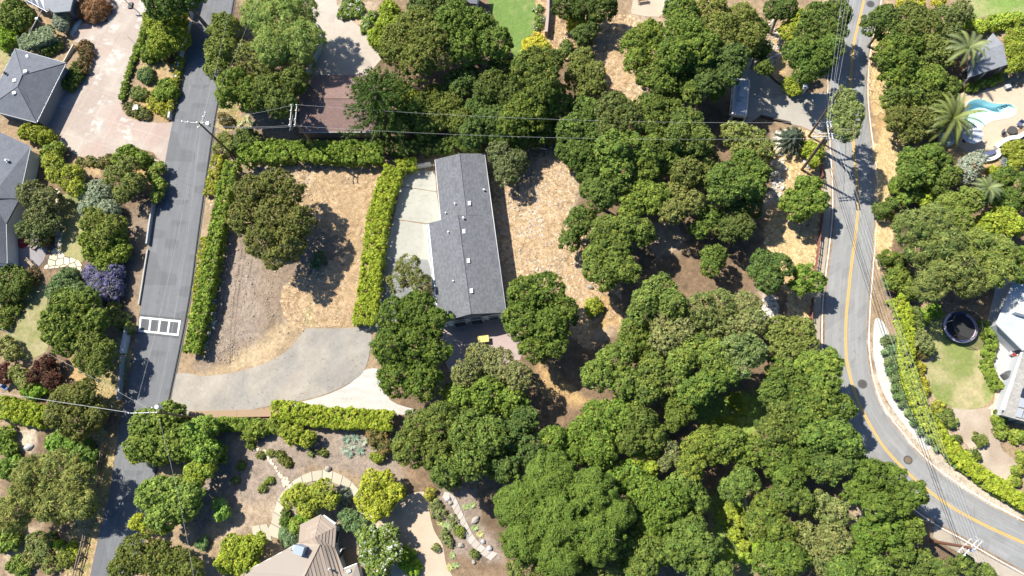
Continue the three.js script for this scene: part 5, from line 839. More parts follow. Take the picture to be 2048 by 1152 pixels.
{
  const e = 3, t = 4.3, r = 5.2, apex = [630, 1074, t];
  const o = [[641, 1030, e], [672, 1054, e], [669, 1095, e], [640, 1105, e], [598, 1086, e], [601, 1050, e]];
  const faces = [0, 1, 2, 3, 4, 5].map(i => [o[i], o[(i + 1) % 6], apex]).filter((_, i) => i !== 3 && i !== 2).concat([[o[2], [640, 1090, 4.2], apex], [o[4], [640, 1090, 4.2], apex]]);
  const main = [[[598, 1086, e], [640, 1089, r - 0.9], [609, 1152, r], [600, 1185, r], [440, 1185, e], [491, 1143, e]], [[640, 1089, r - 0.9], [669, 1095, e], [686, 1138, e], [690, 1185, e], [600, 1185, r], [609, 1152, r]], [[686, 1138, e - 0.05], [714, 1127, e - 0.05], [726, 1175, e - 0.05], [690, 1185, 3.6]]];
  const f = [[641, 1030], [672, 1054], [669, 1095], [686, 1138], [714, 1127], [726, 1185], [440, 1185], [598, 1086], [601, 1050]];
  const h = house('tile_roofed_house', 'tan tile roofed house with a hexagonal turret at the bottom', [], f, e, M('whitehouse', 0.62, 0.66, 0.68, 0.8), TILES[0], { over: 0.5, capMat: TILES[2] });
  for (const q of [...faces, ...main]) courses(h.roof, PH(q), h.c, 0.42);
  for (const q of [...faces, ...main]) mesh('roof_deck', slab(PH(q).map(p => p.add(V(0, -0.03, 0))), 0.16, h.c), M('deckwood', 0.3, 0.26, 0.22, 0.9), h.roof);
  for (const q of o) if (q !== o[3]) h.cap(q, apex);
  h.cap([640, 1089, r - 0.85], [609, 1152, r + 0.05]); h.cap([609, 1152, r + 0.05], [600, 1185, r + 0.05]);
  h.gutter(o[0], o[1]); h.gutter(o[1], o[2], METAL); h.gutter(o[2], [686, 1138, e], METAL); h.gutter([598, 1086, e], [491, 1143, e], METAL); h.gutter(o[4], o[5], METAL); h.gutter(o[5], o[0], METAL); h.gutter([686, 1138, e - 0.05], [714, 1127, e - 0.05], METAL);
  const p = P(603, 1099, 4.35).sub(h.c), ch = new THREE.Group(); ch.name = 'chimney'; ch.position.copy(p); ch.rotation.y = -0.25; h.o.add(ch);
  mesh('shaft', box(1.15, 1.9, 0.95, 0, 0, 0), M('chim', 0.36, 0.42, 0.5, 0.7), ch); mesh('cap', box(1.25, 0.1, 1.05, 0, 1.0, 0), M('chimcap', 0.3, 0.36, 0.45, 0.6), ch); mesh('hood', box(0.55, 0.25, 0.6, -0.95, -0.1, 0.05), WHITE, ch); mesh('hood_rim', box(0.8, 0.2, 0.85, -0.95, -0.2, 0.05), BLACK, ch);
  skylight(h, 698, 1142, 3.15, 0.5, 0.35, 0.4); pipe(h, 659, 1138, 4.1, 0.08, WHITE);
  for (const [x, y, w, a] of [[676, 1074, 1.6, 1.45], [684, 1110, 1.8, 1.1]]) { const q = P(x, y, 1.7).sub(h.c), g = new THREE.Group(); g.name = 'window'; g.position.set(q.x - 0.25, q.y, q.z); g.rotation.y = a; h.o.add(g); mesh('frame', box(w, 1.5, 0.1), WHITE, g); mesh('pane', box(w - 0.15, 1.35, 0.06, 0, 0, 0.05), DARKGLASS, g); }
  mesh('awning', slab(PH([[648, 1029, 2.7], [672, 1046, 2.7], [668, 1052, 2.9], [644, 1034, 2.9]]), 0.08, h.c), WHITE, h.o);
}
// pale roofed house at the right edge
{
  const e = 3, h = house('pale_roofed_house', 'pale flat roofed house at the right edge beside the white patio', [
    [[2028, 556, e], [2100, 556, e], [2100, 690, e], [2046, 701, e], [1993, 648, e], [2016, 591, e]]], [[2028, 556], [2100, 556], [2100, 690], [2046, 701], [1993, 648], [2016, 591]], e, M('wallgrey', 0.45, 0.46, 0.48, 0.8), PALE, { over: 0.3 });
  h.gutter([2016, 591, e], [1993, 648, e], METAL); h.gutter([1993, 648, e], [2046, 701, e], METAL);
  const p = P(2046, 619, 3.6).sub(h.c); mesh('roof_hatch', box(1.9, 1.3, 1.5, p.x, p.y - 0.3, p.z, -0.35), WHITE, h.o);
}
{
  const e = 3.1, h = house('gravel_roofed_house', 'gravel roofed house wing with solar panels at the right edge', [
    [[2047, 703, e], [2100, 700, e], [2100, 850, e], [2060, 846, e], [2007, 831, e]]], [[2047, 703], [2100, 700], [2100, 850], [2060, 846], [2007, 831]], e, M('wallgrey', 0.45, 0.46, 0.48, 0.8), GRAVEL, { over: 0.3 });
  mesh('white_fascia', slab(PH([[2042, 704, e - 0.1], [2050, 704, e - 0.1], [2014, 822, e - 0.1], [2001, 818, e - 0.1]]), 0.12, h.c), WHITE, h.roof);
  for (let k = 0; k < 3; k++) for (let j = 0; j < 2; j++) { const x = 2046 + j * 14 - k * 5, y = 776 + k * 20 + j * 3; mesh('solar_panel', slab(PH([[x, y, 3.35], [x + 12, y + 3, 3.35], [x + 7, y + 20, 3.3], [x - 5, y + 17, 3.3]]), 0.05, h.c), k ? M('panelpale', 0.38, 0.4, 0.43, 0.25) : M('panel', 0.03, 0.04, 0.07, 0.2), h.o); }
  const p = P(2030, 848, 0).sub(h.c); mesh('door', box(1.2, 2.1, 0.1, p.x, 1.05, p.z - 0.1, -0.2), M('doorg', 0.2, 0.2, 0.21, 0.6), h.o);
}
// pool house with an open porch
{
  const e = 3, h = house('pool_house', 'small grey roofed pool house above the pool', [
    [[1986, 66, e], [2006, 88, 3.5], [2015, 129, e + 0.1], [1975, 142, e + 0.1], [1970, 100, 3.5]], [[1986, 66, e], [1970, 100, 3.5], [1975, 142, e + 0.1], [1936, 155, e - 0.1], [1938, 120, e - 0.1]]],
    [[1986, 66], [2006, 88], [2012, 110], [1940, 130], [1940, 118]], e, M('poolwall', 0.4, 0.36, 0.3, 0.9), SLATE, { category: 'pool house' });
  for (const [x, y] of [[1942, 154], [1976, 143], [2012, 130]]) { const p = P(x, y, 2.9).sub(h.c); mesh('porch_post', cyl(0.07, 0.07, 2.9, p.x, 1.45, p.z - 0.2), WHITE, h.o); }
  sheet('patio', PX([[1930, 150], [2018, 125], [2022, 150], [1960, 172], [1935, 172]]), 0.03, concrete([0.2, 0.14, 0.115], { a: 0.5 }), { label: 'brown porch floor of the pool house' });
}
// carport and panels, top left edge
{
  const h = house('carport', 'grey flat carport roof cut by the top edge', [[[84, -25, 3], [152, -25, 3], [140, 22, 3], [106, 25, 3], [88, 8, 3]]], [[84, -25], [152, -25], [140, 22], [106, 25], [88, 8]], 3, WALLDARK, SLATE, { category: 'carport', over: 1 });
  for (let k = 0; k < 4; k++) mesh('solar_panel', slab(PH([[38 + k * 12, -14, 2.6], [49 + k * 12, -14, 2.6], [66 + k * 11, 10 + k * 4, 2.2], [56 + k * 11, 8 + k * 4, 2.2]]), 0.06, h.c), M('panel', 0.03, 0.04, 0.07, 0.2), h.o);
  mesh('panel_frame', bar(P(38, -8, 2.45).sub(h.c), P(95, 24, 2.1).sub(h.c), 0.05), METAL, h.o);
}
{
  house('roof_corner_house', 'dark roof corner of a house at the top edge by the lawn', [[[900, -30, 3], [960, -30, 3], [954, 8, 3], [906, 3, 3]]], [[900, -30], [960, -30], [954, 8], [906, 3]], 3, CREAM, GREY2);
}
// railed deck at the top edge
{
  const c = P(1345, 10, 0).setY(0), o = thing('deck', 'grey timber deck with dark railing at the top edge', 'deck', c), m = M('deckboard', 0.5, 0.5, 0.49, 0.8), rail = M('darkrail', 0.07, 0.06, 0.05, 0.6);
  const A = P(1327, 26, 0.9).sub(c), B = P(1361, 12, 0.9).sub(c), C = P(1366, -20, 0.9).sub(c), D = P(1327, -20, 0.9).sub(c);
  for (let k = 0; k < 14; k++) { const t0 = k / 14, t1 = (k + 0.93) / 14; mesh('deck_board', slab([D.clone().lerp(C, t0), D.clone().lerp(C, t1), A.clone().lerp(B, t1), A.clone().lerp(B, t0)], 0.05), m, o); }
  for (const t of [0, 0.5, 1]) { const p = A.clone().lerp(B, t); mesh('railing_post', box(0.1, 1.9, 0.1, p.x, 0.9, p.z), rail, o); }
  mesh('handrail', bar(A.clone().setY(1.85), B.clone().setY(1.85), 0.06), rail, o); mesh('handrail', bar(B.clone().setY(1.85), C.clone().setY(1.85), 0.06), rail, o);
}
// ---------------------------------------------------------------- slabs, flagstones, walls, fences
function clipXZ(poly, nx, nz, d) { const out = []; poly.forEach((a, i) => { const b = poly[(i + 1) % poly.length], x = a.x * nx + a.z * nz - d, y = b.x * nx + b.z * nz - d; if (x >= 0) out.push(a); if ((x < 0) !== (y < 0)) out.push(a.clone().lerp(b, x / (x - y))); }); return out; }
const prism = (poly, y0, y1, bev = 0) => { const sh = new THREE.Shape(poly.map(p => new THREE.Vector2(p.x, -p.z))); const g = new THREE.ExtrudeGeometry(sh, { depth: y1 - y0 - bev, bevelEnabled: bev > 0, bevelThickness: bev, bevelSize: bev * 0.6, bevelOffset: -bev * 0.6, bevelSegments: 1 }); g.rotateX(-Math.PI / 2); g.translate(0, y0, 0); return g; };
function flagstones(label, outline, size, gap, mats3, y) {
  const poly = PX(outline), o = new THREE.Group(); o.name = numbered('path'); o.userData.kind = 'structure'; o.userData.label = label; scene.add(o);
  const bed = mesh('joint_bed', prism(poly, -0.1, y - 0.035), M('joint', 0.12, 0.1, 0.07, 1), o); bed.userData.label = 'earth between the stones';
  const xs = poly.map(p => p.x), zs = poly.map(p => p.z), cs = [];
  for (let z = Math.min(...zs); z < Math.max(...zs) + size; z += size) for (let x = Math.min(...xs); x < Math.max(...xs) + size; x += size) cs.push({ x: x + rr(-0.38, 0.38) * size, z: z + rr(-0.38, 0.38) * size });
  for (const c of cs) {
    let q = poly; for (const d of cs) if (d !== c) { const dx = c.x - d.x, dz = c.z - d.z, l = Math.hypot(dx, dz); if (l > size * 3) continue; q = clipXZ(q, dx / l, dz / l, (dx * (c.x + d.x) / 2 + dz * (c.z + d.z) / 2) / l + gap / 2); if (q.length < 3) break; }
    if (q.length < 3) continue; let A = 0; q.forEach((a, i) => { const b = q[(i + 1) % q.length]; A += a.x * b.z - b.x * a.z; }); if (Math.abs(A) / 2 < size * size * 0.12) continue;
    mesh('flagstone', prism(q, y - 0.06, y + rr(0, 0.012), 0.015), mats3[Math.floor(rnd() * mats3.length)], o);
  }
}
const FLAG = [M('flag0', 0.62, 0.54, 0.4, 0.85, { bumpMap: grain, bumpScale: 0.01 }), M('flag1', 0.56, 0.48, 0.35, 0.85), M('flag2', 0.66, 0.57, 0.43, 0.85)], PINKFLAG = [M('pf0', 0.58, 0.43, 0.32, 0.85), M('pf1', 0.52, 0.4, 0.31, 0.85), M('pf2', 0.6, 0.48, 0.38, 0.85)];
flagstones('buff flagstone path curving past the stained patio', [[110, 495], [122, 502], [130, 512], [145, 516], [158, 522], [166, 532], [170, 545], [165, 557], [155, 552], [145, 540], [137, 532], [122, 535], [105, 537], [88, 538], [92, 525], [97, 510]], 1.15, 0.1, FLAG, 0.05);
flagstones('buff flagstone walk between the grey green trees', [[108, 378], [120, 377], [123, 400], [121, 430], [125, 470], [122, 496], [110, 492], [112, 450], [109, 410]], 0.95, 0.1, FLAG, 0.05);
flagstones('pinkish flagstone strip between the tan court and the white fascia', [[1992, 778], [2012, 780], [2008, 800], [2002, 828], [1985, 835], [1975, 818], [1988, 806]], 1.0, 0.06, PINKFLAG, 0.045);
function slabPath(label, outer, inner, n, mat) {
  const a = curve(PX(outer), n), b = curve(PX(inner), n), o = new THREE.Group(); o.name = numbered('path'); o.userData.kind = 'structure'; o.userData.label = label; scene.add(o);
  mesh('joint_bed', prism([...a, ...b.slice().reverse()], -0.1, 0.02), M('joint2', 0.2, 0.17, 0.13, 1), o);
  for (let k = 0; k < n; k++) { const e = 0.03, q = [a[k].clone().lerp(a[k + 1], e), a[k].clone().lerp(a[k + 1], 1 - e), b[k].clone().lerp(b[k + 1], 1 - e), b[k].clone().lerp(b[k + 1], e)]; mesh('slab', prism(q, -0.04, 0.055 + rr(0, 0.01), 0.012), mat[k % mat.length], o); }
}
const CON = [M('con0', 0.46, 0.41, 0.31, 0.9, { bumpMap: grain, bumpScale: 0.006 }), M('con1', 0.43, 0.385, 0.295, 0.9), M('con2', 0.48, 0.43, 0.33, 0.9)], CON2 = [M('con3', 0.47, 0.42, 0.37, 0.9), M('con4', 0.43, 0.38, 0.33, 0.9)];
slabPath('curved concrete slab path arching round the bright tree', [[530, 1068], [540, 1052], [546, 1036], [551, 1009], [562, 988], [587, 961], [609, 949], [632, 941], [659, 941], [684, 950], [704, 964], [722, 985], [738, 1010], [752, 1035], [766, 1058]], [[556, 1078], [562, 1058], [567, 1036], [571, 1014], [577, 994], [593, 975], [614, 965], [634, 961], [654, 961], [675, 968], [690, 978], [704, 996], [718, 1020], [732, 1046], [746, 1072]], 16, CON);
slabPath('short concrete slab walk running off the curved path', [[503, 1053], [518, 1050], [535, 1048]], [[506, 1072], [525, 1076], [545, 1082]], 2, CON);
slabPath('pinkish slab path winding down between the agave beds', [[889, 983], [905, 988], [914, 1000], [922, 1019], [934, 1044], [947, 1071], [969, 1094], [996, 1107]], [[884, 996], [897, 1000], [903, 1010], [910, 1026], [920, 1048], [932, 1076], [955, 1103], [982, 1121]], 13, CON2);
{ // pale stepping stones
  const o = new THREE.Group(); o.name = numbered('path'); o.userData.kind = 'structure'; o.userData.label = 'line of pale stepping stones across the mulch'; scene.add(o);
  const l = curve(PX([[494, 885], [512, 897], [530, 904], [540, 920], [552, 936], [562, 952], [572, 966], [580, 975]]), 26), gs = [0, 1, 2].map(() => { const g = new THREE.DodecahedronGeometry(0.24, 0); g.scale(1.1, 0.35, rr(0.7, 1)); return g; });
  for (const p of l) { const m = mesh('stepping_stone', gs[Math.floor(rnd() * 3)], FLAG[Math.floor(rnd() * 3)], o); m.position.set(p.x + rr(-0.15, 0.15), groundY(p.x, p.z) + 0.04, p.z + rr(-0.15, 0.15)); m.rotation.y = rr(0, 6); m.scale.setScalar(rr(0.75, 1.2)); }
  for (let k = 0; k < 12; k++) { const p = onGround(574 + rr(-8, 8), 964 + rr(-8, 8)), m = mesh('stepping_stone', gs[k % 3], FLAG[k % 3], o); m.position.set(p.x, p.y + 0.05, p.z); m.rotation.y = rr(0, 6); m.scale.setScalar(rr(0.7, 1.3)); }
}
struct('path', strip(curve(PX([[1486, 995], [1494, 1030], [1499, 1060], [1508, 1090], [1520, 1120], [1535, 1160]]), 20), curve(PX([[1492, 993], [1500, 1028], [1507, 1058], [1518, 1088], [1532, 1118], [1552, 1160]]), 20), 0.012), M('track', 0.5, 0.4, 0.29, 1, { bumpMap: grain, bumpScale: 0.05 }), 'narrow earth foot track in the southern wood');
const stucco = (k, r, g, b) => M(k, r, g, b, 0.9, { bumpMap: grain, bumpScale: 0.01 });
function wall(label, line, w, h, mat, name = 'wall', capMat) { const l = curve(PX(line), 40), c = l[0].clone(), o = thing(name, label, 'wall', c.clone()); const q = l.map(p => p.clone().sub(c)); mesh('masonry', ribbon(q, w, -0.4, h), mat, o); if (capMat) mesh('coping', ribbon(q, w + 0.08, h, h + 0.07), capMat, o); return o; }
wall('low cream planter wall beside the pinkish drive', [[293, 42], [284, 78], [263, 140], [246, 196], [247, 210]], 0.2, 0.6, stucco('wc', 0.42, 0.36, 0.29), 'planter_wall');
wall('pale retaining wall between planter and narrow road', [[382, 45], [372, 85], [364, 120], [355, 165], [347, 208], [342, 240]], 0.32, 0.8, stucco('wl', 0.52, 0.5, 0.5), 'retaining_wall');
wall('tall grey block wall at the top of the narrow road', [[396, -10], [388, 20], [383, 38]], 0.5, 1.7, stucco('wg', 0.42, 0.44, 0.45), 'block_wall');
wall('cream side wall at the corner of the hip roof', [[152, 93], [143, 109], [133, 127]], 0.16, 0.7, CREAM, 'side_wall');
wall('low stone wall at the drive entrance', [[268, 297], [285, 306], [303, 317], [325, 331], [322, 345]], 0.3, 0.45, stucco('ws', 0.4, 0.34, 0.28), 'stone_wall');
wall('low grey wall between shaded verge and narrow road', [[313, 395], [305, 440], [298, 490]], 0.24, 0.75, stucco('wv', 0.4, 0.4, 0.4), 'retaining_wall');
wall('thin kerb wall of the shaded verge, lower part', [[297, 500], [291, 535], [284, 580], [279, 610]], 0.2, 0.3, stucco('wk', 0.42, 0.4, 0.37), 'kerb_wall');
wall('white wall beside the ladder marking', [[262, 655], [257, 680], [251, 708]], 0.5, 1.1, stucco('ww', 0.66, 0.66, 0.67), 'white_wall');
wall('grey wall below the white wall on the narrow road', [[250, 712], [246, 750], [242, 800]], 0.3, 0.8, stucco('wg2', 0.4, 0.41, 0.41), 'retaining_wall');
wall('short curved white wall under the violet mound', [[172, 590], [182, 602], [196, 611], [208, 614]], 0.2, 0.6, WHITE, 'curved_wall');
wall('curved pale wall left of the beige drive', [[631, 48], [640, 64], [644, 84], [640, 106], [628, 130], [617, 155]], 0.35, 0.9, stucco('wt', 0.42, 0.46, 0.45), 'curved_wall');
wall('tall brownish wall right of the green lawn', [[1097, -10], [1096, 40], [1093, 76]], 0.45, 1.6, stucco('wb', 0.4, 0.32, 0.28), 'garden_wall');
wall('white curved seat wall below the pool, upper run', [[2056, 262], [2044, 270], [2032, 277], [2016, 279], [2002, 286], [1988, 297]], 0.6, 0.5, WHITE, 'seat_wall');
wall('white curved seat wall below the pool, lower run', [[1996, 300], [1995, 311], [1984, 319], [1970, 322], [1958, 321]], 0.5, 0.5, WHITE, 'seat_wall');
wall('cream return wall at the top of the pale drive', [[828, 338], [845, 335], [864, 332]], 0.2, 1.2, CREAM, 'return_wall');
wall('dark timber edging of the dusty pull in', [[1520, 233], [1545, 239], [1580, 247]], 0.25, 0.35, M('darktimber', 0.06, 0.05, 0.045, 0.9), 'timber_edging');
wall('dark edging round the upper curve of the dusty pull in', [[1527, 135], [1540, 152], [1555, 166], [1572, 176]], 0.2, 0.25, M('darktimber', 0.06, 0.05, 0.045, 0.9), 'timber_edging');
{ // timber retaining terrace: boards between posts
  const o = thing('timber_terrace', 'brown timber retaining terrace above the green hedge', 'terrace', P(380, 836)), c = o.position.clone(), wd = [M('ttim0', 0.24, 0.13, 0.08, 0.9), M('ttim1', 0.2, 0.11, 0.07, 0.9)];
  const A = P(378, 836).sub(c), B = P(545, 833).sub(c);
  for (let k = 0; k < 7; k++) { const a = A.clone().lerp(B, k / 7), b = A.clone().lerp(B, (k + 0.97) / 7); for (const y of [0.12, 0.36]) mesh('board', slab([a.clone().setY(y + 0.11), b.clone().setY(y + 0.11), b.clone().setY(y + 0.11).add(V(0, 0, 0.07)), a.clone().setY(y + 0.11).add(V(0, 0, 0.07))], 0.22), wd[k % 2], o); mesh('post', box(0.12, 0.9, 0.12, a.x, 0.15, a.z + 0.14), wd[1], o); }
  const top = PX([[380, 823], [545, 819], [545, 833], [380, 836]]).map(p => p.sub(c).setY(0.42)); mesh('earth_fill', slab(top, 0.5), M('fill', 0.36, 0.25, 0.16, 1, { bumpMap: grain, bumpScale: 0.05 }), o);
}
function fence(name, label, line, posts, rails, h, mat, r, jag = 0.02) {
  const l = curve(PX(line), posts - 1), o = thing(name, label, 'fence', l[0].clone()), c = l[0].clone();
  l.forEach((p, i) => { const q = p.clone().sub(c), gy = groundY(p.x, p.z); mesh('post', bar(V(q.x, gy - 0.3, q.z), V(q.x + rr(-jag, jag), gy + h + 0.12, q.z + rr(-jag, jag)), r * 1.3, r * 1.2), mat, o);
    if (i) for (const t of rails) { const a = l[i - 1].clone().sub(c).setY(groundY(l[i - 1].x, l[i - 1].z) + h * t + rr(-jag, jag)), b = q.clone().setY(gy + h * t + rr(-jag, jag)); mesh('rail', bar(a, b, r, r), mat, o); } });
}
fence('rail_fence', 'red brown rail fence along the wide road, upper length', [[1636, 330], [1640, 350], [1641, 372]], 4, [0.35, 0.7, 1], 1.2, M('redwood', 0.25, 0.1, 0.07, 0.9), 0.06);
fence('rail_fence', 'red brown rail fence along the wide road, long middle length', [[1642, 425], [1638, 455], [1634, 490], [1630, 525], [1627, 545]], 10, [0.35, 0.7, 1], 1.2, M('redwood', 0.25, 0.1, 0.07, 0.9), 0.06);
fence('rail_fence', 'red brown rail fence along the wide road, short lower length', [[1622, 600], [1620, 620], [1619, 640]], 4, [0.35, 0.7, 1], 1.2, M('redwood', 0.25, 0.1, 0.07, 0.9), 0.06);
fence('log_fence', 'weathered log rail fence along the lower narrow road', [[216, 872], [205, 930], [194, 985], [181, 1040], [172, 1085], [160, 1130], [152, 1165]], 12, [0.45, 0.9], 1.0, M('log', 0.26, 0.2, 0.15, 0.95), 0.08, 0.06);
fence('wire_fence', 'thin dark fence along the vine hedge', [[1812, 615], [1813, 660], [1812, 700], [1816, 735]], 7, [0.5, 0.95], 1.2, M('darkrail', 0.07, 0.06, 0.05, 0.6), 0.035);

// ---------------------------------------------------------------- utility poles and wires
const poleMat = M('polewood', 0.2, 0.135, 0.085, 0.95, { bumpMap: grain, bumpScale: 0.02 }), armMat = M('arm', 0.5, 0.48, 0.45, 0.8), insul = M('insul', 0.62, 0.64, 0.66, 0.3);
function pole(label, px, py, h, arms, extra, r = 0.17) {
  const b = onGround(px, py), o = thing('utility_pole', label, 'utility pole', b); mesh('pole', bar(V(0, -0.5, 0), V(0, h, 0), r, r * 0.72, 10), poleMat, o);
  for (const [y, len, ang, off = 0, side = 0] of arms) { const g = new THREE.Group(); g.name = 'crossarm'; g.position.set(Math.sin(ang) * side, y, Math.cos(ang) * side); g.rotation.y = ang; o.add(g); mesh('beam', box(len, 0.13, 0.1, off, 0, 0), armMat, g); for (const t of [-0.46, -0.2, 0.2, 0.46]) mesh('insulator', cyl(0.05, 0.07, 0.22, off + t * len, 0.17, 0, 8), insul, g); }
  extra?.(o, b); return { o, b, h };
}
const pA = pole('utility pole with a single leaning crossarm over the narrow road', 470, 314, 10.5, [[10.3, 3.4, -0.12, -0.9], [10.0, 2.6, 1.25, 0.6]], (o) => mesh('transformer', cyl(0.22, 0.22, 0.7, 1.2, 10, 0.1), METAL, o));
const pB = pole('utility pole with doubled crossarms beside the brown garage', 640, 307, 10, [[9.9, 3.4, Math.PI / 2, 0.8, 0.14], [9.9, 3.4, Math.PI / 2, 0.8, -0.6]], (o) => mesh('brace', bar(V(-0.4, 9.6, -1.2), V(-1.6, 7.6, 0.2), 0.04), armMat, o));
const pC = pole('tall pole with crossed double arms on the straw bank', 1602, 341, 12, [[11.2, 2.6, Math.PI / 2, 0, 0.2], [11.2, 2.6, Math.PI / 2, 0, -0.2], [10.2, 3, 0.05, -0.3, 0.2], [10.2, 3, 0.05, -0.3, -0.2]], (o) => mesh('riser', bar(V(0.15, 1, 0.12), V(0.15, 9, 0.12), 0.05), M('riser', 0.12, 0.11, 0.1, 0.7), o), 0.2);
const pF = pole('second bare pole under the eucalyptus beside the dusty drive', 1617, 273, 12, [], null, 0.17);
const pD = pole('rusty pole with skewed white arms at the lower curve', 1862, 1082, 8.6, [[8.3, 2.4, 0.75, 0.1, 0.12], [7.4, 2.2, 0.72, 0.1, -0.1]], (o) => { mesh('transformer', cyl(0.26, 0.26, 0.85, 0.4, 7.9, 0.25), M('gtrans', 0.3, 0.31, 0.36, 0.5), o); mesh('crossarm_tip', box(1.4, 0.09, 0.09, 0.9, 8.45, -0.2, 0.75), armMat, o); for (const [x, z] of [[1.2, -0.9], [0.1, 0.9]]) mesh('bracket', box(1.0, 0.05, 0.05, x, 8.35, z, -0.6), armMat, o); }, 0.2);
const pE = pole('pole with a long level crossarm and transformer, lower left', 400, 838, 10, [[9.8, 4, 0.02, -2]], (o) => { mesh('transformer', cyl(0.27, 0.27, 0.9, -0.5, 9.2, -0.7), insul, o); mesh('switch', cyl(0.08, 0.08, 0.5, -1, 9.6, -0.6), insul, o); });
for (const p of [pD]) p.o.children[0].material = M('rustpole', 0.2, 0.085, 0.05, 0.95);
const wireMat = M('wire', 0.5, 0.5, 0.5, 0.6), cableMat = M('cable', 0.04, 0.04, 0.045, 0.7);
let wn = 0;
function wire(a, b, sag, label, mat = wireMat, r = 0.011) { const m = a.clone().lerp(b, 0.5); m.y -= sag * 2; const cv = new THREE.QuadraticBezierCurve3(a, m, b); tag(mesh('overhead_wire', new THREE.TubeGeometry(cv, 40, r, 5), mat), label, 'wire', 'overhead wires'); }
const at = (p, y, dx = 0, dz = 0) => V(p.b.x + dx, p.b.y + y, p.b.z + dz);
wire(at(pA, 10.4, -2.4, 0), at(pB, 10.1, -0.2, -2.4), 0.5, 'upper wire between the two poles beside the garage');
wire(at(pA, 10.4, 0.7, 0.4), at(pB, 10.1, -0.2, 0.8), 0.5, 'middle wire between the two poles beside the garage');
wire(at(pA, 9.6, 0, 0), at(pB, 9.6, 0, 0.7), 0.6, 'lower wire between the two poles beside the garage');
wire(at(pB, 10.1, 0.1, -2.4), at(pC, 11.4, 0, -1.1), 1.6, 'upper wire crossing the central canopy to the straw bank pole');
wire(at(pB, 10.1, 0.1, 0.9), at(pC, 11.4, 0, 1.1), 1.6, 'lower wire crossing the central canopy to the straw bank pole');
wire(at(pA, 10.4, 0.4, -0.4), P(470, -40, 10.5), 0.4, 'wire running up the narrow road, road side');
wire(at(pA, 10.4, 0.8, -0.8), P(530, -40, 10.5), 0.5, 'wire running up the narrow road through the feathery tree');
wire(at(pA, 10.2, -0.2, 1), at(pE, 9.9, -3.2, -0.1), 0.9, 'wire along the narrow road, left strand');
wire(at(pA, 10.2, 0.2, 1), at(pE, 9.9, -0.3, -0.1), 0.9, 'wire along the narrow road, right strand');
wire(at(pE, 9.9, -3.9, 0), P(-40, 780, 9), 0.3, 'thick pale wire leaving the lower left pole to the left edge', wireMat, 0.026);
wire(at(pE, 9.2, -1.6, -0.4), P(-30, 640, 7), 0.5, 'service wire rising past the purple shrub to the left edge');
wire(at(pE, 9.2, -0.3, 0.6), P(395, 1200, 9), 0.6, 'wire leaving the lower left pole downward over the leafy trees');
for (let k = 0; k < 6; k++) wire(at(pC, k < 4 ? 11.4 : 10.4, -0.6 + k * 0.4, 0.9 + (k % 2) * 0.3), at(pD, 8.5, -0.7 + k * 0.38, -0.7 + k * 0.18), 0.7, ['first', 'second', 'third', 'fourth', 'fifth', 'sixth'][k] + ' pale strand, counted from the wood side, along the bend');
wire(at(pC, 8.4, 0.15, 0.2), at(pD, 6.2, 0, -0.1), 0.7, 'thick dark cable along the bend, upper one', cableMat, 0.028);
wire(at(pC, 7.9, 0.15, 0.3), at(pD, 5.7, 0, -0.1), 0.8, 'thick dark cable along the bend, lower one', cableMat, 0.025);
for (let k = 0; k < 4; k++) wire(at(pC, k < 2 ? 11.4 : 10.3, -0.3 + k * 0.3, -1), P(1690 + k * 9, -40, 11.5), 0.6, ['first', 'second', 'third', 'fourth'][k] + ' strand from the road edge running up the wide road');
wire(at(pC, 8.4, 0.1, -0.1), P(1680, -40, 8.5), 0.6, 'dark cable running up the wide road', cableMat, 0.025);
for (let k = 0; k < 3; k++) wire(at(pD, 8.5, 0.3 + k * 0.3, 0.5), P(2100, 1160 + k * 12, 8.5), 0.3, ['upper', 'middle', 'lower'][k] + ' strand leaving the rusty pole to the bottom right corner');

// ---------------------------------------------------------------- special trees and plants
{ // monkey puzzle: whorls of rope-like branches
  const top = P(748, 172, 11), b = top.clone().setY(groundY(top.x, top.z)), o = thing('monkey_puzzle_tree', 'dark monkey puzzle tree with star shaped branches over the garage', 'tree', b), L = new Leaves(), gs = [bar(V(0, -0.3, 0), V(0, 11, 0), 0.3, 0.08, 9)];
  for (let w = 0; w < 7; w++) { const y = 4 + w * 1.05, n = 5, len = 7.4 - w * 0.8 + rr(-0.8, 0.6); for (let k = 0; k < n; k++) { const a = k / n * 6.283 + w * 0.55 + rr(-0.15, 0.15), tip = V(Math.cos(a) * len, y + 0.4 - len * 0.06, Math.sin(a) * len), root = V(0, y, 0); gs.push(bar(root, tip, 0.06, 0.03, 5));
    for (let s = 0.16; s <= 1; s += 0.085) { const c = root.clone().lerp(tip, s), side = V(-Math.sin(a), 0, Math.cos(a)); for (const sd of [-1, 0, 1]) { const q = c.clone().addScaledVector(side, sd * (0.1 + 0.75 * Math.max(0, Math.sin(s * 2.6 - 0.7))) * rr(0.5, 1.2)).add(V(Math.cos(a) * Math.abs(sd) * 0.5, rr(-0.1, 0.15), Math.sin(a) * Math.abs(sd) * 0.5)); for (let m = 0; m < 11; m++) { const d = randDir(-0.4); L.put(q.x + d[0] * 0.2, q.y + d[1] * 0.16, q.z + d[2] * 0.2, d[0] + rr(-0.5, 0.5), 0.7, d[2] + rr(-0.5, 0.5), Math.cos(a + sd * 0.6) + d[0] * 0.5, 0.1, Math.sin(a + sd * 0.6) + d[2] * 0.5, 0.4, 0.14, jit([0.11, 0.18, 0.03], 0.25)); } } } } }
  mesh('crown', L.geo(), leafMat, o); mesh('trunk', join(gs), barkMat, o);
}
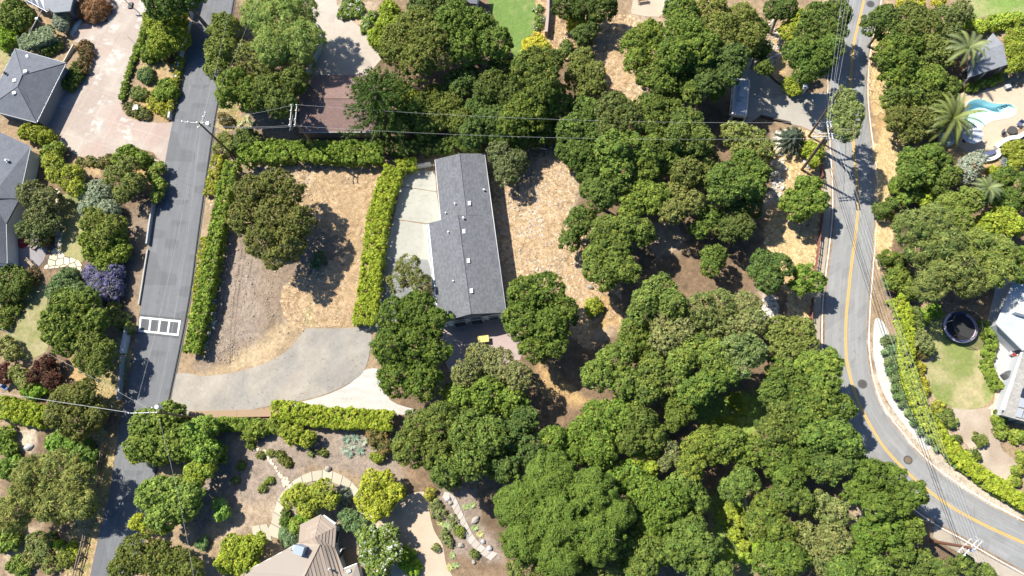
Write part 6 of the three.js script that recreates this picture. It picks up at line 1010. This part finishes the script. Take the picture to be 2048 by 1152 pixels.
{ // blue-green cedar beside the dusty pull-in
  const top = P(1590, 268, 3.5), b = top.clone().setY(groundY(top.x, top.z)), o = thing('cedar_tree', 'blue green cedar with drooping sprays beside the dusty drive', 'tree', b), L = new Leaves(), gs = [bar(V(0, -0.3, 0), V(0, 4.2, 0), 0.14, 0.04, 7)];
  for (let w = 0; w < 46; w++) { const a = w * 2.4, t = w / 46, len = 2.7 - t * 1.9 + rr(-0.3, 0.3), y = 0.9 + t * 3; gs.push(bar(V(0, y, 0), V(Math.cos(a) * len, y + 0.1, Math.sin(a) * len), 0.04, 0.015, 4)); for (let s = 0.2; s <= 1; s += 0.06) for (let m = 0; m < 7; m++) { const d = randDir(), q = 0.28 * (1.1 - s * 0.6); L.put(Math.cos(a) * len * s + d[0] * q, y + d[1] * 0.12 - s * s * 0.35, Math.sin(a) * len * s + d[2] * q, d[0], 1, d[2], Math.cos(a) + d[0], -0.3, Math.sin(a) + d[2], 0.34, 0.1, jit([0.12, 0.17, 0.11], 0.18)); } }
  mesh('crown', L.geo(), leafMat, o); mesh('trunk', join(gs), barkMat, o);
}
palm(1936, 98, 0, 3.6, 26, 5, [0.14, 0.17, 0.06], 'slender feather palm beside the pool house', [1926, 118], 0.12);
palm(1903, 240, 0, 4.5, 50, 4.2, [0.12, 0.145, 0.035], 'big date palm spreading over the end of the pool', [1900, 250], 0.085);
palm(1974, 378, 0, 2.2, 34, 6, [0.13, 0.165, 0.06], 'small palm among the trees below the blue agave', [1974, 425]);
rosette('agave', 2010, 326, 1.25, 0.9, 40, [0.26, 0.33, 0.36], 'large blue agave below the pool seat wall', 'agave');
[[694, 880, 'upper left'], [705, 892, 'left'], [722, 902, 'lower right'], [690, 900, 'lower left'], [712, 876, 'upper right'], [728, 885, 'rightmost'], [700, 907, 'lowest']].forEach(([x, y, s], i) => rosette('agave', x, y, 0.85, 0.6, 26, i % 2 ? [0.34, 0.36, 0.26] : [0.2, 0.27, 0.19], 'pale agave in the mulched garden bed, ' + s + ' of its clump', 'agave', 'agaves in the mulched bed', 0.13));
[[493, 238, 'beside the brown cactus shrub'], [480, 248, 'nearest the road pole'], [503, 250, 'nearest the hedge corner']].forEach(([x, y, s]) => rosette('aloe', x, y, 1.0, 0.6, 18, [0.42, 0.42, 0.18], 'yellow aloe on the orange bank ' + s, 'aloe', 'aloes on the road bank', 0.14));
[[868, 1000, 'topmost'], [876, 1020, 'upper'], [893, 1052, 'largest, mid bed'], [880, 1045, 'mid bed, left'], [905, 1110, 'lower'], [912, 1130, 'lowest'], [900, 1135, 'bottom left'], [945, 1010, 'right bed, top'], [950, 1055, 'right bed, middle'], [960, 1068, 'right bed, lower'], [932, 1014, 'right bed, by the slabs']].forEach(([x, y, s], i) => rosette('aloe', x, y, i === 2 ? 0.9 : 0.6, 0.4, 22, i % 3 ? [0.3, 0.38, 0.14] : [0.46, 0.45, 0.16], 'yellow green aloe beside the winding slab path, ' + s, 'aloe', 'aloes by the winding path', 0.12));
S('golden', [[862, 985, 9], [858, 992, 7]], 0.8, 'orange flowered bush at the top of the winding path bed');
S('grey', [[872, 1010, 10], [880, 1030, 10], [870, 1025, 8]], 0.8, 'grey green succulent mat left of the winding path, upper');
S('grey', [[890, 1070, 10], [896, 1085, 9], [905, 1040, 9]], 0.7, 'grey green succulent mat left of the winding path, lower');
S('olive', [[915, 1060, 8], [922, 1065, 7]], 0.6, 'small dark succulent beside the winding path');
for (const [k, [x, y]] of [[540, 905], [565, 920], [575, 925], [620, 905], [645, 905], [480, 930], [520, 910], [537, 960], [523, 975], [470, 960], [500, 890], [560, 910], [870, 1095], [948, 1108]].entries()) S(k % 3 ? 'olive' : 'grey', [[x, y, 4 + (k % 3)], [x + 4, y + 2, 3]], 0.4, 'small scattered shrub on the mulched garden', 'small mulch garden shrubs');
// boulders
const boulderGeo = (s) => { const g = new THREE.IcosahedronGeometry(1, 2), p = g.attributes.position; for (let i = 0; i < p.count; i++) { const x = p.getX(i), y = p.getY(i), z = p.getZ(i), k = 0.8 + 0.4 * noise(x * 1.7 + s, z * 1.7 + y * 1.3); p.setXYZ(i, x * k, y * k, z * k); } g.computeVertexNormals(); return g; };
const rockMat = M('rock', 0.42, 0.37, 0.32, 0.95, { bumpMap: grain, bumpScale: 0.04 }), paleRock = M('palerock', 0.55, 0.54, 0.53, 0.95, { bumpMap: grain, bumpScale: 0.04 });
for (const [x, y, a, b, h, m, l] of [[60, 894, 0.75, 0.4, 0.4, paleRock, 'large pale boulder beside the lush leaved plants'], [260, 297, 1.0, 0.7, 0.6, rockMat, 'brown boulder at the drive entrance'], [896, 999, 0.45, 0.35, 0.35, paleRock, 'pale boulder at the top of the winding path'], [901, 1006, 0.35, 0.3, 0.3, rockMat, 'tan boulder beside the pale one on the winding path'], [904, 1034, 0.5, 0.4, 0.35, rockMat, 'tan boulder midway left of the winding path'], [916, 1052, 0.6, 0.4, 0.35, rockMat, 'broad pink boulder left of the winding path'], [951, 1040, 0.4, 0.65, 0.35, rockMat, 'upright long boulder right of the winding path'], [966, 1083, 0.3, 0.3, 0.3, paleRock, 'pale boulder near the end of the winding path'], [922, 1090, 0.3, 0.4, 0.3, rockMat, 'small boulder in the lower agave bed'], [979, 1096, 0.35, 0.35, 0.3, paleRock, 'pale boulder at the last slab of the winding path'], [948, 1124, 0.3, 0.25, 0.25, rockMat, 'small boulder at the bottom of the aloe bed'], [879, 1101, 0.28, 0.28, 0.25, rockMat, 'small stone alone on the granite court'], [1181, 575, 0.45, 0.35, 0.4, rockMat, 'boulder on the bare slope above the vivid green bush'], [657, 938, 0.42, 0.42, 0.42, rockMat, 'round stone urn beside the curved slab path'], [160, 876, 0.4, 0.3, 0.3, rockMat, 'tan boulder above the lush plants'], [1612, 330, 0.4, 0.9, 0.4, paleRock, 'pale rock heap beside the straw bank pole']]) {
  const p = onGround(x, y), o = tag(mesh('boulder', boulderGeo(x), m), l, 'boulder'); o.position.set(p.x, p.y + h * 0.35, p.z); o.scale.set(a, h, b); o.rotation.y = x;
}
{ // stones and clods too small to tell apart
  const geo = new THREE.DodecahedronGeometry(0.1, 0), mk = (n, name, label, spots, mat, s0, s1) => { const im = new THREE.InstancedMesh(geo, mat, n), q = new THREE.Quaternion(), m4 = new THREE.Matrix4(); for (let k = 0; k < n; k++) { const [x, y, rx, ry] = spots[k % spots.length], a = rr(0, 6.283), t = Math.sqrt(rnd()), p = onGround(x + Math.cos(a) * rx * t, y + Math.sin(a) * ry * t), s = rr(s0, s1) * (rnd() < 0.12 ? 1.9 : 1); q.setFromEuler(new THREE.Euler(rr(0, 6), rr(0, 6), rr(0, 6))); m4.compose(p.add(V(0, 0.02, 0)), q, V(s, s * 0.7, s * rr(0.7, 1.3))); im.setMatrixAt(k, m4); const c = rr(0.75, 1.2); im.setColorAt(k, new THREE.Color(c, c * rr(0.95, 1), c * rr(0.88, 1))); } im.name = numbered(name); im.castShadow = im.receiveShadow = true; im.userData.kind = 'stuff'; im.userData.label = label; im.userData.category = 'stones'; scene.add(im); };
  mk(1500, 'gravel', 'pale stones strewn over the bare slope', [[1060, 450, 70, 110], [1100, 500, 70, 50], [1170, 560, 40, 40], [1040, 380, 40, 60], [1130, 530, 40, 30]], M('strewn', 0.52, 0.46, 0.38, 0.95), 0.35, 1.1);
  mk(900, 'gravel', 'clods and stones on the empty lot', [[470, 600, 50, 110], [580, 600, 60, 70], [640, 380, 90, 40], [440, 700, 40, 30]], M('clod', 0.4, 0.33, 0.26, 0.95), 0.4, 1.1);
  mk(700, 'rubble', 'white rubble on the bank west of the wide road', [[1555, 330, 14, 70], [1545, 90, 20, 50], [1540, 620, 16, 30], [1570, 280, 18, 20]], M('rub', 0.6, 0.57, 0.53, 0.95), 0.8, 2.4);
  mk(500, 'rubble', 'pale stones along the foot of the road hedge', [[425, 600, 6, 60], [412, 660, 6, 40], [420, 560, 5, 30]], M('rub', 0.6, 0.57, 0.53, 0.95), 0.7, 2);
}
{ // dry grass tufts and weeds
  const g = new THREE.BufferGeometry(), pos = []; for (let k = 0; k < 9; k++) { const a = k * 2.4, l = 0.16 + 0.1 * hash(k, 3), x = Math.cos(a) * l, z = Math.sin(a) * l, y = 0.09 + 0.1 * hash(k, 5); pos.push(-Math.sin(a) * 0.03, 0, Math.cos(a) * 0.03, Math.sin(a) * 0.03, 0, -Math.cos(a) * 0.03, x, y, z); } g.setAttribute('position', new THREE.Float32BufferAttribute(pos, 3)); g.computeVertexNormals();
  const mat = new THREE.MeshStandardMaterial({ color: 0xffffff, roughness: 1, side: THREE.DoubleSide });
  const grow = (n, label, spots, cols) => { const im = new THREE.InstancedMesh(g, mat, n), q = new THREE.Quaternion(), m4 = new THREE.Matrix4(), up = V(0, 1, 0); let k = 0, guard = 0; while (k < n && guard++ < n * 6) { const [x, y, rx, ry] = spots[guard % spots.length], an = rr(0, 6.283), rad = Math.pow(rnd(), 0.7) * 1.25, p = onGround(x + Math.cos(an) * rx * rad, y + Math.sin(an) * ry * rad); if (paved.some(q => inside(p, q))) continue; if (noise(p.x * 0.7, p.z * 0.7) < 0.35 && rnd() < 0.7) continue; if (p.y < -0.0195) continue; q.setFromAxisAngle(up, rr(0, 6.283)); const s = rr(0.7, 1.6); m4.compose(p, q, V(s, s * rr(0.3, 0.75), s)); im.setMatrixAt(k, m4); const c = cols[Math.floor(rnd() * cols.length)], j = rr(0.95, 1.45); im.setColorAt(k, new THREE.Color().setRGB(c[0] * j, c[1] * j, c[2] * j)); k++; } im.count = k; im.name = numbered('grass'); im.castShadow = im.receiveShadow = true; im.userData.kind = 'stuff'; im.userData.label = label; im.userData.category = 'grass'; scene.add(im); };
  const dry = [[0.56, 0.4, 0.23], [0.44, 0.3, 0.165], [0.62, 0.47, 0.3], [0.3, 0.2, 0.115]];
  grow(15000, 'dry straw grass on the empty lot', [[600, 390, 150, 55], [650, 600, 70, 55], [700, 520, 35, 110], [690, 400, 60, 60]], dry);
  grow(9000, 'dry straw grass on the bare slope behind the grey house', [[1060, 400, 75, 95], [1100, 500, 90, 60], [1180, 590, 50, 60], [1200, 650, 50, 40]], dry);
  grow(11000, 'dry straw grass along the wide road', [[1765, 150, 22, 90], [1775, 290, 28, 70], [1765, 430, 16, 100], [1600, 320, 50, 50], [1590, 480, 50, 60], [1610, 610, 30, 40]], [[0.64, 0.47, 0.25], [0.54, 0.38, 0.19], [0.7, 0.54, 0.32], [0.4, 0.32, 0.15]]);
  grow(6000, 'dry straw grass in the gully below the terrace', [[1250, 130, 50, 80], [1110, 60, 40, 60], [1200, 90, 40, 60]], dry);
  grow(6000, 'dry grass on the left hand banks', [[330, 140, 40, 40], [160, 1050, 40, 100], [200, 930, 25, 60], [455, 225, 30, 30], [230, 750, 30, 60], [50, 650, 40, 60]], [[0.42, 0.34, 0.16], [0.3, 0.27, 0.1], [0.5, 0.38, 0.2]]);
}
{ // bare limbs in the clearing
  const o = thing('bare_limbs', 'bare grey forked limbs in the clearing by the lower curve', 'branches', onGround(1742, 1044)), m = M('deadwood', 0.3, 0.27, 0.25, 0.95), c = o.position, pt = (x, y, h) => P(x, y, h).sub(V(c.x, 0, c.z));
  for (const [a, b, r] of [[[1742, 1044, 0.2], [1744, 1020, 2.5], 0.3], [[1744, 1020, 2.5], [1750, 1040, 3.6], 0.2], [[1750, 1040, 3.6], [1770, 1066, 4.4], 0.16], [[1744, 1022, 2.6], [1720, 1034, 3.2], 0.14], [[1745, 1025, 2.6], [1741, 1050, 4], 0.17], [[1741, 1050, 4], [1726, 1070, 4.5], 0.1], [[1752, 1042, 3.6], [1775, 1058, 4.6], 0.12], [[1741, 1012, 3], [1735, 1010, 4], 0.1]]) mesh('limb', bar(pt(...a), pt(...b), r, r * 0.7, 7), m, o);
}

// ---------------------------------------------------------------- vehicles and garden things
{ // motorhome
  const q = PH([[1472, 155, 3], [1500, 158, 3], [1494, 231, 3], [1465, 228, 3]]), c = q.reduce((a, p) => a.add(p), V(0, 0, 0)).divideScalar(4).setY(0), L = q[0].distanceTo(q[3]), W = q[0].distanceTo(q[1]), d = q[3].clone().sub(q[0]);
  const o = thing('motorhome', 'white motorhome parked in the shade beside the dusty drive', 'motorhome', c, Math.atan2(d.x, d.z)), body = M('rvwhite', 0.68, 0.69, 0.7, 0.4), trim = M('rvtrim', 0.4, 0.42, 0.45, 0.5), roof = M('rvroof', 0.5, 0.53, 0.56, 0.6);
  const sh = new THREE.Shape(); const w = W / 2, r = 0.18; sh.moveTo(-w + r, 0.45); sh.lineTo(w - r, 0.45); sh.quadraticCurveTo(w, 0.45, w, 0.45 + r); sh.lineTo(w, 2.85 - r); sh.quadraticCurveTo(w, 2.85, w - r, 2.85); sh.lineTo(-w + r, 2.85); sh.quadraticCurveTo(-w, 2.85, -w, 2.85 - r); sh.lineTo(-w, 0.45 + r); sh.quadraticCurveTo(-w, 0.45, -w + r, 0.45);
  const g = new THREE.ExtrudeGeometry(sh, { depth: L - 0.2, bevelEnabled: true, bevelSize: 0.08, bevelThickness: 0.1, bevelSegments: 2 }); g.translate(0, 0, -L / 2 + 0.1); mesh('body', g, body, o);
  mesh('roof_panel', box(W - 0.35, 0.04, L - 0.4, 0, 2.95, 0), roof, o);
  for (const s of [-1, 1]) { mesh('roof_rail', box(0.06, 0.1, L - 0.3, s * (W / 2 - 0.1), 2.98, 0), body, o); for (const z of [-L * 0.28, L * 0.3]) { const wh = new THREE.Group(); wh.name = 'wheel'; wh.position.set(s * (W / 2 - 0.12), 0.42, z); wh.rotation.z = Math.PI / 2; o.add(wh); mesh('tyre', cyl(0.42, 0.42, 0.26, 0, 0, 0, 20), BLACK, wh); mesh('rim', cyl(0.22, 0.22, 0.28, 0, 0, 0, 14), METAL, wh); } for (const z of [-L * 0.25, L * 0.05, L * 0.3]) mesh('window', box(0.03, 0.6, 1.0, s * (W / 2 + 0.075), 1.9, z), DARKGLASS, o); }
  mesh('end_rail', box(W - 0.2, 0.1, 0.06, 0, 2.98, -L / 2 + 0.15), body, o); mesh('end_rail', box(W - 0.2, 0.1, 0.06, 0, 2.98, L / 2 - 0.15), body, o);
  mesh('windscreen', box(W - 0.5, 0.8, 0.04, 0, 1.9, L / 2 + 0.11), DARKGLASS, o); mesh('bumper', box(W - 0.2, 0.25, 0.2, 0, 0.55, L / 2 + 0.12), trim, o); mesh('bumper', box(W - 0.2, 0.2, 0.15, 0, 0.55, -L / 2 - 0.1), trim, o);
  for (const s of [-1, 1]) mesh('headlight', box(0.3, 0.16, 0.05, s * (W / 2 - 0.35), 0.95, L / 2 + 0.12), WHITE, o);
  mesh('air_conditioner', new THREE.BoxGeometry(0.7, 0.28, 0.85).translate(0, 3.1, -L * 0.05), WHITE, o); mesh('air_conditioner', new THREE.BoxGeometry(0.65, 0.26, 0.8).translate(0.1, 3.1, -L * 0.2), WHITE, o);
  for (const [x, z] of [[-0.5, -L * 0.32], [0.45, L * 0.12], [-0.2, L * 0.22]]) { mesh('roof_vent', box(0.42, 0.14, 0.42, x, 3.03, z), WHITE, o); } mesh('roof_hatch', box(0.6, 0.1, 0.6, -0.35, 3.01, L * 0.1), trim, o);
  mesh('awning', bar(V(-W / 2 - 0.12, 2.6, -L * 0.1), V(-W / 2 - 0.12, 2.6, L * 0.25), 0.07), WHITE, o); mesh('side_mirror', box(0.25, 0.35, 0.12, W / 2 + 0.2, 1.9, L / 2 - 0.2), BLACK, o); mesh('side_mirror', box(0.25, 0.35, 0.12, -W / 2 - 0.2, 1.9, L / 2 - 0.2), BLACK, o);
}
{ // trampoline
  const o = thing('trampoline', 'round trampoline with a net enclosure on the dry lawn', 'trampoline', P(1914, 657)), R = 2.05, ring = (r, t, y) => { const g = new THREE.TorusGeometry(r, t, 8, 48); g.rotateX(Math.PI / 2); g.translate(0, y, 0); return g; };
  mesh('mat', cyl(R - 0.28, R - 0.28, 0.02, 0, 0.86, 0, 40), M('tmat', 0.028, 0.028, 0.03, 0.7), o);
  const padCols = [M('padlav', 0.5, 0.42, 0.52, 0.6), M('padnavy', 0.06, 0.07, 0.16, 0.6), M('padpink', 0.55, 0.47, 0.55, 0.6)];
  for (let k = 0; k < 6; k++) { const g = new THREE.RingGeometry(R - 0.32, R + 0.04, 12, 1, k * Math.PI / 3, Math.PI / 3 * 0.98); g.rotateX(-Math.PI / 2); g.translate(0, 0.9, 0); mesh('pad', g, padCols[k % 3], o); }
  mesh('frame', ring(R, 0.04, 0.87), METAL, o); mesh('skirt', new THREE.CylinderGeometry(R, R, 0.35, 40, 1, true).translate(0, 0.7, 0), M('skirt', 0.03, 0.03, 0.06, 0.8), o);
  mesh('top_ring', ring(R * 0.86, 0.03, 2.6), BLACK, o);
  for (let k = 0; k < 6; k++) { const a = k / 6 * 6.283 + 0.3; mesh('net_pole', bar(V(Math.cos(a) * R, 0.1, Math.sin(a) * R), V(Math.cos(a) * R * 0.9, 2.65, Math.sin(a) * R * 0.9), 0.035), k % 2 ? M('polewhite', 0.6, 0.6, 0.6, 0.4) : BLACK, o); mesh('leg', bar(V(Math.cos(a + 0.2) * R, 0, Math.sin(a + 0.2) * R), V(Math.cos(a + 0.2) * R, 0.86, Math.sin(a + 0.2) * R), 0.03), METAL, o); }
  mesh('net', new THREE.CylinderGeometry(R * 0.86, R - 0.2, 1.72, 48, 1, true).translate(0, 1.74, 0), new THREE.MeshStandardMaterial({ color: 0x0a0a0c, transparent: true, opacity: 0.45, side: THREE.DoubleSide, roughness: 0.9 }), o);
}
{ // overturned kayak, cart, hoop, beam on the drive
  const k = thing('kayak', 'pale blue overturned kayak lying beside the clipped sage shrub', 'kayak', P(153, 55)); k.rotation.y = -0.42; const g = new THREE.SphereGeometry(1, 20, 12, 0, 6.2832, 0, Math.PI / 2); g.scale(0.42, 0.45, 1.75); mesh('hull', g, M('kayak', 0.4, 0.52, 0.56, 0.35), k); mesh('keel', box(0.06, 0.06, 2.6, 0, 0.43, 0), M('keel', 0.25, 0.36, 0.42, 0.4), k);
  const c = thing('garden_cart', 'small white garden cart beside the dried grass mound', 'cart', P(219, 24), 0.5); mesh('tray', box(0.6, 0.3, 0.9, 0, 0.45, 0), WHITE, c); mesh('load', box(0.4, 0.2, 0.35, 0.05, 0.68, 0.15), M('load', 0.1, 0.1, 0.14, 0.8), c); for (const s of [-1, 1]) { const w = mesh('wheel', cyl(0.24, 0.24, 0.1, 0, 0, 0, 16), BLACK, c); w.position.set(s * 0.36, 0.24, 0.1); w.rotation.z = Math.PI / 2; } mesh('handle', bar(V(0, 0.5, -0.45), V(0, 0.9, -1), 0.025), METAL, c);
  const m = thing('rubber_mat', 'small black mat on the pink drive below the cart', 'mat', P(212, 42, 0.03), 0.3); mesh('pad', box(0.55, 0.03, 0.22), BLACK, m); mesh('rim', box(0.6, 0.02, 0.26, 0, -0.008, 0), M('matrim', 0.08, 0.07, 0.06, 0.9), m);
  const h = thing('basketball_hoop', 'portable basketball hoop at the top of the pink drive', 'hoop', P(262, 12)); mesh('base', box(0.7, 0.25, 1.1, 0, 0.13, 0), BLACK, h); mesh('post', bar(V(0, 0.2, 0), V(0, 2.9, 0.25), 0.06), BLACK, h); mesh('backboard', box(1.1, 0.75, 0.04, 0, 3.1, 0.7), M('board', 0.5, 0.5, 0.52, 0.4), h); mesh('arm', bar(V(0, 2.8, 0.25), V(0, 3.1, 0.68), 0.04), BLACK, h); const t = new THREE.TorusGeometry(0.23, 0.015, 6, 20); t.rotateX(Math.PI / 2); t.translate(0, 2.85, 0.98); mesh('rim', t, M('rimorange', 0.5, 0.12, 0.03, 0.5), h);
  const b = thing('wooden_arbor', 'weathered wooden beam on a post above the clipped sage hedge', 'arbor', P(78, 42)), ba = P(62, 60, 2.2).sub(P(78, 42)), bb = P(84, 20, 2.2).sub(P(78, 42)); mesh('beam', bar(ba, bb, 0.1, 0.1, 4), M('graywood', 0.42, 0.38, 0.34, 0.9), b); const mid = ba.clone().lerp(bb, 0.55); mesh('post', bar(V(mid.x, -0.2, mid.z), V(mid.x, 2.1, mid.z), 0.08), M('graywood', 0.42, 0.38, 0.34, 0.9), b); mesh('post_cap', box(0.45, 0.1, 0.4, mid.x, 2.34, mid.z), WHITE, b);
  const s = thing('lamp_pole', 'thin leaning dark pole on the creeper wall', 'pole', P(274, 92)); mesh('shaft', bar(V(0, 0, 0), V(-0.15, 2.2, -0.2), 0.03, 0.025), BLACK, s); mesh('foot', cyl(0.14, 0.1, 0.12, 0, 0.06, 0), BLACK, s);
  const pr = thing('stone_pier', 'square capped stone pier at the planter corner', 'pier', P(278, 221)); mesh('shaft', box(0.7, 0.9, 0.7, 0, 0.45, 0), rockMat, pr); mesh('cap', box(0.95, 0.12, 0.95, 0, 0.96, 0, 0.1), CREAM, pr);
  const gp = thing('gate_pier', 'white gate pier beside the lime shrub at the pull in', 'pier', P(1602, 186)); mesh('shaft', box(0.6, 1.7, 0.6, 0, 0.85, 0, 0.2), M('pierw', 0.6, 0.58, 0.54, 0.8), gp); mesh('cap', box(0.75, 0.12, 0.75, 0, 1.76, 0, 0.2), WHITE, gp);
  const ub = thing('utility_box', 'small white utility box beside the round grey shrub', 'utility box', P(1816, 696)); mesh('cabinet', box(0.7, 0.7, 0.8, 0, 0.35, 0), WHITE, ub); mesh('grille', box(0.55, 0.02, 0.3, 0, 0.71, 0.15), M('boxgrey', 0.3, 0.3, 0.32, 0.5), ub);
  const wp = tag(mesh('white_pipe', new THREE.TubeGeometry(new THREE.CatmullRomCurve3([P(1064, 297, 0.9), P(1075, 295, 1), P(1085, 297, 0.9), P(1094, 299, 0.8)]), 20, 0.09, 8), WHITE), 'white plastic pipe in the dark north of the bare slope', 'pipe');
}
{ // pool furniture
  const spa = thing('hot_tub', 'round pale hot tub under the date palm', 'hot tub', P(1891, 281)); mesh('shell', new THREE.LatheGeometry([[0.5, 0.25], [0.72, 0.7], [0.95, 0.78], [1.02, 0.7], [1.02, 0]].map(p => new THREE.Vector2(...p)), 32), M('spa', 0.5, 0.6, 0.63, 0.4), spa); mesh('drain', cyl(0.22, 0.22, 0.03, 0, 0.3, 0), M('spadark', 0.1, 0.16, 0.18, 0.4), spa); mesh('floor', cyl(0.55, 0.55, 0.04, 0, 0.26, 0, 24), M('spafloor', 0.42, 0.55, 0.6, 0.3), spa);
  const um = thing('patio_umbrella', 'white patio umbrella in the shade of the date palm', 'umbrella', P(1928, 282)); const cn = new THREE.ConeGeometry(1.5, 0.5, 8, 1, true); cn.translate(0, 2.3, 0); mesh('canopy', cn, M('canvas', 0.7, 0.7, 0.72, 0.9), um); mesh('pole', cyl(0.03, 0.03, 2.5, 0, 1.25, 0), METAL, um); mesh('base', cyl(0.3, 0.25, 0.12, 0, 0.06, 0), BLACK, um); for (let k = 0; k < 8; k++) mesh('rib', bar(V(0, 2.52, 0), V(Math.cos(k * 0.7854 + 0.39) * 1.46, 2.06, Math.sin(k * 0.7854 + 0.39) * 1.46), 0.012, 0.012, 4), METAL, um);
  const fp = thing('fire_pit', 'round dark fire pit inside the white seat wall', 'fire pit', P(2022, 263)); mesh('bowl', new THREE.LatheGeometry([[0.05, 0.3], [0.5, 0.32], [0.56, 0.42], [0.64, 0.42], [0.6, 0]].map(p => new THREE.Vector2(...p)), 28), M('firebowl', 0.1, 0.09, 0.085, 0.8), fp); mesh('cover', cyl(0.58, 0.58, 0.03, 0, 0.43, 0, 28), M('fcover', 0.07, 0.065, 0.06, 0.7), fp);
  const chair = (x, y, a, lab, mat) => { const o = thing('patio_chair', lab, 'chair', P(x, y, 0.03), a); mesh('seat', box(0.6, 0.12, 0.6, 0, 0.4, 0), mat, o); mesh('backrest', box(0.6, 0.6, 0.1, 0, 0.7, -0.3), mat, o); for (const sx of [-1, 1]) for (const sz of [-1, 1]) mesh('leg', bar(V(sx * 0.26, 0, sz * 0.26), V(sx * 0.26, 0.36, sz * 0.26), 0.025), METAL, o); return o; };
  chair(2005, 269, 1.2, 'dark patio chair left of the fire pit', M('chairdark', 0.1, 0.1, 0.12, 0.7)); chair(2036, 251, -0.7, 'navy cushioned chair above the fire pit', M('chairnavy', 0.09, 0.11, 0.2, 0.8));
  const lo = thing('lounger', 'dark cushioned lounger on the lower white seat wall', 'lounger', P(1977, 309, 0.05), 0.35); mesh('cushion', box(1.5, 0.16, 0.65, 0, 0.42, 0), M('chairnavy', 0.09, 0.11, 0.2, 0.8), lo); mesh('headrest', box(0.5, 0.14, 0.65, -0.9, 0.56, 0), M('chairnavy', 0.09, 0.11, 0.2, 0.8), lo); for (const sx of [-1, 1]) for (const sz of [-1, 1]) mesh('leg', bar(V(sx * 0.65, 0, sz * 0.26), V(sx * 0.65, 0.36, sz * 0.26), 0.025), METAL, lo);
  const bx = thing('storage_box', 'grey storage box at the top of the pool deck', 'box', P(2012, 176, 0.03), 0.3); mesh('chest', box(0.7, 0.5, 0.55, 0, 0.25, 0), M('boxg', 0.36, 0.37, 0.38, 0.7), bx); mesh('lid', box(0.76, 0.07, 0.6, 0, 0.53, 0), M('boxlid', 0.45, 0.45, 0.46, 0.6), bx);
  const gr = thing('covered_grill', 'dark grey covered grill on the white patio', 'grill', P(2011, 751, 0.02), 0.5); const cg = new THREE.BoxGeometry(1.25, 1.1, 0.75, 6, 5, 4), cp = cg.attributes.position; for (let i = 0; i < cp.count; i++) { const y = cp.getY(i), k = y > 0.1 ? 1 - 0.28 * (y - 0.1) / 0.45 : 1 + 0.05 * noise(cp.getX(i) * 5, cp.getZ(i) * 5); cp.setX(i, cp.getX(i) * k); cp.setZ(i, cp.getZ(i) * k * (1 + 0.1 * noise(cp.getX(i) * 4, y * 4))); } cg.computeVertexNormals(); cg.translate(0, 0.58, 0); mesh('cover', cg, M('grillcover', 0.11, 0.11, 0.115, 0.8), gr); mesh('wheel', cyl(0.1, 0.1, 0.06, 0.5, 0.1, 0.3), BLACK, gr); mesh('wheel', cyl(0.1, 0.1, 0.06, -0.5, 0.1, 0.3), BLACK, gr);
  const fc = chair(2021, 708, 2.6, 'white folding chair with a red cushion beside the pale roof', WHITE); mesh('cushion', box(0.5, 0.1, 0.35, 0, 0.95, -0.3), M('redc', 0.45, 0.07, 0.06, 0.8), fc);
  chair(2030, 716, 0.5, 'white patio chair nearest the gravel roof corner', WHITE);
  const bench = (x, y, a, lab) => { const o = thing('wooden_bench', lab, 'bench', P(x, y, 0.02), a), m = M('teak', 0.4, 0.3, 0.2, 0.8); for (let k = 0; k < 4; k++) mesh('seat_slat', box(1.5, 0.04, 0.1, 0, 0.42, -0.2 + k * 0.13), m, o); for (let k = 0; k < 3; k++) mesh('back_slat', box(1.5, 0.1, 0.04, 0, 0.58 + k * 0.15, -0.32), m, o); for (const s of [-1, 1]) { mesh('leg', box(0.07, 0.42, 0.07, s * 0.7, 0.21, 0.2), m, o); mesh('leg', box(0.07, 0.95, 0.07, s * 0.7, 0.47, -0.3), m, o); mesh('armrest', box(0.08, 0.05, 0.6, s * 0.7, 0.65, -0.05), m, o); } };
  bench(64, 527, -0.7, 'wooden bench on the stained patio near the round olive shrub'); bench(74, 492, 0.9, 'wooden bench on the stained patio near the maroon bush'); bench(1285, 5, 0.1, 'brown wooden bench on the tan terrace');
  const bc = chair(15, 776, 0.8, 'blue garden chair left of the purple shrub', M('bluec', 0.08, 0.2, 0.45, 0.6)); void bc;
  const rug = thing('outdoor_rug', 'dark red outdoor rug on the stained patio', 'rug', P(45, 482, 0.02)); const rs = new THREE.Shape(PX([[24, 478], [34, 466], [52, 462], [60, 478], [56, 492], [44, 498], [30, 490]]).map(p => { const q = p.sub(rug.position); return new THREE.Vector2(q.x, -q.z); })); const rg = new THREE.ExtrudeGeometry(rs, { depth: 0.02, bevelEnabled: false }); rg.rotateX(-Math.PI / 2); mesh('weave', rg, M('rugred', 0.2, 0.025, 0.04, 0.95), rug); mesh('binding', new THREE.TorusGeometry(0.3, 0.03, 5, 20).rotateX(Math.PI / 2).translate(0, 0.03, 0), M('rugpale', 0.35, 0.3, 0.3, 0.95), rug);
  const yt = thing('garden_table', 'yellow table half hidden under the twiggy patio oak', 'table', P(968, 680, 0.02), 0.1); mesh('tabletop', box(1.5, 0.06, 0.9, 0, 0.74, 0), M('yellowt', 0.6, 0.5, 0.14, 0.6), yt); for (const sx of [-1, 1]) for (const sz of [-1, 1]) mesh('leg', bar(V(sx * 0.65, 0, sz * 0.38), V(sx * 0.65, 0.72, sz * 0.38), 0.03), METAL, yt);
}
renderer.render(scene, camera);
